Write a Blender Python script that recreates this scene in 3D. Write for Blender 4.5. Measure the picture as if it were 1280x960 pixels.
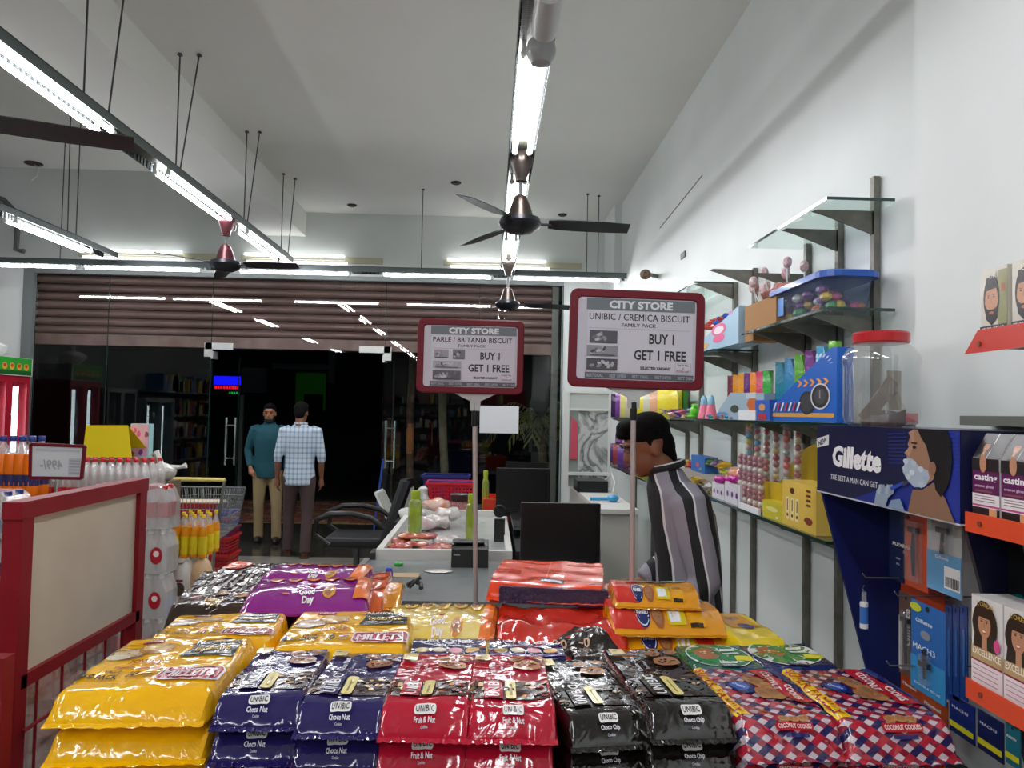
import bpy, bmesh, math, random
from mathutils import Vector, Matrix, noise
for o in list(bpy.data.objects): bpy.data.objects.remove(o)
SC = bpy.context.scene; COL = SC.collection
PI = math.pi
# ---------------------------------------------------------------- camera
FPX = 930.0
CAM0 = Vector((0, 0, 1.6))
_d = Vector((-28, -35, -FPX)).normalized()
_r = math.radians(1.2)
_u = Vector((math.sin(_r), math.cos(_r), 0)); _u = (_u - _d*_u.dot(_d)).normalized()
_x = _d.cross(_u)
RC = Matrix((_x, _d, _u))            # world = RC @ camera space
cam = bpy.data.cameras.new('camera'); camo = bpy.data.objects.new('camera', cam); COL.objects.link(camo)
camo.matrix_world = Matrix.Translation(CAM0) @ RC.to_4x4()
cam.sensor_width = 36; cam.lens = FPX/1280*36; cam.clip_start = .02; cam.clip_end = 200
SC.camera = camo
def ray(px, py): return RC @ Vector(((px-640)/FPX, -(py-480)/FPX, -1))
def PY(px, py, Y): r = ray(px, py); return CAM0 + r*(Y/r.y)
def PZ(px, py, Z): r = ray(px, py); return CAM0 + r*((Z-1.6)/r.z)
def PX(px, py, X): r = ray(px, py); return CAM0 + r*(X/r.x)
# ---------------------------------------------------------------- world, exposure
w = bpy.data.worlds.new('night'); SC.world = w; w.use_nodes = True
w.node_tree.nodes['Background'].inputs[0].default_value = (.012, .018, .028, 1)
w.node_tree.nodes['Background'].inputs[1].default_value = .25
SC.view_settings.view_transform = 'Standard'; SC.view_settings.look = 'None'
SC.view_settings.gamma = 1; SC.view_settings.use_curve_mapping = False
SC.view_settings.exposure = 0.45
TUBE_W = 46.0
def area_lamp(name, loc, sx, sy, watts, color, rot=(0, 0, 0)):
    l = bpy.data.lights.new(name, 'AREA'); l.shape = 'RECTANGLE'; l.size = sx; l.size_y = sy
    l.energy = watts; l.color = color
    o = bpy.data.objects.new(name, l); o.location = loc; o.rotation_euler = rot; COL.objects.link(o); return o
# ---------------------------------------------------------------- materials
MATS = {}
def lin(c):
    if isinstance(c, str):
        c = c.lstrip('#'); c = [int(c[i:i+2], 16)/255 for i in (0, 2, 4)]
        c = [x/12.92 if x <= .04045 else ((x+.055)/1.055)**2.4 for x in c]
    return (c[0], c[1], c[2], 1)
def mat(name, col='#808080', rough=.5, metal=0, spec=.5, emit=None, es=0, coat=0, bump=None, noise_col=None, trans=0, nscale=4, alpha=None):
    """bump = (scale, strength[, distance]); noise_col = second colour mixed by noise"""
    if name in MATS: return MATS[name]
    m = bpy.data.materials.new(name); m.use_nodes = True; nt = m.node_tree; b = nt.nodes['Principled BSDF']
    b.inputs['Base Color'].default_value = lin(col); b.inputs['Roughness'].default_value = rough
    b.inputs['Metallic'].default_value = metal; b.inputs['Specular IOR Level'].default_value = spec
    b.inputs['Coat Weight'].default_value = coat; b.inputs['Coat Roughness'].default_value = .06
    b.inputs['Transmission Weight'].default_value = trans
    if emit: b.inputs['Emission Color'].default_value = lin(emit); b.inputs['Emission Strength'].default_value = es
    tc = nt.nodes.new('ShaderNodeTexCoord')
    if noise_col:
        n = nt.nodes.new('ShaderNodeTexNoise'); n.inputs['Scale'].default_value = nscale; n.inputs['Detail'].default_value = 5
        nt.links.new(tc.outputs['Object'], n.inputs['Vector'])
        r = nt.nodes.new('ShaderNodeValToRGB'); r.color_ramp.elements[0].position = .35; r.color_ramp.elements[1].position = .68
        r.color_ramp.elements[0].color = lin(col); r.color_ramp.elements[1].color = lin(noise_col)
        nt.links.new(n.outputs['Fac'], r.inputs['Fac']); nt.links.new(r.outputs['Color'], b.inputs['Base Color'])
    if bump:
        n2 = nt.nodes.new('ShaderNodeTexNoise'); n2.inputs['Scale'].default_value = bump[0]; n2.inputs['Detail'].default_value = 3
        nt.links.new(tc.outputs['Object'], n2.inputs['Vector'])
        bp = nt.nodes.new('ShaderNodeBump'); bp.inputs['Strength'].default_value = bump[1]
        bp.inputs['Distance'].default_value = bump[2] if len(bump) > 2 else .01
        nt.links.new(n2.outputs['Fac'], bp.inputs['Height']); nt.links.new(bp.outputs['Normal'], b.inputs['Normal'])
    MATS[name] = m; return m
def film(name, col, noise_col=None, rough=.10, sc=13, st=.42, nscale=5):
    """glossy crinkled plastic film"""
    if name in MATS: return MATS[name]
    m = mat(name, col, rough, spec=.6, coat=.6, noise_col=noise_col, nscale=nscale); nt = m.node_tree; b = nt.nodes['Principled BSDF']
    tc = nt.nodes['Texture Coordinate'] if 'Texture Coordinate' in nt.nodes else nt.nodes.new('ShaderNodeTexCoord')
    n = nt.nodes.new('ShaderNodeTexNoise'); n.inputs['Scale'].default_value = sc; n.inputs['Detail'].default_value = 2; n.inputs['Distortion'].default_value = 1.2
    v = nt.nodes.new('ShaderNodeTexVoronoi'); v.feature = 'SMOOTH_F1'; v.inputs['Scale'].default_value = sc*1.3
    add = nt.nodes.new('ShaderNodeMath'); add.operation = 'ADD'
    mx = nt.nodes.new('ShaderNodeMixRGB'); mx.inputs[0].default_value = .12
    nt.links.new(tc.outputs['Object'], n.inputs['Vector']); nt.links.new(tc.outputs['Object'], mx.inputs[1]); nt.links.new(n.outputs['Color'], mx.inputs[2])
    nt.links.new(mx.outputs[0], v.inputs['Vector'])
    nt.links.new(n.outputs['Fac'], add.inputs[0]); nt.links.new(v.outputs['Distance'], add.inputs[1])
    bp = nt.nodes.new('ShaderNodeBump'); bp.inputs['Strength'].default_value = st; bp.inputs['Distance'].default_value = .006
    nt.links.new(add.outputs[0], bp.inputs['Height']); nt.links.new(bp.outputs['Normal'], b.inputs['Normal']); nt.links.new(bp.outputs['Normal'], b.inputs['Coat Normal'])
    return m
def glassy(name, tint=(1, 1, 1), fres=1.5, base=.0, rough=0.0, refl=(1, 1, 1), body=None, bodyw=0):
    """sheet glass or thin clear plastic: transparent with Fresnel reflection, optional milky body"""
    if name in MATS: return MATS[name]
    m = bpy.data.materials.new(name); m.use_nodes = True; nt = m.node_tree; nt.nodes.clear()
    out = nt.nodes.new('ShaderNodeOutputMaterial'); tr = nt.nodes.new('ShaderNodeBsdfTransparent'); tr.inputs[0].default_value = (*tint, 1)
    gl = nt.nodes.new('ShaderNodeBsdfGlossy'); gl.inputs['Roughness'].default_value = rough; gl.inputs[0].default_value = (*refl, 1)
    fr = nt.nodes.new('ShaderNodeFresnel'); fr.inputs[0].default_value = fres
    ad = nt.nodes.new('ShaderNodeMath'); ad.operation = 'ADD'; ad.use_clamp = True; ad.inputs[1].default_value = base
    nt.links.new(fr.outputs[0], ad.inputs[0])
    ge = nt.nodes.new('ShaderNodeNewGeometry'); mu = nt.nodes.new('ShaderNodeMath'); mu.operation = 'MULTIPLY_ADD'; mu.inputs[1].default_value = -1; mu.inputs[2].default_value = 1
    nt.links.new(ge.outputs['Backfacing'], mu.inputs[0]); mv = nt.nodes.new('ShaderNodeMath'); mv.operation = 'MULTIPLY'; nt.links.new(mu.outputs[0], mv.inputs[0]); nt.links.new(ad.outputs[0], mv.inputs[1])
    mx = nt.nodes.new('ShaderNodeMixShader'); nt.links.new(mv.outputs[0], mx.inputs[0])
    src = tr
    if body:
        df = nt.nodes.new('ShaderNodeBsdfPrincipled'); df.inputs['Base Color'].default_value = lin(body); df.inputs['Roughness'].default_value = .4
        m2 = nt.nodes.new('ShaderNodeMixShader'); m2.inputs[0].default_value = bodyw
        nt.links.new(tr.outputs[0], m2.inputs[1]); nt.links.new(df.outputs[0], m2.inputs[2]); src = m2
    nt.links.new(src.outputs[0], mx.inputs[1]); nt.links.new(gl.outputs[0], mx.inputs[2]); nt.links.new(mx.outputs[0], out.inputs[0])
    MATS[name] = m; return m
# ---------------------------------------------------------------- mesh builder
WM = {}
class MB:
    def __init__(s): s.v = []; s.f = []; s.m = []; s.T = None; s.cur = 0
    def add(s, vs, fs, m=None):
        b = len(s.v)
        if s.T is not None: vs = [s.T @ Vector(q) for q in vs]
        s.v += [Vector(q) for q in vs]; s.f += [tuple(b+i for i in f) for f in fs]; s.m += [s.cur if m is None else m]*len(fs); return s
    def box(s, x0, x1, y0, y1, z0, z1, m=None):
        x0, x1 = min(x0, x1), max(x0, x1); y0, y1 = min(y0, y1), max(y0, y1); z0, z1 = min(z0, z1), max(z0, z1)
        vs = [(x, y, z) for z in (z0, z1) for y in (y0, y1) for x in (x0, x1)]
        return s.add(vs, [(0, 2, 3, 1), (4, 5, 7, 6), (0, 1, 5, 4), (2, 6, 7, 3), (0, 4, 6, 2), (1, 3, 7, 5)], m)
    def bar(s, p, q, w, h=None, m=None, up=(0, 0, 1)):
        """rectangular bar from p to q; w across, h along up"""
        p, q = Vector(p), Vector(q); h = w if h is None else h; t = (q-p).normalized(); up = Vector(up)
        if abs(t.dot(up)) > .98: up = Vector((1, 0, 0))
        a = t.cross(up).normalized(); b = a.cross(t).normalized()
        vs = [c + a*(i*w/2) + b*(j*h/2) for c in (p, q) for i, j in ((-1, -1), (1, -1), (1, 1), (-1, 1))]
        return s.add(vs, [(0, 1, 2, 3)[::-1], (4, 5, 6, 7), (0, 1, 5, 4), (1, 2, 6, 5), (2, 3, 7, 6), (3, 0, 4, 7)], m)
    def tube(s, pts, r, n=8, m=None, caps=True, closed=False):
        pts = [Vector(p) for p in pts]; N = len(pts); rs = r if isinstance(r, (list, tuple)) else [r]*N
        vs = []; fs = []; prev = None
        for i, p in enumerate(pts):
            if closed: t = (pts[(i+1) % N]-pts[i-1]).normalized()
            else: t = (pts[min(i+1, N-1)]-pts[max(i-1, 0)]).normalized()
            if prev is None:
                u = Vector((0, 0, 1)) if abs(t.z) < .9 else Vector((1, 0, 0)); a = t.cross(u).normalized()
            else: a = (prev - t*prev.dot(t)).normalized()
            prev = a; b = t.cross(a)
            for k in range(n):
                an = 2*PI*k/n; vs.append(p + a*math.cos(an)*rs[i] + b*math.sin(an)*rs[i])
        for i in range(N if closed else N-1):
            j = (i+1) % N
            for k in range(n): fs.append((i*n+k, i*n+(k+1) % n, j*n+(k+1) % n, j*n+k))
        if caps and not closed: fs += [tuple(range(n))[::-1], tuple((N-1)*n+k for k in range(n))]
        return s.add(vs, fs, m)
    def lathe(s, prof, c=(0, 0, 0), n=16, m=None, sx=1, sy=1, cap=True):
        vs = []; fs = []
        for r, z in prof:
            for k in range(n): a = 2*PI*k/n; vs.append((c[0]+r*sx*math.cos(a), c[1]+r*sy*math.sin(a), c[2]+z))
        for i in range(len(prof)-1):
            for k in range(n): fs.append((i*n+k, i*n+(k+1) % n, (i+1)*n+(k+1) % n, (i+1)*n+k))
        if cap: fs += [tuple(range(n))[::-1], tuple((len(prof)-1)*n+k for k in range(n))]
        return s.add(vs, fs, m)
    def ball(s, c, r, n=10, k=6, m=None):
        r = r if isinstance(r, (tuple, list)) else (r, r, r); vs = []; fs = []
        for i in range(k+1):
            th = PI*i/k
            for j in range(n):
                a = 2*PI*j/n; q = max(math.sin(th), .02); vs.append((c[0]+r[0]*q*math.cos(a), c[1]+r[1]*q*math.sin(a), c[2]-r[2]*math.cos(th)))
        for i in range(k):
            for j in range(n): fs.append((i*n+j, i*n+(j+1) % n, (i+1)*n+(j+1) % n, (i+1)*n+j))
        return s.add(vs, fs, m)
    def prism(s, pts, ax, a0, a1, m=None):
        """outline pts (2-D) extruded along axis ax ('x','y','z') from a0 to a1"""
        def mk(p, a): return {'x': (a, p[0], p[1]), 'y': (p[0], a, p[1]), 'z': (p[0], p[1], a)}[ax]
        n = len(pts); vs = [mk(p, a0) for p in pts]+[mk(p, a1) for p in pts]
        fs = [tuple(range(n)), tuple(range(2*n-1, n-1, -1))]+[(i, i+n, (i+1) % n+n, (i+1) % n) for i in range(n)]
        return s.add(vs, fs, m)
    def quad(s, a, b, c, d, m=None): return s.add([a, b, c, d], [(0, 1, 2, 3)], m)
    def build(s, name, mats, parent=None, smooth=False, bevel=0, local=False, fix=True):
        me = bpy.data.meshes.new(name)
        vs = s.v
        if parent is not None and not local:
            inv = WM[parent].inverted(); vs = [inv @ q for q in vs]
        me.from_pydata([tuple(q) for q in vs], [], s.f)
        mats = mats if isinstance(mats, (list, tuple)) else [mats]
        for x in mats: me.materials.append(x)
        if len(mats) > 1: me.polygons.foreach_set('material_index', s.m)
        if fix:
            bm = bmesh.new(); bm.from_mesh(me); bmesh.ops.recalc_face_normals(bm, faces=bm.faces); bm.to_mesh(me); bm.free()
        if smooth: me.polygons.foreach_set('use_smooth', [True]*len(me.polygons))
        me.update()
        o = bpy.data.objects.new(name, me); COL.objects.link(o)
        if parent is not None: o.parent = parent; WM[o] = WM[parent]
        else: WM[o] = Matrix.Identity(4)
        if bevel:
            b = o.modifiers.new('bevel', 'BEVEL'); b.width = bevel; b.segments = 2; b.limit_method = 'ANGLE'; b.angle_limit = .7
        if smooth:
            try: me.set_sharp_from_angle(angle=math.radians(38))
            except Exception: pass
        return o
def B(name, mats, parent, *boxes, bevel=0):
    m = MB()
    for b in boxes: m.box(*b)
    return m.build(name, mats, parent, bevel=bevel)
def tag(o, label, cat, group=None):
    o['label'] = label; o['category'] = cat
    if group: o['group'] = group
    return o
def thing(name, label, cat, loc=(0, 0, 0), rz=0, group=None, M=None):
    o = bpy.data.objects.new(name, None); COL.objects.link(o); o.empty_display_size = .1
    if M is None: M = Matrix.Translation(Vector(loc)) @ Matrix.Rotation(rz, 4, 'Z')
    o.matrix_world = M; WM[o] = M.copy(); o['label'] = label; o['category'] = cat
    if group: o['group'] = group
    return o
def struct(o): o['kind'] = 'structure'; return o
def dup(o, M=None, label=None, parent=None):
    c = o.copy(); COL.objects.link(c)
    if parent is not None: c.parent = parent; WM[c] = WM[parent]
    else:
        if M is not None: c.matrix_world = M
        WM[c] = M.copy() if M is not None else WM[o]
    if label: c['label'] = label
    for ch in list(o.children): dup(ch, parent=c)
    return c
# ---------------------------------------------------------------- lettering and flat print
_TX = {}
def text_geo(txt, bold=.0, sh=0, sp=1.0):
    k = (txt, bold, sh, sp)
    if k in _TX: return _TX[k]
    cu = bpy.data.curves.new('t', 'FONT'); cu.body = txt; cu.size = 1; cu.resolution_u = 2; cu.offset = bold; cu.shear = sh; cu.space_character = sp
    ob = bpy.data.objects.new('t', cu); me = bpy.data.meshes.new_from_object(ob)
    vs = [(v.co.x, v.co.y) for v in me.vertices]; fs = [tuple(p.vertices) for p in me.polygons]
    bpy.data.objects.remove(ob); bpy.data.meshes.remove(me)
    if vs:
        x0 = min(v[0] for v in vs); x1 = max(v[0] for v in vs); y0 = min(v[1] for v in vs); y1 = max(v[1] for v in vs)
        vs = [((v[0]-x0)/(x1-x0), (v[1]-y0)/(y1-y0)) for v in vs]
        r = (vs, fs, (x1-x0)/(y1-y0))
    else: r = ([], [], 1)
    _TX[k] = r; return r
class Print:
    """flat print laid on a surface: fn(x, y, off) -> 3-D point. One mesh per artwork, one slot per ink."""
    def __init__(s, fn, step=None): s.fn = fn; s.mb = MB(); s.inks = []; s.lv = 0; s.step = step; s.base = .0006
    def ink(s, c):
        if c not in s.inks: s.inks.append(c)
        return s.inks.index(c)
    def off(s): s.lv += 1; return s.base + s.lv*.00012
    def poly(s, pts, c, fs=None):
        o = s.off(); i = s.ink(c); s.mb.add([s.fn(x, y, o) for x, y in pts], fs or [tuple(range(len(pts)))], i)
    def rect(s, x0, y0, x1, y1, c, sk=0):
        st = s.step or 1e9; nx = max(1, int(abs(x1-x0)/st+.5)); ny = max(1, int(abs(y1-y0)/st+.5))
        pts = [(x0+(x1-x0)*i/nx + sk*(j/ny), y0+(y1-y0)*j/ny) for j in range(ny+1) for i in range(nx+1)]
        fs = [(j*(nx+1)+i, j*(nx+1)+i+1, (j+1)*(nx+1)+i+1, (j+1)*(nx+1)+i) for j in range(ny) for i in range(nx)]
        s.poly(pts, c, fs)
    def quad(s, a, b, c_, d, c):
        st = s.step or 1e9; L = max((Vector(b)-Vector(a)).length, (Vector(c_)-Vector(d)).length); H = max((Vector(d)-Vector(a)).length, (Vector(c_)-Vector(b)).length)
        nx = max(1, int(L/st+.5)); ny = max(1, int(H/st+.5)); a, b, c_, d = map(Vector, (a, b, c_, d)); pts = []
        for j in range(ny+1):
            for i in range(nx+1):
                u, v = i/nx, j/ny; p = (a*(1-u)+b*u)*(1-v)+(d*(1-u)+c_*u)*v; pts.append((p.x, p.y))
        s.poly(pts, c, [(j*(nx+1)+i, j*(nx+1)+i+1, (j+1)*(nx+1)+i+1, (j+1)*(nx+1)+i) for j in range(ny) for i in range(nx)])
    def oval(s, cx, cy, rx, ry, c, n=20, rot=0, rough=0, seed=0):
        rings = 3 if s.step and max(rx, ry) > s.step else 1
        rnd = random.Random(seed); wob = [1+rough*(rnd.random()-.5) for _ in range(n)]
        pts = [(cx, cy)]; fs = []
        for k in range(1, rings+1):
            for i in range(n):
                a = 2*PI*i/n; x = rx*math.cos(a)*k/rings*wob[i]; y = ry*math.sin(a)*k/rings*wob[i]
                pts.append((cx+x*math.cos(rot)-y*math.sin(rot), cy+x*math.sin(rot)+y*math.cos(rot)))
        for i in range(n): fs.append((0, 1+i, 1+(i+1) % n))
        for k in range(1, rings):
            for i in range(n):
                a = 1+(k-1)*n; b = 1+k*n; fs.append((a+i, b+i, b+(i+1) % n, a+(i+1) % n))
        s.poly(pts, c, fs)
    def rrect(s, x0, y0, x1, y1, r, c):
        """rounded rectangle"""
        s.rect(x0+r, y0, x1-r, y1, c); lv = s.lv
        for (cx, a0, e) in ((x0+r, PI/2, x0), (x1-r, -PI/2, x1)):
            pts = []
            ry = min(r, (y1-y0)/2)
            for sy, a in ((y1-ry, a0), (y0+ry, a0+PI/2)) if e == x0 else ((y0+ry, a0), (y1-ry, a0+PI/2)):
                for k in range(5): t = a+PI/2*k/4; pts.append((cx+r*math.cos(t), sy+ry*math.sin(t)))
            s.lv = lv-1; s.poly(pts, c)
    def text(s, txt, cx, cy, h, c, w=None, bold=.02, rot=0, sh=0, sp=1.0, mirror=False):
        """centred at cx, cy, cap height h, width forced to w when given"""
        if bold > 0 and 'M' in txt:      # the offset breaks this letter: strike three times instead
            W0 = w or text_geo(txt, 0, sh, sp)[2]*h
            for d in (-.5, 0, .5): s.text(txt, cx+d*bold*2.2*h*math.cos(rot), cy+d*bold*2.2*h*math.sin(rot), h, c, W0, 0, rot, sh, sp, mirror)
            return
        vs, fs, asp = text_geo(txt, bold, sh, sp); W = w or asp*h; pts = []
        for x, y in vs:
            a = (x-.5)*W*(-1 if mirror else 1); b = (y-.5)*h; pts.append((cx+a*math.cos(rot)-b*math.sin(rot), cy+a*math.sin(rot)+b*math.cos(rot)))
        if vs:
            b0 = s.base; s.base = b0+(.0014 if s.step else 0); s.poly(pts, c, fs); s.base = b0
    def build(s, name, parent, gloss=.3):
        return s.mb.build(name, [mat('ink_%s_%d' % (c.strip('#'), int(gloss*10)), c, gloss, coat=.3 if gloss < .3 else 0) for c in s.inks], parent, fix=False)
def plane_fn(o, ux, uy):
    """o origin, ux / uy unit vectors in the plane; the print is raised along ux x uy"""
    o, ux, uy = Vector(o), Vector(ux).normalized(), Vector(uy).normalized(); n = ux.cross(uy).normalized()
    return lambda x, y, d: o + ux*x + uy*y + n*d
# ---------------------------------------------------------------- common materials
WHITE = mat('white_wall_paint', '#dfe4e2', .55, bump=(3, .15, .01), noise_col='#d6dcd9', nscale=1.2)
CEIL = mat('ceiling_paint', '#eeeee9', .8, bump=(2, .1), noise_col='#e8e8e2', nscale=.8)
STEEL = mat('zinc_channel', '#616969', .4, .5, bump=(60, .2, .002))
DSTEEL = mat('grey_bracket_steel', '#7d7a72', .45, .5, noise_col='#68665f', nscale=18)
CHROME = mat('chrome', '#d8d8d8', .15, 1)
BLACKP = mat('black_plastic', '#0c0d0f', .35, bump=(300, .1, .001))
RED = mat('red_powder_coat', '#84101d', .5, spec=.3, noise_col='#780b18', nscale=8)
REDD = mat('sign_frame_red', '#6c0a1f', .42, spec=.35)
WHITEP = mat('white_plastic', '#e6e8e6', .35)
GLASS = glassy('shopfront_glass', (.93, .97, .96), 1.52, .01)
SHELFG = glassy('shelf_glass', (.90, .97, .945), 1.35, .03, body='#8fb8aa', bodyw=.07)
EDGEG = mat('glass_edge_green', '#1c3b36', .12, coat=.5)
CLEAR = glassy('clear_plastic', (.97, .98, .97), 1.45, .04, .05, body='#e9edee', bodyw=.16)
# ================================================================= THE ROOM
H = 4.0; XR = 1.46; YG = 9.1; XL = -6.1; YB = -8.0
def fl_mat():
    m = mat('polished_floor_tile', '#8f8c85', .14, coat=.2, noise_col='#868279', nscale=3); return m
struct(B('floor', fl_mat(), None, (XL, XR+.02, YB, 8.15, -.1, 0)))
struct(B('ceiling', CEIL, None, (-2.33, XR+.02, YB, YG+.1, H, H+.12), (XL, -2.33, YB, YG+.1, 4.45, 4.57)))
struct(B('trim_1', CEIL, None, (-3.0, -2.29, YB, YG, 3.7, 4.5)))          # the long ceiling beam
struct(B('wall_right', WHITE, None, (XR, XR+.15, YB, YG+.1, -.1, H+.1)))
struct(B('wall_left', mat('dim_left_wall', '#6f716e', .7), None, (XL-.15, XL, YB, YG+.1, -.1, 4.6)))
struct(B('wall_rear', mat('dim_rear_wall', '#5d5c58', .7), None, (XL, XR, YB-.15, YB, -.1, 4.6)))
struct(B('wall_back', WHITE, None, (XL, XR, YG, YG+.2, 3.2, 4.6), (.88, XR, YG, YG+.2, 0, 3.2), (XL, -5.62, YG, YG+.2, 0, 3.2)))
struct(B('trim_2', WHITE, None, (1.38, XR, 8.35, YG, 0, H)))               # pilaster in the corner
struct(B('trim_3', WHITE, None, (1.355, XR, .2, 2.33, 0, H)))             # pillar face by the hair colour shelves
struct(B('trim_4', mat('grey_aluminium', '#8f9696', .4, .6), None, (-5.62, -5.5, YG-.06, YG, 0, 3.25), (-5.62, .88, YG-.03, YG+.03, 3.17, 3.22)))
GRAN = mat('dark_granite', '#35332f', .14, noise_col='#4a4742', nscale=12)
struct(B('trim_5', GRAN, None, (XL, XR, 8.15, 10.5, -.1, -.002)))          # granite sill running out through the door
# glass shopfront
gx = [-5.5, -4.62, -3.37]
for i, (a, b, z0, z1) in enumerate([(-5.5, -4.625, 0, 3.17), (-4.62, -3.385, 0, 3.17), (-3.38, -1.29, 2.29, 3.17), (-1.285, -.15, 0, 3.17), (-.145, .88, 0, 3.17)]):
    o = MB().box(a, b, YG-.012, YG, z0, z1).build('window_%d' % (i+1), GLASS); struct(o)
    e = MB().box(b-.002, b+.003, YG-.014, YG+.002, z0, z1).build('glass_edge', EDGEG, o)
PATCH = mat('brushed_patch_fitting', '#c9ccc8', .3, .5)
for i, (hx, sg) in enumerate(((-3.37, 1), (-1.3, -1))):
    d = MB().box(hx-.006, hx+.006, YG, YG+.98, .02, 2.26).build('door_%d' % (i+1), GLASS); struct(d)
    MB().box(hx-.016, hx+.016, YG-.02, YG+.14, 2.18, 2.27).box(hx-.016, hx+.016, YG-.02, YG+.14, .0, .1).build('patch_fitting', PATCH, d)
    MB().box(hx-.08, hx+.25 if sg > 0 else hx+.08, YG-.03, YG-.013, 2.29, 2.37).box(hx-sg*.09, hx, YG-.03, YG-.013, 2.2, 2.37).build('overpanel_fitting', PATCH, d) if sg > 0 else \
        MB().box(hx-.3, hx+.08, YG-.03, YG-.013, 2.29, 2.37).box(hx, hx+.09, YG-.03, YG-.013, 2.2, 2.37).build('overpanel_fitting', PATCH, d)
    h = MB()
    for s in (-.06, .06): h.tube([(hx+s, YG+.72, .84), (hx+s, YG+.72, 1.46)], .014, 8)
    for z in (.93, 1.36): h.tube([(hx-.06, YG+.72, z), (hx+.06, YG+.72, z)], .01, 6)
    h.build('pull_handle', CHROME, d, smooth=True)
    MB().box(hx-.007, hx+.007, YG+.98, YG+.985, .02, 2.26).build('glass_edge', EDGEG, d)
# roller shutter behind the glass, slat by slat
SHB = mat('shutter_brown', '#8a6863', .4, .15, noise_col='#785a55', nscale=2)
sh = thing('roller_shutter', 'brown roller shutter half rolled down behind the glass shopfront', 'shutter', (-2.3, 9.35, 2.3))
z = 2.47
while z < 3.3:
    m = MB(); pr = []
    for k in range(7):
        a = k/6; pr.append((9.36-.05*math.sin(a*PI)**.7, z+a*.092))
    pr += [(9.375, z+.098), (9.375, z)]
    m.prism(pr, 'x', -5.62, .76).build('shutter_slat', SHB, sh, smooth=True); z += .104
m = MB().box(-5.62, .76, 9.32, 9.38, 2.33, 2.465).build('bottom_rail', mat('shutter_rail_brown', '#7a5751', .5, noise_col='#8d6d66', nscale=5), sh)
B('guide_rail', mat('guide_grey', '#66625e', .5, .4), sh, (.76, .84, 9.28, 9.42, 0, 3.35))
# ----------------------------------------------------------------- lamps on slotted channels
TUBE = mat('lit_tube', '#ffffff', .5, emit='#f8f8fc', es=TUBE_W)
TUBE2 = mat('lit_old_tube', '#ffffff', .5, emit='#f8f8fc', es=5)
CHAN = MATS['zinc_channel']
def chan_mat():
    m = bpy.data.materials.new('slotted_channel'); m.use_nodes = True; nt = m.node_tree; b = nt.nodes['Principled BSDF']
    b.inputs['Metallic'].default_value = .2; b.inputs['Roughness'].default_value = .6
    tc = nt.nodes.new('ShaderNodeTexCoord'); mp = nt.nodes.new('ShaderNodeMapping'); mp.inputs['Scale'].default_value = (1, 1, 1)
    br = nt.nodes.new('ShaderNodeTexBrick'); br.inputs['Scale'].default_value = 34; br.inputs['Mortar Size'].default_value = .016; br.offset = 0
    br.inputs['Color1'].default_value = lin('#1c1d1a'); br.inputs['Color2'].default_value = lin('#222320'); br.inputs['Mortar'].default_value = lin('#4c4b40')
    br.inputs['Brick Width'].default_value = .75; br.inputs['Row Height'].default_value = .5; br.inputs['Mortar Size'].default_value = .12
    nt.links.new(tc.outputs['Object'], br.inputs['Vector']); nt.links.new(br.outputs['Color'], b.inputs['Base Color'])
    return m
SLOT = chan_mat()
def run(label, axis, c, a0, a1, z, tubes, rods, group, nm='lamp_channel'):
    """inverted steel channel hung on rods, a pair of tubes under it at each (start, length, count)"""
    base = (c, (a0+a1)/2, z) if axis == 'y' else ((a0+a1)/2, c, z)
    t = thing(nm, label, 'light fixture', base, group=group)
    def BX(m, w0, w1, l0, l1, z0, z1):
        m.box(*((c+w0, c+w1, l0, l1, z0, z1) if axis == 'y' else (l0, l1, c+w0, c+w1, z0, z1)))
    m = MB(); BX(m, -.075, .075, a0, a1, z-.006, z); BX(m, -.075, -.072, a0, a1, z-.06, z); BX(m, .072, .075, a0, a1, z-.06, z)
    m.build('channel', CHAN, t)
    m = MB(); BX(m, -.071, .071, a0, a1, z-.010, z-.006); m.build('slotted_tray', SLOT, t)
    k = int((a1-a0)/.045); m = MB()      # rungs of the slotted flanges
    for i in range(k):
        l = a0+(i+.5)*(a1-a0)/k
        for sgn in (-1, 1): BX(m, sgn*.069-.003, sgn*.069+.003, l-.007, l+.007, z-.056, z-.01)
    o = m.build('flange_slots', mat('slot_shadow_steel', '#2a2c2d', .6, .1), t); o['kind'] = 'stuff'
    for (s, L, off, n, zz) in tubes:
        for w in ((-off, off) if n == 2 else (off,)):
            p = [(c+w, s, zz), (c+w, s+L, zz)] if axis == 'y' else [(s, c+w, zz), (s+L, c+w, zz)]
            pv = [Vector(p[0]), Vector(p[1])]; dv = (pv[1]-pv[0]).normalized()
            tb = MB().tube([pv[0]+dv*.02, pv[1]-dv*.02], .014, 8, caps=False).build('tube', TUBE, t, smooth=True)
            for q, e in ((pv[0], 1), (pv[1], -1)):
                m = MB(); m.tube([q, q+dv*e*.03], .016, 8); m.bar(q+dv*e*.015+Vector((0, 0, .012)), q+dv*e*.015+Vector((0, 0, z-zz-.008)), .018); m.build('tube_holder', WHITEP, t)['kind'] = 'stuff'
    for (rx, ry, zt, rz) in rods:
        bx_ = max(c-.06, min(c+.06, rx)) if axis == 'y' else rx; m = MB().tube([(bx_, ry if axis == 'y' else max(c-.06, min(c+.06, ry)), rz), (rx, ry, zt)], .005, 6); m.lathe([(.02, 0), (.012, .012)], (rx, ry, zt-.012), 8)
        m.build('hanging_rod', mat('rod_steel', '#4e5050', .4, .7), t)
    return t
G1 = 'long lamp channels hanging along the shop'
LT = [(y, 1.2, .042, 2, 3.09) for y in (-7.6, -6.0, -4.4, -2.8, -1.2, .4, 3.0, 4.9, 6.5)]
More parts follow.
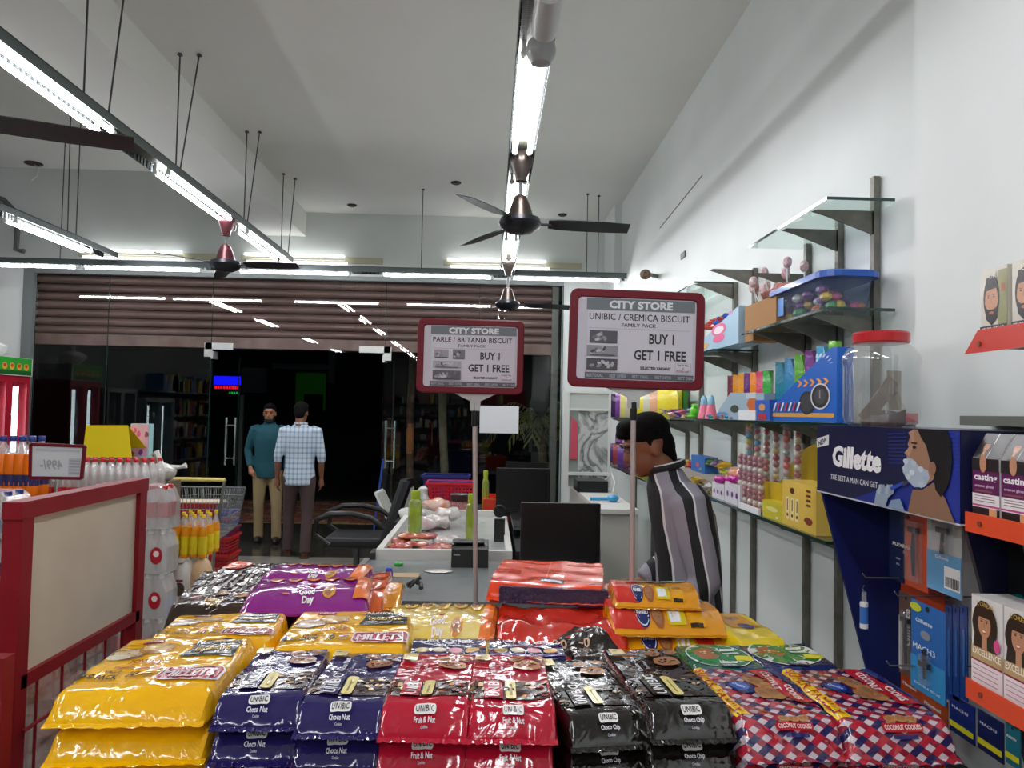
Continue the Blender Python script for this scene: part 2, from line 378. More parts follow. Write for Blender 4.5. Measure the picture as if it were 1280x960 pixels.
cs = [(y, 1.2, .042, 2, 3.09) for y in (-7.6, -6.0, -4.4, -2.8, -1.2, .4, 3.02, 4.75, 6.35)]
run('slotted steel lamp channel straight overhead carrying the ceiling fans down the middle', 'y', .155, YB+.2, 7.9, 3.15, cs,
    [(.155+s*.1, y, H, 3.15) for y in (1.0, 2.2) for s in (-1, 1)], G1)
run('slotted steel lamp channel left of centre beside the ceiling beam', 'y', -2.19, YB+.2, 7.9, 3.2, [(a, b, c_, d, 3.13) for a, b, c_, d, e in LT],
    [(-2.16, 5.05, H, 3.2), (-2.03, 5.05, H, 3.2), (-2.16, 6.45, H, 3.2), (-2.05, 6.45, H, 3.2), (-2.16, 7.6, H, 3.2), (-2.08, 7.75, H, 3.2), (-2.13, 3.85, H, 3.2), (-2.06, 4.1, H, 3.2)], G1)
run('slotted steel lamp channel at the far left with one pair of tubes in view', 'y', -4.02, YB+.2, 7.9, 3.2, [(y, 1.2, .045, 2, 3.11) for y in (-5.0, -2.0, 1.0, 4.2, 6.25)],
    [(-4.1, 7.2, 4.45, 3.2), (-4.0, 7.2, 4.45, 3.2)], G1)
run('slotted steel lamp channel crossing the shop in front of the shutter', 'x', 8.02, XL+.1, 1.45, 3.13,
    [(-5.6, 1.2, -.03, 1, 3.05), (-4.35, 1.25, -.03, 1, 3.05), (-2.72, 1.2, -.03, 1, 3.05), (-1.19, 1.2, -.03, 1, 3.05), (.2, 1.2, -.03, 1, 3.05)],
    [(-.77, 8.0, H, 3.13), (1.02, 8.0, H, 3.13), (1.15, 8.05, H, 3.13), (-4.6, 8.0, 4.45, 3.13)], None)
FIX = mat('aged_batten', '#b9b79b', .5)
for i, (a, lb) in enumerate(((-4.95, 'twin tube batten on the back wall above the left end of the shutter'), (-3.0, 'twin tube batten on the back wall behind the left ceiling fan'), (-.55, 'twin tube batten on the back wall behind the centre lamp channel'))):
    t = thing('wall_batten', lb, 'light fixture', (a+.6, YG-.05, 3.4), group='twin battens on the back wall')
    B('housing', FIX, t, (a-.05, a+1.65, YG-.04, YG, 3.38, 3.45))
    B('reflector', mat('white_enamel', '#e4e4dc', .3), t, (a, a+1.2, YG-.09, YG-.04, 3.40, 3.42))
    MB().tube([(a, YG-.08, 3.45), (a+1.2, YG-.08, 3.45)], .013, 8).build('tube', TUBE2, t)
    MB().tube([(a+.04, YG-.1, 3.36), (a+1.24, YG-.1, 3.36)], .011, 8).build('tube', TUBE2, t)
# ----------------------------------------------------------------- ceiling fans
def fan(label, x, y, ztop, zhub, ang, hub, blade, R=.62):
    t = thing('ceiling_fan', label, 'ceiling fan', (x, y, zhub), group='ceiling fans')
    MB().lathe([(.03, 0), (.035, .03), (.065, .10), (.07, .15), (.06, .17)], (x, y, ztop-.19), 16).build('canopy', hub, t, smooth=True)
    MB().tube([(x, y, ztop-.18), (x, y, zhub+.1)], .011, 8).build('down_rod', STEEL, t, smooth=True)
    MB().lathe([(.02, .17), (.035, .16), (.06, .10), (.075, .05), (.08, .04)], (x, y, zhub), 18).build('upper_cup', hub, t, smooth=True)
    MB().lathe([(.02, -.055), (.07, -.05), (.115, -.02), (.125, .005), (.115, .03), (.06, .045)], (x, y, zhub), 22).build('motor', mat('fan_motor_dark', '#23252a', .3, .4), t, smooth=True)
    for k in range(3):
        a = ang+k*2*PI/3; d = Vector((math.cos(a), math.sin(a), 0)); n = Vector((-d.y, d.x, 0)); c = Vector((x, y, zhub))
        b = MB(); b.bar(c+d*.1, c+d*.18, .03, .008)
        N = 8; vs = []; fs = []
        for i in range(N+1):
            r = .165+(R-.165)*i/N; wd = .052+.012*math.sin(PI*min(1, i/N*1.1)); 
            if i == 0: wd = .03
            if i == N: wd = .048
            for (sx, sz) in ((-1, .016), (1, -.012)):
                for th in (-.002, .002): vs.append(c+d*r+n*(sx*wd)+Vector((0, 0, sz-.01*(i/N)+th)))
        for i in range(N):
            o = i*4; p = o+4
            fs += [(o, o+2, p+2, p), (o+1, p+1, p+3, o+3), (o, p, p+1, o+1), (o+2, o+3, p+3, p+2)]
        fs += [(0, 1, 3, 2), (N*4, N*4+2, N*4+3, N*4+1)]
        b.add(vs, fs); b.build('blade', blade, t)
    return t
DK = mat('fan_blade_charcoal', '#1d2227', .4); DKB = mat('fan_blade_brown', '#2b2328', .4)
BRZ = mat('fan_cup_bronze', '#4a423d', .3, .8); RBR = mat('fan_cup_maroon', '#4a2328', .3, .5)
fan('charcoal ceiling fan nearest overhead under the centre lamp channel', .155, 4.3, 3.14, 2.70, .02, BRZ, DK, .64)
fan('charcoal ceiling fan farther back, just above the small red sign', .155, 7.3, 3.14, 2.66, .06, BRZ, DK)
fan('ceiling fan with maroon cups hanging from the left lamp channel', -2.19, 6.12, 3.19, 2.76, -.12, RBR, DKB, .62)
fan('ceiling fan at the left edge of which only one blade shows', -2.19, 2.75, 3.19, 2.66, .35, RBR, DKB, .78)
# bulb holder / dome camera on the centre channel
t = thing('bullet_camera', 'white cylinder camera hanging from the near end of the centre lamp channel', 'camera', (.17, 2.7, 2.97))
MB().lathe([(.028, 0), (.05, .02), (.052, .1), (.045, .11)], (.17, 2.42, 2.97), 18).build('mount', WHITEP, t, smooth=True)
m = MB().tube([(.17, 2.42, 3.0), (.169, 2.52, 2.985), (.168, 2.62, 2.97)], [.045, .048, .046], 18); m.build('housing', mat('camera_body', '#b9bbb9', .35), t, smooth=True)
MB().lathe([(.01, -.062), (.036, -.052), (.054, -.02), (.058, .0), (.052, .03), (.03, .05)], (.168, 2.79, 2.985), 18).build('dome', mat('camera_grey', '#9da0a0', .3), t, smooth=True)
MB().bar((.17, 2.78, 3.07), (.17, 2.78, 3.0), .03).build('bracket', WHITEP, t)
# round junction boxes in the ceiling
JB = mat('junction_box_brown', '#3a302b', .6)
for px_, py_, lb, z_ in ((42, 205, 'round ceiling box with a loose wire at the far left', 4.45), (570, 229, 'round ceiling box above the near fan blade', 4.0), (440, 257, 'round ceiling box beside the beam end', 4.0), (703, 269, 'small round ceiling box right of the centre lamp channel', 4.0)):
    p = PZ(px_, py_, z_-.01); r = .055 if px_ > 400 else .1
    t = thing('ceiling_box', lb, 'junction box', p, group='ceiling junction boxes')
    MB().lathe([(r*.6, -.012), (r, 0), (r, .01)], p, 14).build('cover', JB, t)
    if px_ < 100: MB().tube([p, p+Vector((.06, 0, -.05)), p+Vector((.05, 0, -.14)), p+Vector((-.02, 0, -.2))], .006, 6).build('loose_wire', WHITEP, t)
t = MB().tube([PY(-8, 245, 8.9), PY(5, 250, 8.9), PY(22, 268, 8.9), PY(22, 285, 8.9), PY(20, 312, 8.9), PY(30, 314, 8.9)], .03, 8).build('conduit_pipe', mat('grey_conduit', '#5d6464', .5), None, smooth=True)
tag(t, 'bent grey conduit pipe on the back wall above the left end lamps', 'pipe')
# stubs and hole on the right wall
q = PX(862, 300, XR)
t = thing('wall_socket_stub', 'broken wall stub with a brown lump on the right wall above the big red sign', 'fitting', PX(815, 346, 1.4))
p = PX(822, 346, XR); MB().tube([p+Vector((.02, 0, 0)), p+Vector((-.1, -.1, 0))], .018, 8).build('arm', DSTEEL, t)
m = MB().ball(p+Vector((-.13, -.1, -.0)), (.05, .05, .045), 9, 6); m.build('lump', mat('rusty_lump', '#6f5d4c', .9, bump=(40, 1, .02)), t)
p = PX(855, 319, XR); tag(B('switch_plate', mat('plate_grey', '#5f6263', .4), None, (XR-.012, XR-.002, p.y-.06, p.y+.06, p.z-.022, p.z+.022)), 'small dark plate on the right wall above the shelves', 'fitting')
# crack line in the right wall plaster
m = MB(); a = PX(825, 285, XR-.001); b = PX(878, 219, XR-.001); m.bar(a, b, .004, .008); tag(m.build('plaster_crack', mat('crack_grey', '#77797a', .9)), 'thin diagonal crack line on the right wall near the ceiling', 'crack')
# ----------------------------------------------------------------- outside, at night
NIGHT = mat('night_wall', '#22272a', .9, noise_col='#1a1d20', nscale=1)
PAVE = mat('paving', '#77503c', .8)
def paving():
    """brick paviours beyond the granite: each row a stack of staggered blocks"""
    base = MB().box(-9, 3, 10.5, 14.2, -.16, -.05).build('pavement', mat('paving_joint', '#2d2925', .9)); struct(base)
    rnd = random.Random(4); cols = [mat('paviour_red', '#8b5340', .7, noise_col='#7a4637', nscale=9), mat('paviour_tan', '#a98a5e', .7, noise_col='#967850', nscale=9), mat('paviour_brown', '#5a4438', .7)]
    protos = [MB().box(-.115, .115, -.055, .055, 0, .05).build('paviour', c, base, bevel=0) for c in cols]
    n = 0; first = [True]*3
    for r in range(22):
        y = 10.56+r*.118
        for k in range(13):
            x = -4.4+k*.245+(.12 if r % 2 else 0); i = 1 if (r+k) % 5 == 0 or r == 0 else (2 if rnd.random() < .15 else 0)
            if n >= 285: return
            if first[i]: o = protos[i]; first[i] = False
            else: o = protos[i].copy(); COL.objects.link(o); o.parent = base
            o.location = (x, y, -.055); n += 1
paving()
struct(B('ground', mat('asphalt', '#26241f', .9, noise_col='#302d27', nscale=5), None, (-30, 20, 10.5, 40, -.3, -.15)))
bl = thing('opposite_building', 'dark building across the street with a green lit opening and grey frame posts', 'building', (-4, 19, 0))
B('wall', NIGHT, bl, (-16, 8, 19, 19.3, 0, 7))
FR = mat('frame_grey_paint', '#5b6462', .7)
P = lambda a, b, Y=18.8: PY(a, b, Y)
a, b = P(395, 372+100), P(452, 500)
B('pillar', FR, bl, (P(413, 440).x, P(421, 440).x, 18.6, 18.75, P(0, 491).z+.4, 6))
B('lintel', FR, bl, (P(343, 455).x, P(418, 455).x, 18.65, 18.8, P(380, 462).z, P(380, 455).z))
B('notice_board', mat('board_grey', '#70756f', .7), bl, (P(303, 460).x, P(334, 460).x, 18.7, 18.9, P(320, 491).z, P(320, 460).z))
B('green_lit_wall', mat('green_lit', '#0b2a08', .6, emit='#2a7a18', es=.03), bl, (P(370, 470).x, P(406, 470).x, 18.8, 18.98, P(380, 512).z, P(380, 466).z))
B('dark_door', mat('dark_opening', '#050706', .9), bl, (P(381, 500).x, P(404, 500).x, 18.7, 18.79, P(390, 540).z, P(390, 493).z))
BARK = mat('trunk_bark', '#6b5138', .9, bump=(30, .7, .02), noise_col='#4c3c2b', nscale=12)
for i, (xa, ya, xb, yb, r, lb) in enumerate(((517, 470, 510, 632, .055, 'slim brown wooden post outside the glass left of the red basket'), (553, 488, 556, 640, .062, 'paler wooden post outside the glass directly behind the red basket'))):
    t = thing('wooden_post', lb, 'post', PZ(xb, yb+20, 0) if 0 else PY(xb, yb, 11.2)*1, group='wooden posts outside the glass')
    p = PY(xa, ya-60, 11.2); q = PY(xb, yb, 11.2); q.z = -.15
    MB().tube([q, q.lerp(p, .3)+Vector((.01, 0, 0)), q.lerp(p, .6)-Vector((.01, 0, 0)), p], [r, r*.97, r*1.02, r*.95], 10).build('trunk', BARK if i == 0 else mat('trunk_pale', '#8a8064', .9, noise_col='#6a6350', nscale=9), t, smooth=True)
    if i == 0: MB().tube([q.lerp(p, .37), q.lerp(p, .52)], r*1.05, 10).build('orange_stain', mat('post_orange', '#a4663a', .9), t)
# palm
t = thing('potted_palm', 'drooping palm fronds outside the glass beside the blank notice', 'palm', (.2, 11.5, -.15))
c = PY(676, 530, 11.5); rnd = random.Random(8)
MB().tube([(c.x+.1, 11.5, -.15), (c.x+.05, 11.5, .8), (c.x, 11.5, c.z)], [.09, .07, .05], 8).build('stem', BARK, t)
FRD = mat('palm_leaf', '#9a9650', .7, noise_col='#6e7a40', nscale=6)
for k in range(13):
    a = rnd.uniform(0, 2*PI); L = rnd.uniform(.5, .95); up = rnd.uniform(.1, .5); m = MB(); pts = []
    for i in range(9):
        u = i/8; pts.append(c+Vector((math.cos(a)*L*u, math.sin(a)*L*u*.6, up*math.sin(u*2.2)-.35*u*u)))
    m.tube(pts, .006, 4)
    for i in range(1, 9):
        p = pts[i]; dv = (pts[i]-pts[i-1]).normalized(); n = dv.cross(Vector((0, 0, 1))).normalized()
        for sg in (-1, 1):
            for h_ in (0, .5):
                p0 = p-dv*(L/8*h_); e = p0+n*sg*.13+dv*.07+Vector((0, 0, -.12)); m.quad(p0-dv*.012, p0+dv*.012, e+dv*.008, e-dv*.004)
    m.build('frond', FRD, t, fix=False)
# glowing board behind the open door leaf, built in place of a sign's reflection
nb = PY(302, 471, 13.0)

t = thing('sign_reflection', 'small sign with blue band and red dots standing in for a door leaf reflection', 'sign', (nb.x, 13.0, -.15))
a = PY(267, 470, 13.0); b = PY(301, 493, 13.0); B('board', mat('sign_black', '#060608', .6), t, (a.x, b.x, 13.0, 13.05, b.z-.02, a.z+.02)); B('post', FR, t, (nb.x-.03, nb.x+.03, 13.05, 13.1, -.15, b.z))  # board and post added only to carry the imitated reflection
B('blue_band', mat('led_blue', '#0000ff', .5, emit='#1414ff', es=.9), t, (a.x+.01, b.x-.01, 12.98, 13.0, a.z-.15, a.z-.0)); zr = a.z-.22
for k in range(9): MB().box(a.x+.03+k*.048, a.x+.06+k*.048, 12.985, 13.0, zr, zr+.05).build('red_dot', mat('led_red', '#ff0020', .5, emit='#ff1030', es=.9), t)
for k in range(4): MB().box(a.x+.28+k*.04, a.x+.30+k*.04, 12.985, 13.0, zr-.08, zr-.05).build('green_dot', mat('led_green', '#00ff60', .5, emit='#10d060', es=.5), t)
# ================================================================= THE PACK TABLE
def bag_height(w2, l2, t, vf, uf, seed, wr=.005, lo=.34, ex=1.5):
    def Hh(x, y):
        u, v = abs(x)/w2, abs(y)/l2; u = min(u, 1); v = min(v, 1)
        a = 1 if v < vf else 1-((v-vf)/(1-vf))**ex
        b = 1 if u < uf else math.sqrt(max(0, 1-((u-uf)/(1-uf))**2.2))
        k = a*b; n = noise.noise(Vector((x*11, y*11, seed)))*wr + noise.noise(Vector((x*30, y*30, seed+7)))*wr*.35
        edge = max(0, (u-uf)/(1-uf))+max(0, (v-vf)/(1-vf)); n += noise.noise(Vector((x*55, y*22, seed+3)))*wr*.8*min(1, edge)
        return t*(lo+(1-lo)*k)+n*(.3+.7*k)
    return Hh
def bag(name, label, group, quad, ztop, t, material, art, seed, vf=.78, uf=.86, wr=.005, below=0, lab2=None, fin=.012, grow=(.02, .05), nx=26, ny=26, rzadd=0, pitch=None, drop=None, gloss=.2, lo=.34, ex=1.6):
    """pillow pack: quad = the four corners of its flat top (front-left, front-right, back-right, back-left) at height ztop"""
    fl, fr, br, bl = [PZ(x, y, ztop) for x, y in quad]
    c = (fl+fr+br+bl)/4; ux = ((fr-fl)+(br-bl)).normalized(); w = ((fr-fl).length+(br-bl).length)/2+grow[0]; l = ((bl-fl).length+(br-fr).length)/2+2*grow[1]
    rz = math.atan2(ux.y, ux.x)+rzadd; w2, l2 = w/2, l/2
    M = Matrix.Translation((c.x, c.y, ztop-t)) @ Matrix.Rotation(rz, 4, 'Z')
    if pitch: M = M @ Matrix.Rotation(pitch, 4, 'X')
    th = thing(name, label, 'biscuit pack', group=group, M=M)
    Hh = bag_height(w2, l2, t, vf, uf, seed, wr, lo, ex); vs = []; fs = []
    def X(x, y): v = y/l2; return x*(1+.02*(1-v*v)-.035*abs(v)**6)
    for j in range(ny+1):
        for i in range(nx+1):
            u = -1+2*i/nx; v = -1+2*j/ny; u = math.copysign(abs(u)**.75, u); v = math.copysign(abs(v)**.8, v); x, y = u*w2, v*l2
            vs.append((X(x, y), y, Hh(x, y)))
    T = len(vs); N = nx+1
    for j in range(ny+1):
        for i in range(nx+1):
            u = -1+2*i/nx; v = -1+2*j/ny; u = math.copysign(abs(u)**.75, u); v = math.copysign(abs(v)**.8, v); x, y = u*w2, v*l2
            e = max(abs(u), abs(v)); ev = max(0, (abs(v)-vf)/(1-vf))**1.8; eu = max(0, (abs(u)-uf)/(1-uf))**2.5; zb = t*(lo*.8*max(ev, eu*.9))
            vs.append((X(x, y), y, min(zb, vs[j*N+i][2]-.001)))
    for j in range(ny):
        for i in range(nx):
            a = j*N+i; fs.append((a, a+1, a+1+N, a+N)); b = a+T; fs.append((b, b+N, b+1+N, b+1))
    for i in range(nx): fs.append((i, i+T, i+1+T, i+1)); a = ny*N+i; fs.append((a, a+1, a+1+T, a+T))
    for j in range(ny): a = j*N; fs.append((a, a+N, a+N+T, a+T)); a = j*N+nx; fs.append((a, a+T, a+N+T, a+N))
    mb = MB(); mb.add(vs, fs); mb.build('wrapper', material, th, smooth=True, local=True, fix=False)
    # crimped end fins
    for sg in (-1, 1):
        mb = MB(); K = 36; vs = []
        for i in range(K+1):
            x = (-1+2*i/K)*w2*.97; z0 = Hh(x, sg*l2*.999)-.002
            rip = .0012*math.sin(i*1.7+seed); vs += [(x, sg*l2*.985, z0+.001), (x, sg*(l2+fin)+.002*math.sin(i*.9+seed), z0-.004+rip), (x, sg*(l2+fin), z0-.006+rip), (x, sg*l2*.985, z0-.003)]
        fs = []
        for i in range(K):
            a = i*4
            for k in range(4): fs.append((a+k, a+4+k, a+4+(k+1) % 4, a+(k+1) % 4))
        mb.add(vs, fs+[(0, 1, 2, 3), (K*4+3, K*4+2, K*4+1, K*4)]); mb.build('crimped_seal', material, th, local=True)
    def fn(x, y, o):
        e = .002; x = max(-w2*.985, min(w2*.985, x)); y = max(-l2*.985, min(l2*.985, y)); h = Hh(x, y)
        n = Vector((-(Hh(x+e, y)-h)/e, -(Hh(x, y+e)-h)/e, 1)).normalized()
        p = Vector((X(x, y), y, h)) + n*(o+.0009)
        return M @ p
    if art:
        pr = Print(fn, .011); art(pr, w2, l2); pr.build('printed_artwork', th, gloss)
    out = [th]
    for k in range(below):
        d = drop or t*.97; rnd = random.Random(seed*7+k)
        o = dup(th, Matrix.Translation((rnd.uniform(-.008, .008), rnd.uniform(-.006, .008), -(d)*(k+1))) @ M @ Matrix.Rotation(rnd.uniform(-.02, .02), 4, 'Z'), (lab2[k] if lab2 else label))
        out.append(o)
    return out
ORD = 'directly under the top one'
# --- inks
NAVY = film('film_navy', '#221a58'); CRIM = film('film_crimson', '#b3102f'); BLK = film('film_black', '#15110f'); YEL = film('film_yellow', '#fbc009', noise_col='#f5b407')
PUR = film('film_purple', '#8d1a86', sc=10); ORG = film('film_orange', '#ee420c', sc=7, st=.2, rough=.2); ORGR = film('film_red_orange', '#c92c18', sc=9)
YEL2 = film('film_pale_yellow', '#e9c23a', noise_col='#f1df9a', nscale=9, sc=14); YEL3 = film('film_amber', '#e89b10', sc=12); GRN = film('film_green', '#12823f', sc=12); BRN = film('film_dark_brown', '#1d1412', noise_col='#3b2415', nscale=9, sc=18); NV2 = film('film_ink_blue', '#151b52', sc=12); LEM = film('film_lemon', '#efd321', sc=12); REDB = film('film_bright_red', '#d32a1c', sc=12)
def gingham():
    m = film('film_gingham', '#a52a3c', sc=12, st=.6); nt = m.node_tree; b = nt.nodes['Principled BSDF']; tc = nt.nodes['Texture Coordinate']
    sp = nt.nodes.new('ShaderNodeSeparateXYZ'); nt.links.new(tc.outputs['Object'], sp.inputs[0])
    def mth(op, a, b_=None, v=None):
        n = nt.nodes.new('ShaderNodeMath'); n.operation = op
        for i, x in enumerate((a, b_)):
            if x is None: continue
            if isinstance(x, (int, float)): n.inputs[i].default_value = x
            else: nt.links.new(x, n.inputs[i])
        return n.outputs[0]
    x, y, z = sp.outputs
    yz = mth('ADD', y, z)
    p = mth('ADD', x, yz); q = mth('SUBTRACT', x, yz)
    fa = mth('GREATER_THAN', mth('FRACT', mth('MULTIPLY', p, 21)), .5); fb = mth('GREATER_THAN', mth('FRACT', mth('MULTIPLY', q, 21)), .5)
    fc = mth('GREATER_THAN', mth('FRACT', mth('MULTIPLY', p, 10.5)), .5)
    m1 = nt.nodes.new('ShaderNodeMixRGB'); m1.inputs[1].default_value = lin('#cdc0c9'); m1.inputs[2].default_value = lin('#8e2238'); nt.links.new(fa, m1.inputs[0])
    m3 = nt.nodes.new('ShaderNodeMixRGB'); m3.inputs[1].default_value = lin('#b5283a'); m3.inputs[2].default_value = lin('#2b2658'); nt.links.new(fc, m3.inputs[0])
    m2 = nt.nodes.new('ShaderNodeMixRGB'); nt.links.new(fb, m2.inputs[0]); nt.links.new(m1.outputs[0], m2.inputs[1]); nt.links.new(m3.outputs[0], m2.inputs[2])
    nt.links.new(m2.outputs[0], b.inputs['Base Color']); return m
GING = gingham()
def cookie(P, x, y, r, c='#8a5b3c', chips='#3c2218', n=7, seed=1, ry=None):
    P.oval(x, y, r, ry or r*.85, c, 18, rough=.12, seed=seed); rnd = random.Random(seed)
    P.oval(x-.1*r, y+.1*r, r*.7, (ry or r*.85)*.7, '#a3714b' if chips != '#e8d3a0' else c, 14, rough=.2, seed=seed+1)
    for _ in range(n):
        a = rnd.uniform(0, 6.28); d = rnd.uniform(.1, .7)*r; P.oval(x+d*math.cos(a), y+d*math.sin(a)*.8, r*.13, r*.1, chips, 6)
R90 = PI/2
def choc(sub, band, nut, cook, chips, tag_c='#e3cf8e', strip='#e6d88a', front2='Cookies'):
    def art(P, w, l):
        P.rect(-.93*w, -.62*l, .93*w, -.12*l, band)
        rnd = random.Random(5)
        for k in range(26):
            x = rnd.choice((rnd.uniform(-.88, -.62), rnd.uniform(.12, .9), rnd.uniform(.12, .9)))*w; y = rnd.uniform(-.58, -.17)*l
            P.oval(x, y, .09*w*rnd.uniform(.6, 1.3), .055*w*rnd.uniform(.6, 1.2), rnd.choice(nut), 9, rot=rnd.uniform(0, 3), rough=.3, seed=k)
        P.rect(-.98*w if 0 else -.62*w, -.62*l, -.2*w, -.12*l, P.bg)
        P.text('UNIBIC', -.4*w, -.35*l, .26*w, '#f2f2f2', w=.5*l, bold=.012, rot=R90)
        P.rrect(-.14*w, -.62*l, .1*w, -.14*l, .01, strip); P.rect(-.05*w, -.54*l, .02*w, -.24*l, '#9a8a4a')
        w1 = sub.split(' ')[0] if ' ' in sub else sub
        P.text(sub, -.42*w, .22*l, .15*w, '#e9e6ee', w=.42*l, rot=R90); P.text('Cookies', -.2*w, .2*l, .08*w, '#cfcbe0', w=.22*l, rot=R90)
        cookie(P, .42*w, .32*l, .34*w, cook, chips, 10, 3, .30*w); cookie(P, .2*w, .52*l, .2*w, cook, chips, 6, 5); cookie(P, .7*w, .55*l, .18*w, cook, chips, 5, 6)
        P.quad((-.86*w, .5*l), (-.5*w, .5*l), (-.5*w, .7*l), (-.86*w, .7*l), tag_c); P.text('10', -.74*w, .6*l, .1*w, '#7a2d20'); 
        P.rrect(-.22*w, -.885*l, .24*w, -.815*l, .005, '#ecebe8'); P.text('UNIBIC', .01*w, -.85*l, .042*l, '#1d1a22', w=.38*w, bold=.012, sp=1.1)
        P.text(sub, .01*w, -.918*l, .034*l, '#e4e1ea', w=.46*w); P.text(front2, .01*w, -.955*l, .016*l, '#b7b3c4')
    return art
def bgart(art, bg):
    def f(P, w, l): P.bg = bg; art(P, w, l)
    return f
ub = bgart(choc('Choco Nut', '#2e1a17', ['#d8b98e', '#5a3322', '#c79b6a', '#3d1f16'], '#8a5a4e', '#4a2a22'), '#221a58')
ur = bgart(choc('Fruit & Nut', '#3a1a12', ['#c98d4a', '#8c1f1c', '#e0c391', '#3d2216', '#6b1a1a', '#3d5a1d'], '#c08a5e', '#7c1c22'), '#b3102f')
uk = bgart(choc('Choco Chip', '#120d0b', ['#2a1a12', '#3c2618', '#b89c7a', '#1d120d'], '#a9744c', '#3b2016'), '#15110f')
Gb = 'large chocolate cookie packs in the front row'
NAVYT = ('front-row navy pack with a tan cookie picture, the left one of the navy pair', 'front-row navy pack with a tan cookie picture, the right one of the navy pair')
bag('cookie_pack', NAVYT[0], Gb, [(281, 868), (376, 868), (412, 812), (322, 812)], .95, .076, NAVY, ub, 1, below=2, lab2=['navy pack second from the top in the left navy stack', 'navy pack third from the top in the left navy stack'])
bag('cookie_pack', NAVYT[1], Gb, [(385, 876), (487, 878), (498, 816), (415, 815)], .945, .076, NAVY, ub, 2, below=2, lab2=['navy pack second from the top in the right navy stack', 'navy pack third from the top in the right navy stack'])
bag('cookie_pack', 'shiny crimson pack at the front, beside the right navy pack', Gb, [(484, 878), (591, 880), (586, 819), (503, 818)], .95, .08, CRIM, ur, 3, below=2, lab2=['crimson pack second from the top in the left crimson stack', 'crimson pack third from the top in the left crimson stack'], wr=.007)
bag('cookie_pack', 'shiny crimson pack at the front, beside the first black pack', Gb, [(593, 880), (696, 882), (674, 819), (590, 819)], .95, .08, CRIM, ur, 4, below=2, lab2=['crimson pack second from the top in the right crimson stack', 'crimson pack third from the top in the right crimson stack'], wr=.007)
bag('cookie_pack', 'black pack at the front next to the crimson packs, slightly lower of the black pair', Gb, [(697, 893), (790, 889), (757, 823), (682, 826)], .93, .076, BLK, uk, 5, below=2, lab2=['black pack second from the top in the left black stack', 'black pack third from the top in the left black stack'], wr=.004)
bag('cookie_pack', 'black pack at the front beside the checkered packs, the higher of the black pair', Gb, [(792, 882), (892, 880), (850, 810), (770, 812)], .965, .076, BLK, uk, 6, below=2, lab2=['black pack second from the top in the right black stack', 'black pack third from the top in the right black stack'], wr=.004)
# --- checkered coconut packs
def art_chk(P, w, l):
    P.quad((-.93*w, -.7*l), (-.68*w, -.72*l), (-.74*w, .78*l), (-.98*w, .78*l), '#f4c81a')
    P.text('SUPER FAMILY', -.83*w, .03*l, .17*w, '#b8231b', w=1.35*l, rot=-R90*1.0, bold=.03)
    P.oval(-.28*w, .12*l, .24*w, .2*l, '#16245e', 22, rot=.5); P.oval(-.3*w, .13*l, .17*w, .13*l, '#2a53ae', 18, rot=.5); P.text('Cremica', -.3*w, .13*l, .06*l, '#dfe6f5', w=.3*w, rot=-.9)
    cookie(P, .12*w, .3*l, .2*w, '#b07a45', '#9c683a', 5, 2, .2*l); cookie(P, .3*w, -.02*l, .26*w, '#b9834c', '#9c683a', 6, 3, .25*l); cookie(P, .05*w, -.1*l, .16*w, '#b07a45', '#9c683a', 3, 4, .15*l)
    P.quad((.5*w, -.4*l), (.86*w, -.42*l), (.62*w, .72*l), (.3*w, .72*l), '#b8202e')
    P.text('COCONUT', .5*w, .3*l, .16*w, '#f3dfe0', w=.6*l, rot=-R90-.1, bold=.03); P.text('COOKIES', .66*w, -.12*l, .15*w, '#f3dfe0', w=.45*l, rot=-R90-.1, bold=.03)
    P.quad((.86*w, -.5*l), (.95*w, -.5*l), (.95*w, .72*l), (.7*w, .72*l), '#24286a')
    cookie(P, -.1*w, -.80*l, .12*w, '#b9834c', '#9c683a', 3, 7, .03*l); cookie(P, .1*w, -.80*l, .12*w, '#b9834c', '#9c683a', 3, 8, .03*l); cookie(P, .28*w, -.80*l, .1*w, '#b9834c', '#9c683a', 3, 9, .03*l)
    P.rrect(-.32*w, -.885*l, .42*w, -.835*l, .004, '#b8202e'); P.text('COCONUT COOKIES', .05*w, -.86*l, .028*l, '#f2d9d6', w=.66*w, bold=.03); P.rect(-.15*w, -.92*l, .3*w, -.9*l, '#24286a')
Gc = 'red and blue checkered coconut cookie packs'
bag('cookie_pack', 'red and blue checkered pack with yellow band, topmost, next to the black pack', Gc, [(925, 897), (1040, 895), (965, 836), (868, 837)], .95, .095, GING, art_chk, 11, drop=.09, below=2, lab2=['checkered pack second from the top in the left checkered stack', 'checkered pack third from the top in the left checkered stack'], wr=.007)
bag('cookie_pack', 'topmost red and blue checkered pack with yellow band at the table right end', Gc, [(1060, 898), (1180, 898), (1085, 838), (972, 838)], .95, .095, GING, art_chk, 12, drop=.09, below=2, lab2=['checkered pack second from the top in the right checkered stack', 'checkered pack third from the top in the right checkered stack'], wr=.007)
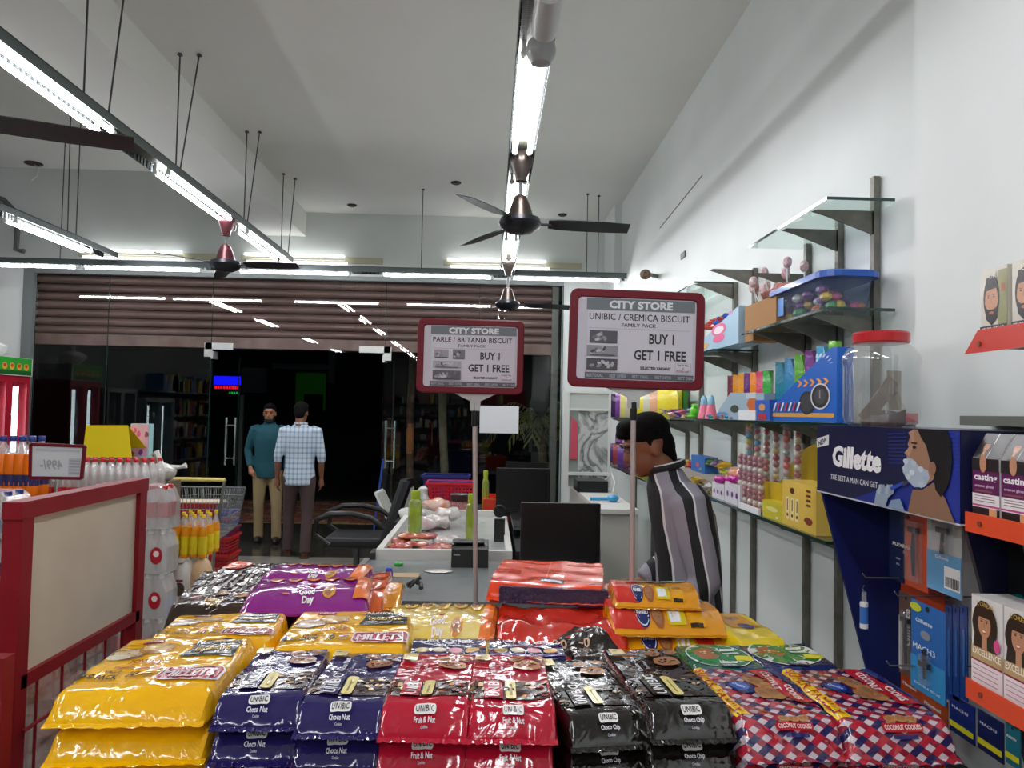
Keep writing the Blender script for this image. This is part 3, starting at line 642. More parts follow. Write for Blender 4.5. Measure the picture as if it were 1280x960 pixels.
# --- yellow digestive packs
def art_mil(P, w, l):
    P.rrect(-.62*w, .55*l, -.32*w, .68*l, .008, '#9c1c26'); P.text('PARLE', -.47*w, .615*l, .08*l, '#f3e6d2', w=.24*w, bold=.03)
    P.oval(-.62*w, .2*l, .25*w, .2*l, '#8d6b44', 18); P.oval(-.62*w, .24*l, .21*w, .13*l, '#c9b08a', 16); P.oval(-.3*w, .36*l, .24*w, .18*l, '#a9793a', 18); P.oval(-.3*w, .4*l, .2*w, .13*l, '#d8b573', 16, rough=.2)
    P.oval(-.7*w, .1*l, .16*w, .09*l, '#d9cfb8', 14)
    P.quad((.12*w, .12*l), (.86*w, .12*l), (.84*w, .64*l), (.2*w, .6*l), '#2c2f33'); P.poly([(.1*w, .52*l), (.3*w, .7*l), (.6*w, .73*l), (.93*w, .6*l), (.86*w, .48*l)], '#2c2f33')
    P.text('Nutricrunch', .5*w, .58*l, .13*l, '#f2efe6', w=.62*w, bold=.02, sh=.1); P.text('DIGESTIVE', .5*w, .36*l, .1*l, '#e0b84a', w=.5*w, bold=.02)
    for k in range(3): P.rect((.2+.22*k)*w, .2*l, (.36+.22*k)*w, .24*l, '#cfcfc8')
    P.text('JOWAR', -.22*w, -.12*l, .13*l, '#a5381d', w=.42*w, bold=.02); P.rect(-.55*w, -.27*l, .1*w, -.245*l, '#b86a1d')
    P.text('1', -.86*w, -.47*l, .2*l, '#1d1a16', bold=.03); P.text('kg', -.76*w, -.49*l, .13*l, '#1d1a16', bold=.02)
    P.text('VALUE', -.5*w, -.39*l, .085*l, '#2a2016', w=.22*w, bold=.02); P.text('PACK', -.5*w, -.53*l, .1*l, '#2a2016', w=.28*w, bold=.03); P.text('10', -.2*w, -.46*l, .19*l, '#1d1a16', w=.13*w, bold=.02)
    P.rect(-.08*w, -.42*l, .06*w, -.38*l, '#7a5a1c'); P.rect(-.08*w, -.52*l, .06*w, -.48*l, '#7a5a1c')
    P.rrect(.12*w, -.64*l, .92*w, -.24*l, .016, '#f4e9e0'); P.rrect(.14*w, -.62*l, .90*w, -.26*l, .015, '#a51f3c'); P.text('MILLETS', .52*w, -.47*l, .22*l, '#f6eef0', w=.66*w, bold=.025); P.text('WITH', .52*w, -.31*l, .05*l, '#f6eef0')
    P.rrect(-.99*w if 0 else -.97*w, -.34*l, -.93*w, -.28*l, .003, '#eef0ea')
Gy = 'large yellow digestive packs on the left of the table'
bag('digestive_pack', 'large yellow pack at the front left corner, topmost of its stack', Gy, [(66, 862), (268, 858), (312, 797), (168, 797)], .955, .085, YEL, art_mil, 21, below=2, lab2=['large yellow pack second from the top at the front left corner', 'large yellow pack third from the top at the front left corner'], wr=.007, drop=.082, uf=.84)
bag('digestive_pack', 'large yellow pack behind the navy packs with its print fully readable', Gy, [(350, 812), (510, 812), (512, 762), (372, 762)], .955, .1, YEL, art_mil, 22, wr=.005, grow=(.03, .03))
bag('digestive_pack', 'large yellow pack lying between the front left stack and the black crinkled pack', Gy, [(186, 800), (342, 798), (352, 766), (222, 767)], .95, .09, YEL, art_mil, 23, wr=.005, grow=(.02, .03))
# --- black crinkled pack, purple, pale yellow rolls
def art_hap(P, w, l):
    rnd = random.Random(3)
    for k in range(9):
        x = -.8*w+k*.2*w; P.quad((x, -.3*l), (x+.07*w, -.3*l), (x+.3*w, .75*l), (x+.2*w, .75*l), '#c9c7c4' if k % 2 else '#6c6a69')
    cookie(P, .0*w, -.35*l, .15*w, '#7a4a24', '#e8d3a0', 4, 4); cookie(P, .55*w, -.5*l, .2*w, '#8f5a24', '#e8d3a0', 4, 5); cookie(P, -.5*w, -.4*l, .12*w, '#6a3c1c', '#e8d3a0', 3, 6)
    P.text('Happy', -.05*w, -.68*l, .1*l, '#c9a86a', w=.42*w, sh=.2); P.text('Happy', -.05*w, -.8*l, .08*l, '#c9a86a', w=.36*w, sh=.2); P.rrect(-.6*w, -.62*l, -.4*w, -.52*l, .004, '#b02a3a')
bag('chocolate_biscuit_pack', 'crinkled black pack with silver stripes at the far left corner of the table', None, [(205, 762), (315, 756), (345, 712), (262, 712)], .965, .09, BRN, art_hap, 31, wr=.012, grow=(.03, .02))
bag('chocolate_biscuit_pack', 'black pack with an orange end behind the crinkled striped one', None, [(262, 725), (340, 728), (350, 702), (282, 702)], .94, .08, BRN, lambda P, w, l: (P.rect(-.9*w, .2*l, -.2*w, .8*l, '#d9552c'), [P.rect((-.8+.3*k)*w, -.7*l, (-.7+.3*k)*w, .1*l, '#8e8c8a') for k in range(6)]), 32, wr=.01, grow=(.02, .02))
def art_gd(c1, c2, ty=-.32):
    def art(P, w, l):
        P.rrect(-.16*w, -.66*l, .17*w, -.05*l, .01, c1) if 0 else None
        P.text('Good', -.02*w, ty*l, .26*l, '#f6eef2', w=.24*w, bold=.035, rot=.08); P.text('Day', .03*w, (ty-.28)*l, .24*l, '#f6eef2', w=.18*w, bold=.035, rot=.08)
        P.rect(-.02*w, -.14*l, .08*w, -.08*l, '#b8232a')
        cookie(P, .33*w, -.42*l, .1*w, '#d9913c', '#a35f20', 5, 3, .24*l); P.oval(-.35*w, -.5*l, .06*w, .03*l, c2, 8)
        for k in range(5): cookie(P, (-.6+.3*k)*w, .35*l, .12*w, c2, '#a35f20', 3, k, .25*l)
        P.quad((.72*w, -.7*l), (.95*w, -.7*l), (.95*w, .7*l), (.78*w, .7*l), '#e8762c')
    return art
Gp = 'purple cashew biscuit rolls stacked crosswise'
pq = dict(vf=.05, uf=.84, ex=2.6, grow=(.02, .03), fin=.0)
bag('biscuit_roll', 'shiny purple roll at the back and top of the purple pile', Gp, [(335, 718), (458, 722), (458, 702), (345, 700)], 1.0, .065, PUR, art_gd('#7a1570', '#e2723a'), 41, wr=.006, **pq)
bag('biscuit_roll', 'shiny purple roll with white lettering at the front and top of the purple pile', Gp, [(312, 748), (460, 744), (462, 716), (322, 716)], .99, .07, PUR, art_gd('#7a1570', '#e2723a', -.46), 42, wr=.006, **pq)
bag('biscuit_roll', 'shiny purple roll with white lettering at the bottom of the purple pile', Gp, [(316, 764), (462, 764), (468, 735), (325, 738)], .92, .075, PUR, art_gd('#7a1570', '#e2723a', -.6), 43, wr=.006, **pq)
bag('biscuit_roll', 'orange wrapped roll sticking out right of the purple pile', None, [(446, 752), (482, 752), (482, 712), (452, 712)], .95, .08, film('film_soft_orange', '#e4662c', sc=9), None, 44, grow=(.02, .02), wr=.012)
bag('biscuit_roll', 'twisted amber wrapper end beside the orange wrapped roll', None, [(470, 745), (500, 745), (505, 722), (476, 722)], .93, .06, YEL3, None, 45, vf=.2, grow=(.01, .01), wr=.014)
bag('biscuit_roll', 'long pale yellow roll with white lettering in the middle of the table', None, [(485, 790), (622, 792), (610, 746), (492, 742)], .955, .1, YEL2, art_gd('#c98a10', '#eec85a'), 46, vf=.2, uf=.86, grow=(.03, .05), wr=.012)
# --- navy cream sandwich packs
def art_hs(P, w, l):
    P.text('HIDE', -.42*w, .42*l, .22*l, '#e9e7ef', w=.3*w, bold=.03); P.oval(-.02*w, .42*l, .15*w, .22*l, '#f2f2f4', 14, rot=.3); P.text('&', -.02*w, .42*l, .24*l, '#1a2060', bold=.03); P.text('SEEK', .42*w, .42*l, .22*l, '#f2f0f6', w=.42*w, bold=.035)
    P.text('Creme Sandwiches', .05*w, .1*l, .14*l, '#dcd9e8', w=.9*w, sh=.2, bold=.02)
    for k, c in enumerate(('#b0a05a', '#ddd0b8', '#d88fa0', '#e0b060')): P.oval((-.66+.42*k)*w, -.3*l, .19*w, .2*l, '#4a2a1c', 16); P.oval((-.66+.42*k)*w, -.24*l, .18*w, .17*l, c, 16)
    P.rect(-.95*w, -.7*l, .95*w, -.52*l, '#4a2a8a')
for i, (q, lb) in enumerate((([(513, 822), (608, 823), (606, 797), (517, 797)], 'navy cream sandwich pack behind the left crimson pack'), ([(612, 824), (706, 824), (700, 797), (612, 797)], 'navy cream sandwich pack behind the right crimson pack'))):
    bag('sandwich_biscuit_pack', lb, 'navy cream sandwich packs', q, .93, .07, NV2, art_hs, 51+i, grow=(.01, .02), uf=.94)
# --- orange bags in the middle
def art_or(P, w, l): P.rrect(-.1*w, -.78*l, .3*w, -.55*l, .004, '#31244f'); P.rect(-.04*w, -.7*l, .24*w, -.64*l, '#e8e2ee'); P.rect(-.02*w, -.5*l, -.012*w, .8*l, '#f7b08a')
bag('biscuit_bag', 'bright orange bag with a dark woven front, topmost in the middle of the table', None, [(622, 729), (758, 734), (752, 704), (618, 697)], 1.03, .07, ORG, art_or, 61, vf=.9, uf=.95, grow=(.01, .01), wr=.005)
th = COL.objects[-1]
p, q = PZ(624, 731, 1.025), PZ(760, 737, 1.025)
m = MB(); m.add([p+Vector((0, -.012, -.002)), q+Vector((0, -.012, -.002)), q+Vector((0, -.018, -.055)), p+Vector((0, -.018, -.055)), p+Vector((0, .02, -.002)), q+Vector((0, .02, -.002)), q+Vector((0, .02, -.055)), p+Vector((0, .02, -.055))], [(0, 3, 2, 1), (0, 1, 5, 4), (3, 7, 6, 2), (0, 4, 7, 3), (1, 2, 6, 5), (4, 5, 6, 7)])
wv = film('film_woven_violet', '#241a48', sc=60, st=1.0)
par = [o for o in COL.objects if o.get('label', '').startswith('bright orange bag')][0]
m.build('woven_front_panel', wv, par)
bag('biscuit_bag', 'red orange glossy bag sagging under the bright orange one', None, [(628, 795), (772, 795), (772, 752), (622, 748)], .955, .11, ORGR, lambda P, w, l: (P.quad((-.3*w, -.85*l), (.9*w, -.9*l), (.5*w, -.4*l), (.2*w, -.35*l), '#1b1512'), P.text('30', -.05*w, -.72*l, .12*l, '#c9a28a'), P.text('-0', .3*w, -.68*l, .12*l, '#c9a28a')), 62, vf=.35, wr=.02, grow=(.03, .06))
bag('biscuit_bag', 'dark brown bag wedged between the red orange bag and the black pack', None, [(712, 822), (775, 822), (770, 800), (715, 800)], .92, .06, BRN, None, 63, grow=(.02, .03), wr=.01)
# --- marie packs
def art_mar(body):
    def art(P, w, l):
        P.quad((-.95*w, -.9*l), (-.42*w, -.9*l), (-.3*w, .8*l), (-.95*w, .8*l), body[0]); P.oval(-.42*w, -.45*l, .14*w, .42*l, '#16265c', 20); P.oval(-.42*w, -.45*l, .12*w, .37*l, '#dfe2ee', 20); P.oval(-.42*w, -.45*l, .11*w, .34*l, '#1b2c66', 20)
        P.text('MARIE', -.42*w, -.47*l, .14*l, '#e8eaf2', w=.17*w, bold=.03); cookie(P, -.16*w, -.55*l, .11*w, '#9c5a2e', '#7d4422', 4, 5, .33*l)
        P.rect(-.0*w, -.8*l, .3*w, -.3*l, body[1]); P.rect(.03*w, -.72*l, .22*w, -.4*l, '#e8ebee'); P.rect(.34*w, -.85*l, .62*w, -.15*l, body[2])
        for k in range(7): P.rect((.38+.03*k)*w, -.42*l, (.392+.03*k)*w, -.2*l, '#2b2418')
        P.rect(.36*w, -.86*l, .58*w, -.76*l, '#2b2418'); P.quad((-.6*w, .2*l), (.2*w, .2*l), (.1*w, .6*l), (-.55*w, .6*l), '#8a6a4a'); P.rect(.25*w, .25*l, .8*w, .5*l, '#8fb8c0'); P.rect(.05*w, .02*l, .3*w, .08*l, '#3a2a12')
    return art
Gm = 'red and yellow tea biscuit packs stacked crosswise'
mq = dict(vf=.3, uf=.93, fin=0, grow=(.02, .04), wr=.006)
bag('tea_biscuit_pack', 'red and yellow tea biscuit pack on top at the back of its pile', Gm, [(765, 738), (872, 742), (858, 724), (768, 722)], 1.045, .055, YEL3, art_mar(('#cf2f22', '#d9c21c', '#e9a514')), 71, **mq)
bag('tea_biscuit_pack', 'red and yellow tea biscuit pack with a barcode in front of the pile', Gm, [(758, 768), (898, 770), (884, 746), (762, 744)], .995, .07, YEL3, art_mar(('#cf2f22', '#d9c21c', '#e9a514')), 72, **mq)
bag('tea_biscuit_pack', 'yellow tea biscuit pack with a red end at the bottom of the pile', Gm, [(765, 800), (915, 802), (900, 780), (768, 778)], .93, .065, YEL3, art_mar(('#e6a012', '#d9c21c', '#cf2f22')), 73, **mq)
bag('tea_biscuit_pack', 'red tea biscuit pack partly hidden behind the pole of the big sign', None, [(752, 750), (800, 752), (800, 728), (752, 728)], 1.0, .07, REDB, None, 74, grow=(.02, .02), wr=.01)
bag('tea_biscuit_pack', 'lemon yellow pack at the right end behind the green packs', None, [(912, 800), (965, 798), (938, 766), (892, 766)], .96, .085, LEM, lambda P, w, l: (P.quad((-.6*w, -.2*l), (.7*w, -.2*l), (.5*w, .7*l), (-.6*w, .7*l), '#d99a20'), P.oval(.1*w, -.1*l, .3*w, .2*l, '#22356e', 16), cookie(P, .0, .4*l, .3*w, '#b0702e', '#8a4f20', 4, 3)), 75, grow=(.02, .03))
# --- green packs
def art_gr(P, w, l):
    P.oval(0, .05*l, .86*w, .8*l, '#dfe3e0', 26); P.oval(0, .05*l, .82*w, .76*l, '#15813f', 26); cookie(P, -.3*w, .15*l, .34*w, '#b0653c', '#e8d3a0', 5, 3, .35*l); P.rect(.15*w, .28*l, .55*w, .46*l, '#eef2ee', sk=.08*w); P.rect(.17*w, .05*l, .6*w, .17*l, '#dfe8e0')
    P.quad((.35*w, -.35*l), (.8*w, -.38*l), (.85*w, -.1*l), (.4*w, -.08*l), '#e6e02a'); P.rrect(-.25*w, -.78*l, .25*w, -.58*l, .006, '#1a2258'); P.text('TASTIES', 0, -.68*l, .12*l, '#eef0f6', w=.38*w, bold=.03)
Gg = 'green and navy oat cookie packs'
bag('oat_cookie_pack', 'green pack with brown cookies between the higher black pack and the other green pack', Gg, [(875, 836), (955, 836), (918, 805), (848, 806)], .95, .07, film('film_green_edge', '#15813f', noise_col='#1c2462', nscale=14, sc=12), art_gr, 81, grow=(.03, .02))
bag('oat_cookie_pack', 'green and navy pack at the far right end behind the checkered packs', Gg, [(955, 834), (1048, 834), (1000, 803), (925, 803)], .945, .07, film('film_navy_green', '#1a2560', sc=12), art_gr, 82, grow=(.03, .02))
# --- the table itself, a low steel stand with a lip, and hidden filler layers
t = thing('display_table', 'low red steel display table carrying all the biscuit packs', 'table', (0, 2.0, 0))
B('tabletop', mat('table_grey', '#8a8b88', .5), t, (-1.12, 1.0, 1.42, 2.62, .60, .64))
for x in (-1.08, .96):
    for y in (1.47, 2.57): B('leg', RED, t, (x-.025, x+.025, y-.025, y+.025, 0, .60))
# boxes under the rear packs: closed cartons that raise the back rows
for i, (x0, x1, y0, y1, z1, lb) in enumerate(((-.98, -.3, 2.24, 2.6, .845, 'plain brown carton under the yellow and purple packs'), (-.27, .36, 2.05, 2.6, .84, 'plain brown carton under the pale yellow and orange packs'), (.39, .95, 2.12, 2.6, .85, 'plain brown carton under the tea biscuit pile'))):
    t = thing('carton', lb, 'carton', ((x0+x1)/2, (y0+y1)/2, .64)); B('carton_body', mat('cardboard', '#8d6a45', .8), t, (x0, x1, y0, y1, .64, z1)); B('tape', mat('brown_tape', '#a5814f', .3), t, ((x0+x1)/2-.025, (x0+x1)/2+.025, y0, y1, z1, z1+.001))
# ----------------------------------------------------------------- the two red signs on poles
INKD = '#26252a'
def sign(label, quad, Y, pole_px, zfoot, lines, kind, tilt=0):
    tl, tr, br_, bl_ = [PY(x, y, Y) for x, y in quad]
    W = ((tr-tl).length+(br_-bl_).length)/2; Hh = ((tl-bl_).length+(tr-br_).length)/2; c = (tl+tr+br_+bl_)/4
    ux = ((tr-tl)+(br_-bl_)).normalized(); uy = (Vector((0, 0, 1))-ux*ux.z).normalized(); n = ux.cross(uy)
    t = thing('price_sign', label, 'sign', (c.x, c.y, zfoot), group='red framed offer signs on poles')
    fr = 12/174*W*.92
    M = Matrix((ux, n, uy)).transposed().to_4x4(); M.translation = c   # x right, y toward camera, z up
    w2, h2 = W/2, Hh/2
    # rounded frame
    def ring(w_, h_, r):
        out = []
        for cx, cy, a0 in ((w_-r, h_-r, 0), (-w_+r, h_-r, PI/2), (-w_+r, -h_+r, PI), (w_-r, -h_+r, 1.5*PI)):
            for k in range(5): a = a0+PI/2*k/4; out.append((cx+r*math.cos(a), cy+r*math.sin(a)))
        return out
    rings = [(ring(w2, h2, fr*.9), -.008), (ring(w2, h2, fr*.9), .006), (ring(w2-fr*.15, h2-fr*.15, fr*.8), .010), (ring(w2-fr*.85, h2-fr*.85, fr*.5), .010), (ring(w2-fr, h2-fr, fr*.45), .004)]
    vs = []; fs = []
    for pts, d in rings: vs += [(x, d, y) for x, y in pts]
    K = 20
    for i in range(4):
        for k in range(K): fs.append((i*K+k, i*K+(k+1) % K, (i+1)*K+(k+1) % K, (i+1)*K+k))
    fs.append(tuple(range(K)))
    m = MB(); m.T = M; m.add(vs, fs); m.build('frame', REDD, t)
    m = MB(); m.T = M; m.add([(x, .002, y) for x, y in ring(w2-fr*.9, h2-fr*.9, .004)]+[(x, .005, y) for x, y in ring(w2-fr*.9, h2-fr*.9, .004)], [tuple(range(K)), tuple(range(K, 2*K))]+[(i, (i+1) % K, (i+1) % K+K, i+K) for i in range(K)])
    m.build('sheet', mat('sheet_paper', '#c4c1cc', .5), t)
    fn = plane_fn(c+n*.005, ux, uy); P = Print(fn); a, b = w2-fr, h2-fr
    P.base = .0004
    L = -a*.86
    P.rect(L, b*.70, a*.98, b*.99, '#6f777c'); P.text('CITY STORE', .06*a, b*.845, b*.2, '#dfe0e4', w=a*1.08, bold=.045)
    P.rect(L, -b*.99, a*.98, -b*.84, '#585b62')
    for k in range(5): P.text('BEST DEAL' if k % 2 == 0 else 'BEST OFFER', L+a*(.17+k*.385), -b*.915, b*.075, '#a3a5ab', w=a*.28, bold=.02)
    P.rrect(L+.02*a, -b*.82, a*.95, b*.68, .008, '#cfccd6')
    P.text(lines[0], .04*a, b*.54, b*.165, INKD, w=a*1.7, bold=.018, sp=1.05); P.text('FAMILY PACK', .03*a, b*.345, b*.09, '#3a393f', w=a*.58, bold=.035)
    P.rect(L+.04*a, b*.245, a*.9, b*.25, '#6a6970')
    P.text('BUY 1', .42*a, b*.02, b*.25, INKD, w=a*.42, bold=.022); P.text('GET 1 FREE', .40*a, -b*.38, b*.25, INKD, w=a*.88, bold=.022)
    P.text('SELECTED VARIANT', .33*a, -b*.70, b*.075, '#3a393f', w=a*.52, bold=.045)
    P.rect(a*.66, -b*.80, a*.93, -b*.55, '#8f8e97'); P.rect(a*.665, -b*.795, a*.925, -b*.555, '#cfccd6')
    for k, s_ in enumerate(('VALID TILL', '31', 'STOCK LAST')): P.text(s_, a*.795, -b*(.60+.075*k), b*.045, '#6e3a44', bold=.04)
    rnd = random.Random(7)
    def pic(x0, y0, x1, y1, c1):
        P.rect(x0, y0, x1, y1, c1)
        for k in range(9):
            cx = rnd.uniform(x0+.1*(x1-x0), x1-.1*(x1-x0)); cy = rnd.uniform(y0+.25*(y1-y0), y1-.25*(y1-y0)); P.oval(cx, cy, (x1-x0)*.09, (y1-y0)*.14, rnd.choice(('#8a8990', '#aeadb4', '#4a494f', '#c0bfc6', '#6c6b72')), 9, rot=rnd.uniform(0, 3))
        P.rect(x0+.1*(x1-x0), y0+.05*(y1-y0), x1-.1*(x1-x0), y0+.16*(y1-y0), '#55545a')
    if kind == 0:
        pic(-a*.78, -b*.08, -a*.47, b*.2, '#9b9aa2'); pic(-a*.38, -b*.1, -a*.12, b*.22, '#75747b'); pic(-a*.8, -b*.4, -a*.2, -b*.17, '#a5a4ab'); pic(-a*.8, -b*.78, -a*.2, -b*.48, '#5d5c62')
    else:
        pic(-a*.80, -b*.12, -a*.33, b*.19, '#55545a'); pic(-a*.84, -b*.44, -a*.32, -b*.18, '#8e8d94'); pic(-a*.84, -b*.78, -a*.32, -b*.5, '#4d4c52')
    P.build('printed_offer', t, .5)
    # clip, pole, collar
    px_, py0, pyc, pyb = pole_px[:4]
    top = PY(px_, py0, Y); top.y += .0
    x = c.x*0+PY(px_, py0, Y).x; foot = PY(pole_px[0]+(pole_px[4] if len(pole_px) > 4 else 0), pyb, Y); foot = Vector((foot.x, Y+.012, zfoot)); tp = Vector((x, Y+.012, (c-uy*h2).z-.01))
    hw = .09*W/.44
    MB().prism([(x-hw, tp.z+.012), (x+hw, tp.z+.012), (x+.022, tp.z-.02), (x+.02, tp.z-.06), (x-.02, tp.z-.06), (x-.022, tp.z-.02)], 'y', Y+.004, Y+.018).build('clip', mat('clear_clip', '#b9bcbc', .25), t)
    col = tp.lerp(foot, .0); colz = PY(px_, pyc, Y).z
    MB().tube([Vector((x, Y+.012, tp.z-.03)), Vector((x, Y+.012, colz))], .0085, 10).build('inner_pole', CHROME, t, smooth=True)
    MB().tube([Vector((x, Y+.012, colz+.035)), Vector((x, Y+.012, colz-.03))], .0135 if kind == 0 else .0125, 12).build('collar', BLACKP, t, smooth=True)
    MB().tube([Vector((x, Y+.012, colz)), foot], .0095, 12).build('pole', mat('pole_steel', '#c2b6b2', .35, .45), t, smooth=True)
    B('base_plate', mat('plate_black', '#222222', .5), t, (foot.x-.1, foot.x+.1, Y-.08, Y+.1, zfoot, zfoot+.006))
    return t
sign('smaller red framed sign left of centre, on the slim leaning pole', [(521, 397), (655, 402), (654, 493), (522, 491)], 3.05, (594, 500, 524, 745, 7), 0.0, ('PARLE / BRITANIA BISCUIT',), 0)
sign('larger red framed sign right of centre, in front of the man in stripes', [(713, 360), (882, 367), (877, 489), (709, 483)], 2.64, (793, 490, 515, 815, -2), 0.0, ('UNIBIC / CREMICA BISCUIT',), 1)
# ================================================================= LEFT SIDE
NTH = ('first', 'second', 'third', 'fourth', 'fifth', 'sixth', 'seventh', 'eighth', 'ninth', 'tenth', 'eleventh', 'twelfth')
def grid_wire(m, P0, ux, uy, w, h, nx, ny, r):
    for i in range(nx+1): a = P0+ux*(w*i/nx); m.tube([a, a+uy*h], r, 4)
    for j in range(ny+1): a = P0+uy*(h*j/ny); m.tube([a, a+ux*w], r, 4)
X0 = -1.2; ya = PX(36, 640, X0).y; yb = PX(180, 620, X0).y; zt = PX(28, 628, X0).z
t = thing('shelf_end_rack', 'red framed end rack with a blank cream panel at the left edge', 'rack', (X0, (ya+yb)/2, 0))
ps = .05
B('post', RED, t, (X0-ps, X0, ya-ps*.5, ya+ps*.5, 0, zt-.02)); B('post', RED, t, (X0-ps, X0, yb-ps*.5, yb+ps*.5, 0, zt-.02))
B('top_rail', RED, t, (X0-ps, X0+.002, ya-ps*.6, yb+ps*.6, zt-.045, zt))
zl = PX(170, 765, X0).z
B('lower_rail', RED, t, (X0-ps*.8, X0, ya, yb, zl-.035, zl)); B('bottom_rail', RED, t, (X0-ps*.8, X0, ya, yb, zl-.37, zl-.34))
B('panel', mat('cream_panel', '#c9bfae', .35, noise_col='#b9ae9c', nscale=3, coat=.1), t, (X0-.03, X0-.015, ya+ps*.5, yb-ps*.5, zl-.0, zt-.045))
for i in range(5):
    y = ya+ps+(yb-ya-2*ps)*(i+.3)/4.6; MB().tube([(X0-.01, y, zl-.34), (X0-.01, y, zl-.03)], .004, 6).build('wire', RED, t)
for k in range(2): MB().tube([(X0+.01, ya, zl-.14-.17*k), (X0+.01, yb, zl-.14-.17*k)], .005, 6).build('wire', RED, t)
# pink snack packets in the bin behind the wires
PINKS = film('film_pink_clear', '#e07f70', noise_col='#e0b8ac', nscale=16, sc=22); rnd = random.Random(2)
t = thing('snack_bin', 'clear bin behind the red wires of the end rack', 'bin', (X0-.2, (ya+yb)/2, zl-.35))
B('bin_body', glassy('bin_clear', (.95, .95, .95), 1.45, .03, .1, body='#d9d2cc', bodyw=.3), t, (X0-.40, X0-.05, ya+.03, yb-.03, zl-.34, zl-.335), (X0-.06, X0-.055, ya+.03, yb-.03, zl-.335, zl-.05), (X0-.4, X0-.395, ya+.03, yb-.03, zl-.335, zl-.05))
for i in range(26):
    y = ya+.07+(yb-ya-.14)*rnd.random(); x = X0-.12-.2*rnd.random(); z = zl-.29+.065*(i % 4)
    m = MB(); m.ball((0, 0, 0), (.05, .065, .026), 10, 6)
    o = m.build('snack_packet', PINKS, None, smooth=True); o.matrix_world = Matrix.Translation((x, y, z)) @ Matrix.Rotation(rnd.uniform(0, 3), 4, 'Z') @ Matrix.Rotation(rnd.uniform(-1, 1), 4, 'X')
    tag(o, 'small pink and clear snack packet in the bin behind the red wires', 'packet', 'pink snack packets in the bin')
# red upright of the next rack at the very left edge
p = PY(0, 818, 1.75); tag(B('rack_upright', RED, None, (p.x-.25, PY(14, 850, 1.75).x, 1.72, 1.76, p.z-.5, p.z)), 'red upright board at the bottom left corner of the view', 'rack')
# ---- bottles
CAPR = mat('cap_red', '#c01a28', .35); CAPB = mat('cap_blue', '#27357e', .35); CAPY = mat('cap_yellow', '#e9c620', .4)
PET = glassy('pet_clear', (.96, .97, .97), 1.45, .10, .06, body='#e8e4e2', bodyw=.30)
def bottle(label, cat, group, r, h, body, cap, lab, labz=(.3, .55), loc=(0, 0, 0), shape='coke', liquid=None):
    t = thing('drink_bottle', label, cat, loc, group=group); x, y, z = loc
    pr = [(r*.85, 0), (r, .02), (r, h*.28), (r*.93, h*.33), (r, h*.42), (r, h*.6), (r*.85, h*.72), (r*.45, h*.86), (r*.34, h*.9), (r*.34, h*.93)]
    if liquid: MB().lathe(pr[:7], loc, 10).build('drink', liquid, t, smooth=True); MB().lathe(pr[6:], loc, 10).build('neck', body, t, smooth=True)
    else: MB().lathe(pr, loc, 10).build('body', body, t, smooth=True)
    MB().lathe([(r*.42, h*.92), (r*.44, h*.93), (r*.44, h*.985), (r*.38, h)], loc, 10).build('cap', cap, t, smooth=True)
    if lab: MB().lathe([(r*1.015, h*labz[0]), (r*1.02, h*(labz[0]+.02)), (r*1.02, h*labz[1]), (r*1.015, h*labz[1])], loc, 12, cap=False).build('label_band', lab, t, smooth=True)
    return t
REDL = mat('label_red', '#bb1426', .3); ORL = mat('orange_drink', '#ee7412', .25); 
# red-capped bottles on the upper tier
Yc = 4.25; n = 0; proto = None; zc = PY(120, 573, Yc).z; hb = .23
xl = PY(66, 580, Yc).x; xr = PY(192, 580, Yc).x
for r_ in range(3):
    for k in range(12):
        x = xl+(xr-xl)*(k+.2*r_)/12; loc = (x, Yc+r_*.072, zc-hb)
        if proto is None: proto = bottle('clear red capped bottle, front row, first from the left of the upper tier', 'bottle', 'red capped bottles on the upper tier', .031, hb, PET, CAPR, REDL, (.06, .3), loc)
        else: dup(proto, Matrix.Translation(loc), 'clear red capped bottle, %s row, %s from the left of the upper tier' % (('front', 'middle', 'back')[r_], NTH[k]))
t = thing('drink_tray', 'flat red cardboard tray under the red capped bottles', 'tray', ((xl+xr)/2, Yc+.07, zc-hb-.02)); B('tray_base', mat('tray_red', '#8f1622', .6), t, (xl-.05, xr+.05, Yc-.05, Yc+.25, zc-hb-.012, zc-hb-.002)); B('tray_lip', mat('tray_red', '#8f1622', .6), t, (xl-.05, xr+.05, Yc-.055, Yc-.05, zc-hb-.012, zc-hb+.03))
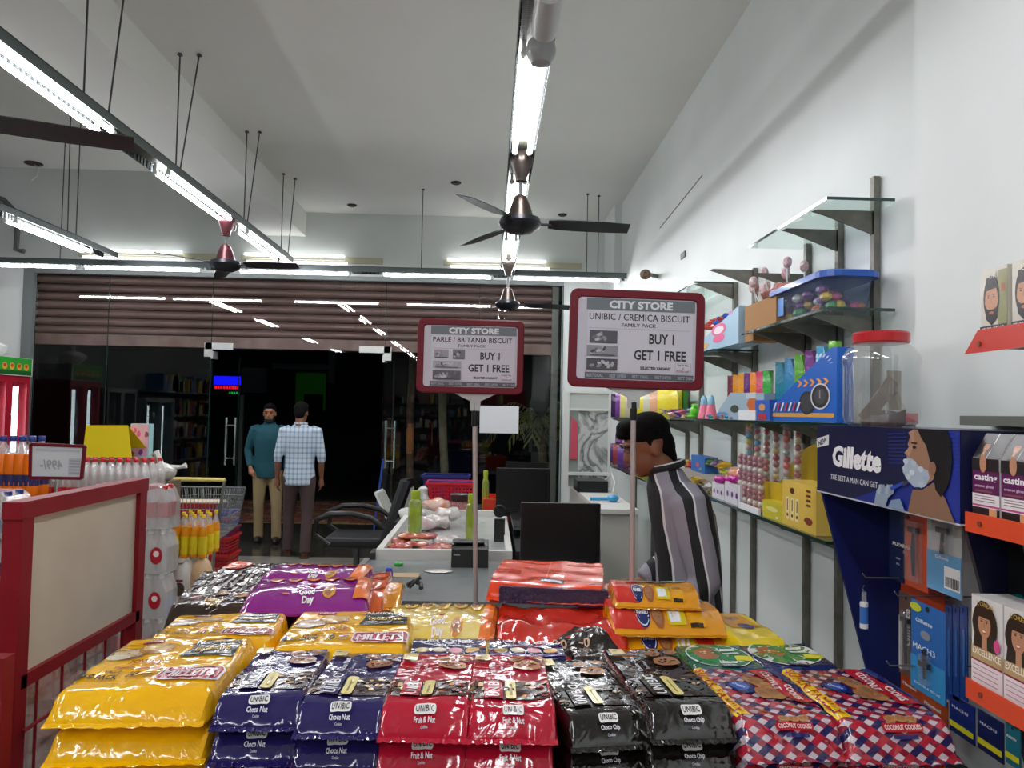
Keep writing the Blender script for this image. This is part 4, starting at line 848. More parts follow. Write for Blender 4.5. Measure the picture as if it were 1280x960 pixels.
# lower tiers: shrink-wrapped bottle packs
WRAP = glassy('shrink_wrap', (.97, .97, .97), 1.45, .09, .14, body='#eceae8', bodyw=.30)
def pack(label, group, x, y, z, w, d, h, body, cap, lab, n=(3, 2), labz=(.3, .55), liquid=None, M=None, badge=None):
    t = thing('bottle_pack', label, 'bottle pack', (x, y, z), group=group); r = w/n[0]/2*.96
    for i in range(n[0]):
        for j in range(n[1]):
            c = (x-w/2+w/n[0]*(i+.5), y-d/2+d/n[1]*(j+.5), z+.002)
            pr = [(r*.9, 0), (r, .02), (r, h*.55), (r*.85, h*.7), (r*.4, h*.88), (r*.36, h*.92)]
            MB().lathe(pr, c, 9).build('bottle', body, t, smooth=True)
            MB().lathe([(r*.45, h*.90), (r*.45, h*.985), (r*.38, h*.995)], c, 8).build('cap', cap, t, smooth=True)
            if lab: MB().lathe([(r*1.01, h*labz[0]), (r*1.015, h*labz[1])], c, 9, cap=False).build('label_band', lab, t, smooth=True)
    m = MB(); K = 5; pr = []
    m.prism([(-w/2-.004, 0), (w/2+.004, 0), (w/2+.006, h*.6), (w/2-.02, h*.9), (w/2-.05, h*1.0), (-w/2+.05, h*1.0), (-w/2+.02, h*.9), (-w/2-.006, h*.6)], 'y', -d/2-.004, d/2+.004)
    m.v = [q+Vector((x, y, z)) for q in m.v]
    m.build('shrink_wrap', WRAP, t)
    if badge:
        P = Print(plane_fn((x, y-d/2-.005, z+h*.42), (1, 0, 0), (0, 0, 1)))
        for k in range(2): P.oval((-.25+.5*k)*w, 0, .16*w, .2*h, badge, 16); P.oval((-.25+.5*k)*w, .01, .08*w, .07*h, '#e8d8d8', 10)
        P.build('printed_badge', t)
    return t
xa = PY(184, 700, 4.0).x; xb = PY(205, 700, 4.0).x; zz = PY(200, 606, 4.0).z-.23
P1 = dict(w=.20, d=.14)
bx = PY(188, 700, 4.1).x
specs = [(4.1, 0, 'upper', REDL, None), (4.1, 1, 'second', None, '#b3182a'), (4.1, 2, 'third', None, '#b3182a'), (4.1, 3, 'fourth', REDL, None), (4.1, 4, 'lowest', None, '#b3182a')]
for (yy, k, nm, lb_, bd) in specs:
    for c, (dx, cn) in enumerate(((0, 'right hand'), (-.215, 'second'))):
        pack('wrapped bottle pack, %s tier of the %s column behind the red rack' % (nm, cn), 'shrink wrapped bottle packs', PY(212, 700, 4.0).x-.11+dx, 4.05, zz-.232*k, .2, .14, .225, PET, CAPR if k == 0 else WHITEP, lb_, badge=bd, labz=(.25, .6))
# board shelves between tiers
# orange drink bottles
proto = None
for k in range(4):
    for j in range(2):
        loc = (PY(4+k*12, 560, 4.0).x, 4.0+j*.085, PY(10, 545, 4.0).z-.33)
        if proto is None: proto = bottle('tall orange drink bottle with blue cap, front row, first from the left edge', 'bottle', 'orange drink bottles at the left edge', .042, .33, PET, CAPB, mat('label_navy', '#35305e', .3), (.22, .4), loc, liquid=ORL)
        else: dup(proto, Matrix.Translation(loc), 'tall orange drink bottle with blue cap, %s row, %s from the left edge' % (('front', 'back')[j], NTH[k]))
zo = PY(10, 545, 4.0).z-.33
tag(B('display_crate', mat('crate_brown', '#6d5a48', .7), None, (PY(0, 600, 4.0).x-.5, PY(48, 600, 4.0).x, 3.93, 4.15, 0, zo-.002)), 'brown carton stack under the tall orange bottles', 'carton')
# big carton block that carries the upper tier of red capped bottles (drinks cartons with red print)
t = thing('drinks_carton', 'row of red topped drinks cartons under the red capped bottles', 'carton', ((xl+xr)/2, 4.4, 0))
B('carton_body', mat('carton_white_red', '#a8a39b', .6, noise_col='#8f1a24', nscale=8), t, (xl-.06, xr-.02, 4.22, 4.5, 0, zc-hb-.013))
# water packs at the left edge, three tiers
WLB = mat('label_blue_band', '#31407c', .35)
for k in range(4):
    pack('small water bottle pack at the left edge, %s from the top' % ('first', 'second', 'third', 'fourth')[k], 'water bottle packs at the left edge', PY(12, 640, 3.2).x-.09, 3.25, PY(12, 612, 3.2).z-.20-.205*k, .22, .15, .19, PET, CAPB, WLB if k == 0 else None, labz=(.1, .4), badge='#23345c' if k else None)
tag(B('water_stack_base', mat('crate_grey', '#5a5a58', .7), None, (-2.4, -1.98, 3.15, 3.35, 0, PY(12, 612, 3.2).z-.2-.205*3-.003)), 'grey crate under the water bottle packs at the left edge', 'crate')
# yellow juice bottles, white jugs, on a white board shelf
t = thing('juice_stand', 'white board stand with two levels behind the red end rack', 'stand', PY(235, 690, 4.5))
a = PY(214, 697, 4.45); b = PY(256, 683, 4.75)
bt = mat('board_white', '#dcdad4', .5)
B('shelf_board', bt, t, (a.x-.05, b.x, 4.4, 4.8, a.z-.02, a.z)); B('side_board', bt, t, (a.x-.07, a.x-.055, 4.4, 4.8, 0, a.z)); B('lower_board', bt, t, (a.x-.05, b.x, 4.4, 4.8, .42, .44)); B('rear_board', bt, t, (a.x-.05, b.x, 4.8, 4.815, 0, a.z))
JU = mat('juice_amber', '#ef9d18', .25); JL = mat('label_yellow_juice', '#e9d21e', .35); proto = None
for j in range(3):
    for k in range(4):
        loc = (a.x+.02+.052*k+.0*j, 4.46+.1*j, a.z+.001)
        if proto is None: proto = bottle('amber juice bottle, front row, first from the left on the white board stand', 'bottle', 'amber juice bottles on the white stand', .025, .25, PET, CAPY, JL, (.08, .5), loc, liquid=JU)
        else: dup(proto, Matrix.Translation(loc), 'amber juice bottle, %s row, %s from the left on the white board stand' % (('front', 'middle', 'back')[j], NTH[k]))
for i, (x_, c1, lb) in enumerate(((224, '#e7e4de', 'white plastic jug with dark print under the amber juice bottles'), (247, '#dcb98e', 'white and orange carton bottle beside the white jug under the amber juice bottles'))):
    q = PY(x_, 735, 4.42); t = thing('jug', lb, 'jug', (q.x, 4.5, .44))
    MB().lathe([(.05, 0), (.062, .02), (.062, .17), (.045, .235), (.02, .26), (.02, .29)], (q.x, 4.48, .445), 12).build('body', mat('jug_%d' % i, c1, .35), t, smooth=True)
    P = Print(lambda x, y, o, q=q: Vector((q.x+.0635*math.sin(x/.062), 4.48-(.0635+o)*math.cos(x/.062), .445+y)), .012); P.oval(.0, .09, .03, .04, '#5c4a3c' if i == 0 else '#e08a2a', 14); P.rect(-.02, .135, .02, .145, '#8a1f1f'); P.build('printed_label', t)
# ---- reversed price board on the bottle stack
def board(label, quad, Y, W2):
    tl, tr, br_, bl_ = [PY(x, y, Y) for x, y in quad]; c = (tl+tr+br_+bl_)/4; ux = (tr-tl).normalized(); uy = Vector((0, 0, 1)); w = (tr-tl).length; h = (tl-bl_).length
    t = thing('price_sign', label, 'sign', (c.x, Y, (c-uy*h).z))
    m = MB(); n = ux.cross(uy); f = .012
    for a, b in ((tl, tr), (tr, br_), (br_, bl_), (bl_, tl)): m.bar(a, b, .012, .014)
    m.build('frame', REDD, t)
    MB().quad(tl+n*.001, tr+n*.001, br_+n*.001, bl_+n*.001).quad(tl-n*.003, tr-n*.003, br_-n*.003, bl_-n*.003).build('sheet', mat('sheet_back', '#cfd0d2', .4), t, fix=False)
    P = Print(plane_fn(c-n*(-.0015), ux, uy)); P.text('499/-', -.1*w, -.1*h, .3*h, '#a4a6aa', w=.42*w, mirror=True, bold=.03); P.rect(-.4*w, .3*h, .42*w, .37*h, '#b9bbc0'); P.rect(.22*w, -.38*h, .46*w, .12*h, '#b6b8bc')
    for k in range(5): P.rect(.24*w, (-.33+.09*k)*h, .44*w, (-.30+.09*k)*h, '#989aa0')
    P.build('printed_reverse', t, .5)
    zf = PY(0, 618, Y).z
    MB().tube([(c.x, Y, c.z-h/2), (c.x, Y, zf-.02)], .007, 8).build('pole', CHROME, t)
    MB().prism([(c.x-.03, c.z-h/2+.0), (c.x+.03, c.z-h/2), (c.x+.008, c.z-h/2-.015), (c.x-.008, c.z-h/2-.015)], 'y', Y-.006, Y+.006).build('clip', mat('clear_clip', '#b9bcbc', .25), t)
    return t, c.x, zf
tt, cx_, zf_ = board('small price board seen from behind with mirrored 499 lettering', [(39, 555), (106, 558), (102, 598), (38, 597)], 3.6, .25)
q = B('pole_stand', mat('stand_dark', '#3a3434', .6), tt, (cx_-.05, cx_+.05, 3.55, 3.65, zf_-.04, zf_-.02)); B('stand_post', mat('stand_dark', '#3a3434', .6), tt, (cx_-.015, cx_+.015, 3.585, 3.615, 0, zf_-.04))
# yellow tent card and flower box
Y = 4.75; p = [PY(x, y, Y) for x, y in ((108, 532), (160, 532), (165, 572), (103, 572))]
t = thing('tent_card', 'blank yellow folded tent card standing behind the red capped bottles', 'card', (PY(134, 572, Y)))
m = MB(); dv = Vector((0, .1, 0)); m.add([p[3], p[2], p[1], p[0], p[3]+Vector((0, -.004, 0)), p[2]+Vector((0, -.004, 0)), p[1]+Vector((0, -.003, .002)), p[0]+Vector((0, -.003, .002))], [(0, 1, 2, 3), (4, 5, 6, 7), (0, 1, 5, 4), (1, 2, 6, 5), (2, 3, 7, 6), (3, 0, 4, 7)]); m.build('front_panel', mat('card_yellow', '#ecd714', .45), t)
m = MB(); m.add([p[3]+dv*2, p[2]+dv*2+Vector((.04, 0, 0)), p[1], p[0]], [(0, 1, 2, 3)]); m.v += [q+Vector((0, .003, 0)) for q in m.v]; m.f.append((4, 5, 6, 7)); m.m.append(0); m.build('rear_panel', mat('card_yellow', '#ecd714', .45), t, fix=False)
Y = 4.9; a = PY(162, 572, Y); b = PY(187, 530, Y)
t = thing('gift_box', 'pale blue gift box with pink flower print beside the yellow tent card', 'box', (b.x, Y, a.z))
B('box_body', mat('box_pale_blue', '#a9d3d8', .4), t, (a.x, b.x, Y, Y+.06, a.z, b.z)); P = Print(plane_fn(((a.x+b.x)/2, Y-.001, (a.z+b.z)/2), (1, 0, 0), (0, 0, 1))); rnd = random.Random(1); w = b.x-a.x; h = b.z-a.z
P.rect(-.45*w, -.45*h, .45*w, .48*h, '#d9a8c8')
for k in range(12): P.oval(rnd.uniform(-.4, .4)*w, rnd.uniform(-.42, .42)*h, .12*w, .09*h, rnd.choice(('#d2589a', '#e98aa8', '#7a3f9a', '#e8a45a', '#8c4a6a')), 9, rough=.5, seed=k)
P.build('printed_flowers', t)
ztab = PY(140, 572, 4.75).z
tag(B('display_crate', mat('crate_brown', '#6d5a48', .7), None, (PY(100, 572, 4.75).x, PY(192, 572, 4.9).x-.03, 4.65, 5.05, 0, min(ztab, PY(175, 572, 4.9).z)-.001)), 'tall brown carton behind the red capped bottles carrying the yellow card', 'carton')
# white plastic bag at the trolley
q = PY(203, 590, 4.9); m = MB(); m.ball((0, 0, 0), (.09, .07, .06), 14, 8); m.v = [v+noise.noise_vector(v*18)*.022+q for v in m.v]
m.tube([q+Vector((0, 0, .03)), q+Vector((-.03, 0, .1)), q+Vector((-.05, 0, .13))], [.02, .015, .025], 6); m.tube([q+Vector((.04, 0, .03)), q+Vector((.12, 0, .035)), q+Vector((.15, 0, .045))], [.02, .012, .02], 6)
o = m.build('plastic_bag', mat('bag_white', '#d9d9d6', .3, bump=(30, .6)), None, smooth=True); tag(o, 'white knotted plastic bag behind the end of the red capped bottles', 'bag')
tag(B('display_crate', mat('crate_brown', '#6d5a48', .7), None, (PY(192, 572, 4.9).x-.02, q.x+.08, 4.82, 5.0, 0, q.z-.055)), 'narrow brown carton under the white knotted bag', 'carton')
# ---- shopping trolley
Yt = 5.7; hl = PY(213, 597, Yt); hr = PY(281, 600, Yt); xc = (hl.x+hr.x)/2; zt_ = hr.z
t = thing('shopping_trolley', 'chrome wire shopping trolley with pale yellow handle behind the juice bottles', 'trolley', (xc, Yt, 0))
MB().tube([(hr.x-.54, Yt, zt_), (hr.x, Yt, zt_)], .016, 10).build('handle', mat('handle_cream', '#e3d27a', .35), t, smooth=True)
WIRE = mat('trolley_wire', '#b9bcbb', .25, .9)
xw0, xw1 = hr.x-.52, hr.x-.0
for nm, A, Bp, C_, D in (('basket_side', (xw1-.02, Yt+.04, zt_-.06), (xw1-.10, Yt+.8, zt_-.14), (xw1-.14, Yt+.75, zt_-.45), (xw1-.1, Yt+.12, zt_-.50)),
                          ('basket_side', (xw0, Yt+.04, zt_-.06), (xw0+.06, Yt+.8, zt_-.14), (xw0+.1, Yt+.75, zt_-.45), (xw0+.06, Yt+.12, zt_-.50)),
                          ('basket_gate', (xw0, Yt+.04, zt_-.06), (xw1-.02, Yt+.04, zt_-.06), (xw1-.1, Yt+.12, zt_-.50), (xw0+.06, Yt+.12, zt_-.50)),
                          ('basket_front', (xw0+.06, Yt+.8, zt_-.14), (xw1-.10, Yt+.8, zt_-.14), (xw1-.14, Yt+.75, zt_-.45), (xw0+.1, Yt+.75, zt_-.45)),
                          ('basket_floor', (xw0+.06, Yt+.12, zt_-.50), (xw1-.1, Yt+.12, zt_-.50), (xw1-.14, Yt+.75, zt_-.45), (xw0+.1, Yt+.75, zt_-.45))):
    A, Bp, C_, D = map(Vector, (A, Bp, C_, D)); m = MB(); nx = 16
    for i in range(nx+1): u = i/nx; m.tube([A.lerp(Bp, u), D.lerp(C_, u)], .0022 if 0 < i < nx else .006, 4, caps=False)
    for j in range(6): u = j/5; m.tube([A.lerp(D, u), Bp.lerp(C_, u)], .0035 if 0 < j < 5 else .006, 4, caps=False)
    o = m.build(nm, WIRE, t, fix=False); o['kind'] = 'stuff'
for x in (xw0+.02, xw1-.0):
    MB().tube([(x, Yt, zt_), (x+(.0 if x < xc else -.02), Yt+.03, zt_-.05), (x+(.03 if x < xc else -.13), Yt+.18, .42), (x+(.03 if x < xc else -.13), Yt+.16, .12)], .012, 8).build('frame_tube', WIRE, t, smooth=True)
for x in (xw0+.05, xw1-.12): MB().tube([(x, Yt+.12, .14), (x, Yt+.8, .14)], .012, 8).build('base_rail', WIRE, t)
for x in (xw0+.05, xw1-.13):
    for y in (Yt+.16, Yt+.78):
        MB().tube([(x-.012, y, .055), (x+.012, y, .055)], .055, 14).build('wheel', mat('wheel_grey', '#3a3a3c', .5), t); MB().bar((x, y, .06), (x, y, .15), .02).build('caster_fork', WIRE, t)
B('child_flap', mat('flap_red', '#a02a2c', .4), t, (xw0+.06, xw1-.12, Yt+.16, Yt+.17, zt_-.32, zt_-.2)); B('child_seat', mat('flap_cream', '#cfc0aa', .5), t, (xw0+.06, xw1-.1, Yt+.17, Yt+.35, zt_-.2, zt_-.19))
B('advert_panel', mat('panel_beige', '#9a8a84', .5), t, (xw0+.08, xw1-.14, Yt+.12, Yt+.125, zt_-.47, zt_-.33))
# ---- nested hand baskets on the floor
def basket(label, group, x, y, z, w, d, h, col, rz=0, handle=None):
    t = thing('shopping_basket', label, 'basket', group=group, M=Matrix.Translation((x, y, z)) @ Matrix.Rotation(rz, 4, 'Z')); k = .84
    def wall(A, Bp, C_, D, n, rows):
        """slatted wall A-B top edge, D-C bottom edge with slots"""
        m = MB(); A, Bp, C_, D = map(Vector, (A, Bp, C_, D)); th = (Bp-A).cross(D-A).normalized()*.003
        def pc(u0, u1, v0, v1):
            q = [(A.lerp(Bp, u)).lerp(D.lerp(C_, u), v) for u, v in ((u0, v0), (u1, v0), (u1, v1), (u0, v1))]
            m.add(q+[p+th for p in q], [(0, 1, 2, 3), (7, 6, 5, 4), (0, 4, 5, 1), (1, 5, 6, 2), (2, 6, 7, 3), (3, 7, 4, 0)])
        pc(0, 1, 0, .14); pc(0, 1, .9, 1)
        for j in range(rows): v = .14+.76*j/rows; pc(0, 1, v+.76/rows*.62, v+.76/rows)
        for i in range(n+1): u = i/n; u0 = max(0, u-.012); pc(u0, min(1, u+.012+(.012 if i == 0 else 0)), .14, .9)
        m.v = [WM[t] @ q for q in m.v]; return m
    c = mat('basket_'+col.strip('#'), col, .35)
    T = [(-w/2, -d/2, h), (w/2, -d/2, h), (w/2, d/2, h), (-w/2, d/2, h)]; Bt = [(x_*k, y_*k, 0) for x_, y_, _ in T]
    for i in range(4): j = (i+1) % 4; o = wall(T[i], T[j], Bt[j], Bt[i], 12 if i % 2 == 0 else 8, 7).build('basket_wall', c, t, fix=False); o['kind'] = 'stuff'
    m = MB(); m.box(-w/2*k, w/2*k, -d/2*k, d/2*k, 0, .004); m.v = [WM[t] @ q for q in m.v]; m.build('basket_floor', c, t)
    m = MB(); R_ = [Vector(a)*1.02 for a in T]; R_ = [Vector((a.x, a.y, h)) for a in R_]
    for i in range(4): m.bar(R_[i], R_[(i+1) % 4], .022, .018)
    m.v = [WM[t] @ q for q in m.v]; o = m.build('rim', c, t); o['kind'] = 'stuff'
    if handle:
        m = MB(); m.tube([(-w/2, -.02, h), (-w/2+.02, -d/2-.0, h+.02), (w/2-.02, -d/2, h+.02), (w/2, -.02, h)], .008, 8); m.v = [WM[t] @ q for q in m.v]; m.build('handle', mat('basket_handle_'+handle.strip('#'), handle, .4), t, smooth=True)
    return t
q = PY(272, 690, 6.9); rs = ['#c0282c', '#b2242a', '#3b35a0', '#b02a3a', '#4a2f9a', '#a8283a']
for i, c in enumerate(('#c0282c', '#c0282c', '#8f2a4a', '#3b35a0', '#a02a5a', '#3a34a0')):
    basket(('lowest red basket of the nested stack on the floor by the door', 'second red basket from the floor in the nested stack by the door', 'maroon basket in the middle of the nested stack by the door', 'lower blue basket of the nested stack by the door', 'wine red basket between the two blue ones by the door', 'topmost blue basket of the nested stack by the door')[i], 'nested shopping baskets by the door', q.x-.05, 6.9, .0+.35*(i > 0)*0+(.0, .16, .25, .30, .35, .40)[i], .40-.012*max(0, i-1), .30, .27 if i < 2 else .25, c, handle=None)
# ---- drink fridges along the left wall; seen directly and mirrored in the glass
def fridge(label, y0, y1, ztop, xf, frame, header, hz, leds=True, pics=False):
    t = thing('drinks_fridge', label, 'fridge', (xf-.3, (y0+y1)/2, 0)); D = .62; fm = mat('fridge_'+frame.strip('#'), frame, .35)
    B('cabinet', fm, t, (xf-D, xf-.06, y0, y0+.03, .08, ztop-hz), (xf-D, xf-.06, y1-.03, y1, .08, ztop-hz), (xf-D, xf-D+.03, y0+.03, y1-.03, .08, ztop-hz), (xf-D, xf, y0, y1, .0, .3), (xf-D, xf, y0, y1, ztop-hz, ztop-hz+.02))
    if header:
        B('header_box', mat('header_white', '#dfe2df', .4), t, (xf-.4, xf+.02, y0, y1, ztop-hz+.02, ztop))
        w = y1-y0; P = Print(plane_fn((xf+.021, (y0+y1)/2, ztop-hz/2+.01), (0, 1, 0), (0, 0, 1)))
        P.rect(-.48*w, -.42*hz, .48*w, .44*hz, header); P.rect(-.48*w, -.42*hz, .48*w, -.2*hz, '#1c5a22')
        if pics:
            for k in range(5): P.oval((-.34+.17*k)*w, -.0*hz, .06*w, .18*hz, '#d9a03a', 12); P.oval((-.34+.17*k)*w, .04*hz, .035*w, .09*hz, '#b8402a', 10)
        P.build('header_print', t)
    nd = 2
    for k in range(nd):
        a = y0+(y1-y0)*k/nd; b = y0+(y1-y0)*(k+1)/nd; d = B('glass_door', glassy('fridge_glass', (.8, .85, .85), 1.45, .03), t, (xf-.04, xf-.03, a+.05, b-.05, .36, ztop-hz-.05))
        B('door_frame', fm, t, (xf-.06, xf, a, a+.05, .3, ztop-hz), (xf-.06, xf, b-.05, b, .3, ztop-hz), (xf-.06, xf, a+.05, b-.05, .3, .36), (xf-.06, xf, a+.05, b-.05, ztop-hz-.05, ztop-hz))
        if leds:
            s = B('led_strip', mat('led_white', '#ffffff', .5, emit='#eaf6ff', es=9), t, (xf-.055, xf-.045, b-.21, b-.13, .4, ztop-hz-.1))
    for k in range(5):
        z = .36+k*(ztop-hz-.5)/5; B('shelf', mat('fridge_shelf', '#c4c8c8', .4), t, (xf-D+.04, xf-.1, y0+.04, y1-.04, z, z+.008))
        m = MB(); rnd = random.Random(k)
        for i in range(8): y = y0+.09+i*(y1-y0-.18)/7; m.lathe([(.028, 0), (.028, .13), (.012, .18), (.012, .21)], (xf-.2, y, z+.009), 7)
        o = m.build('drinks', mat(('drk_white', 'drk_green', 'drk_grey')[k % 3], ('#cfd6d8', '#7a9a8a', '#8a8d92')[k % 3], .3), t); o['kind'] = 'stuff'
    return t
fridge('red framed drinks fridge with green header at the left edge by the shutter', 7.95, 8.68, 2.10, -5.27, '#a3182c', '#2f9a34', .22, pics=True)
fridge('plain grey upright cooler along the left wall', 6.9, 7.75, 1.92, -5.27, '#8d9294', None, .1, leds=False)
fridge('grey two door cooler with lit strips along the left wall', 5.55, 6.6, 1.78, -5.27, '#7f8586', None, .08)
q = PY(14, 440, 8.3); m = MB(); m.ball((0, 0, 0), (.17, .12, .09), 16, 9); m.v = [v+noise.noise_vector(v*9)*.04 for v in m.v]; m.tube([(0, 0, .07), (.01, 0, .12), (0, 0, .17)], [.04, .02, .035], 8); m.v = [v+Vector((-5.46, 8.3, 2.19)) for v in m.v]
tag(m.build('plastic_bag', mat('bag_white', '#d9d9d6', .3, bump=(30, .6)), None, smooth=True), 'white knotted plastic bag on top of the red framed fridge', 'bag')
# shelving along the left wall nearer the camera and along the rear wall (mirrored dimly in the shopfront)
GOODS = [mat('goods_%d' % i, c, .5) for i, c in enumerate(('#8a3a2a', '#3a5a8a', '#b89a3a', '#4a7a4a', '#c9c2b4', '#7a3a6a'))]
def gondola(label, x0, x1, y0, y1, ax):
    t = thing('wall_shelving', label, 'shelving', ((x0+x1)/2, (y0+y1)/2, 0)); rnd = random.Random(int(x0*10))
    B('back_panel', mat('shelving_grey', '#6a6c6c', .6), t, (x0, x0+.03, y0, y1, 0, 2.1) if ax == 'y' else (x0, x1, y0, y0+.03, 0, 2.1))
    for k in range(5):
        z = .15+.42*k; B('shelf', mat('shelving_grey', '#6a6c6c', .6), t, (x0, x1, y0, y1, z, z+.03))
    for c in range(len(GOODS)):
        m = MB()
        for k in range(5):
            z = .18+.42*k; p = (y0 if ax == 'y' else x0)+.02; e = (y1 if ax == 'y' else x1)-.2
            while p < e:
                w = rnd.uniform(.08, .2); h = rnd.uniform(.15, .32)
                if rnd.randrange(len(GOODS)) == c: m.box(*((x0+.05, x1-.05, p, p+w, z, z+h) if ax == 'y' else (p, p+w, y0+.05, y1-.05, z, z+h)))
                p += w+.01
        o = m.build('goods', GOODS[c], t); o['kind'] = 'stuff'
gondola('grey wall shelving with mixed goods along the left wall', XL, XL+.4, -4, 5.2, 'y')
gondola('grey wall shelving with mixed goods along the rear wall', XL+.5, XR-.3, YB, YB+.4, 'x')
# ================================================================= CHECKOUT AREA
zd = .80
GTOP = mat('desk_grey_steel', '#8e9494', .22, .3, noise_col='#868c8c', nscale=6)
xl_ = PZ(466, 720, zd).x; 
t = thing('checkout_desk', 'grey topped checkout desk in front of the nearest monitor', 'desk', (0, 3.6, 0))
B('desktop', GTOP, t, (-.62, .50, 3.17, 4.02, zd-.03, zd)); B('side_trim', mat('trim_alu', '#a9adad', .3, .7), t, (-.65, -.62, 3.17, 4.02, zd-.05, zd+.01))
B('desk_body', mat('desk_white', '#c7c5bf', .5), t, (-.60, .48, 3.2, 3.98, .0, zd-.03))
# white tray table running away
t = thing('packing_counter', 'white rimmed packing counter running away behind the grey desk', 'counter', (-.2, 5, 0))
c0, c1, c2, c3 = PZ(480, 694, .84), PZ(655, 697, .84), PZ(650, 640, .84), PZ(514, 645, .84)
x0, x1 = -.60, .14; y0, y1 = 4.08, 5.75
B('tray_floor', mat('tray_glass_grey', '#a9acab', .2, noise_col='#b9bcba', nscale=3), t, (x0+.03, x1-.03, y0+.03, y1-.03, .78, .80))
for b in ((x0, x1, y0, y0+.035, .76, .845), (x0, x1, y1-.035, y1, .76, .845), (x0, x0+.035, y0+.035, y1-.035, .76, .845), (x1-.035, x1, y0+.035, y1-.035, .76, .845)): B('rim', mat('rim_white', '#dad9d4', .4), t, b)
B('corner_cap', mat('cap_dark', '#2d2e30', .4), t, (x0-.03, x0, y0-.02, y0+.1, .74, .83)); B('counter_body', mat('desk_white', '#c7c5bf', .5), t, (x0+.05, x1-.05, y0+.05, y1-.05, 0, .76))
def monitor(label, quad, Y, foot, group='black flat monitors'):
    tl, tr, br_, bl_ = [PY(x, y, Y) for x, y in quad]; t = thing('monitor', label, 'monitor', (bl_.lerp(br_, .5).x, Y, foot), group=group)
    x0, x1 = (tl.x+bl_.x)/2, (tr.x+br_.x)/2; z1 = (tl.z+tr.z)/2; z0 = (bl_.z+br_.z)/2
    m = MB(); m.box(x0, x1, Y, Y+.03, z0, z1); m.build('casing', BLACKP, t, bevel=.006)
    bz = .014; B('screen', mat('screen_off', '#050506', .35), t, (x0+bz, x1-bz, Y-.002, Y, z0+bz, z1-bz)); 
    for b in ((x0, x1, Y-.006, Y-.0, z1-bz, z1), (x0, x0+bz, Y-.006, Y, z0, z1-bz), (x1-bz, x1, Y-.006, Y, z0, z1-bz), (x0+bz, x1-bz, Y-.006, Y, z0, z0+bz)): B('bezel', BLACKP, t, b)
    xc = (x0+x1)/2; B('neck', BLACKP, t, (xc-.03, xc+.03, Y+.03, Y+.06, foot+.01, z0+.15)); B('foot', BLACKP, t, (xc-.1, xc+.1, Y-.06, Y+.12, foot, foot+.012))
    return t
monitor('nearest black monitor, its screen facing the camera, behind the orange bag', [(651, 628), (750, 630), (750, 712), (650, 708)], 3.75, zd)
# black cash drawer cabinet beyond
t = thing('till_cabinet', 'low black till cabinet between the packing counter and the monitors', 'cabinet', (.36, 4.7, 0))
B('cabinet_body', mat('cabinet_black', '#101113', .3), t, (.16, .60, 4.1, 6.0, 0, .84)); B('upper_shelf', mat('cabinet_black', '#101113', .3), t, (.16, .52, 4.6, 5.9, .88, .90)); B('shelf_edge', STEEL, t, (.16, .52, 4.59, 4.6, .88, .895)); B('riser', mat('cabinet_black', '#101113', .3), t, (.18, .5, 5.0, 5.6, .84, .88))
monitor('second black monitor standing behind the nearest one', [(621, 585), (688, 586), (687, 646), (619, 645)], 5.3, .90)
monitor('third black monitor whose top edge just shows above the second', [(632, 577), (686, 578), (686, 600), (632, 600)], 6.6, PY(652, 655, 6.05).z)
# scanner
q = PY(624, 655, 4.65); t = thing('barcode_scanner', 'round headed black scanner on a block left of the second monitor', 'scanner', (q.x, 4.65, .80)); B('base', BLACKP, t, (q.x-.03, q.x+.035, 4.62, 4.69, .80, q.z+.03)); MB().tube([(q.x, 4.63, q.z+.08), (q.x, 4.67, q.z+.08)], .038, 18).build('head', BLACKP, t, smooth=True)
MB().tube([(q.x, 4.625, q.z+.08), (q.x, 4.63, q.z+.08)], .028, 18).build('lens', mat('lens_dark', '#1f2328', .1), t)
# orange bin behind
q = PY(628, 640, 5.95); t = thing('plastic_crate', 'orange red plastic crate glimpsed behind the second monitor', 'crate', (q.x, 6.2, .86)); a = PY(604, 624, 6.05); b = PY(652, 655, 6.05)
B('crate_wall', mat('crate_orange', '#cf3a1e', .4), t, (a.x, b.x, 6.05, 6.07, b.z, a.z)); B('crate_wall', mat('crate_orange', '#cf3a1e', .4), t, (a.x, a.x+.02, 6.07, 6.45, b.z, a.z), ); B('crate_wall', mat('crate_orange', '#cf3a1e', .4), t, (b.x-.02, b.x, 6.07, 6.45, b.z, a.z)); B('crate_floor', mat('crate_orange', '#cf3a1e', .4), t, (a.x, b.x, 6.07, 6.45, b.z, b.z+.01)); B('crate_wall', mat('crate_orange', '#cf3a1e', .4), t, (a.x, b.x, 6.45, 6.47, b.z, a.z))
zc2 = b.z
t = thing('second_checkout', 'farther checkout counter carrying the red basket and third monitor', 'counter', (0, 6.8, 0)); B('countertop', mat('desk_dark', '#2c2d2f', .4), t, (-.75, .72, 6.04, 7.3, zc2-.03, zc2-.001)); B('counter_body', mat('desk_dark2', '#3a3a3a', .6), t, (-.7, .7, 6.1, 7.25, 0, zc2-.03))
for o in list(COL.objects):
    if o.get('label', '').startswith('third black monitor'): 
        pass
basket('red plastic shopping basket standing on the farther counter', None, PY(563, 600, 6.5).x, 6.65, zc2, .40, .28, PY(0, 580, 6.5).z-zc2+.0 if 0 else .27, '#d81f33', handle='#2d3aa0')
basket('dark blue shopping basket behind the red one on the farther counter', None, PY(560, 600, 6.9).x-.02, 6.99, zc2, .42, .28, .30, '#27357e')
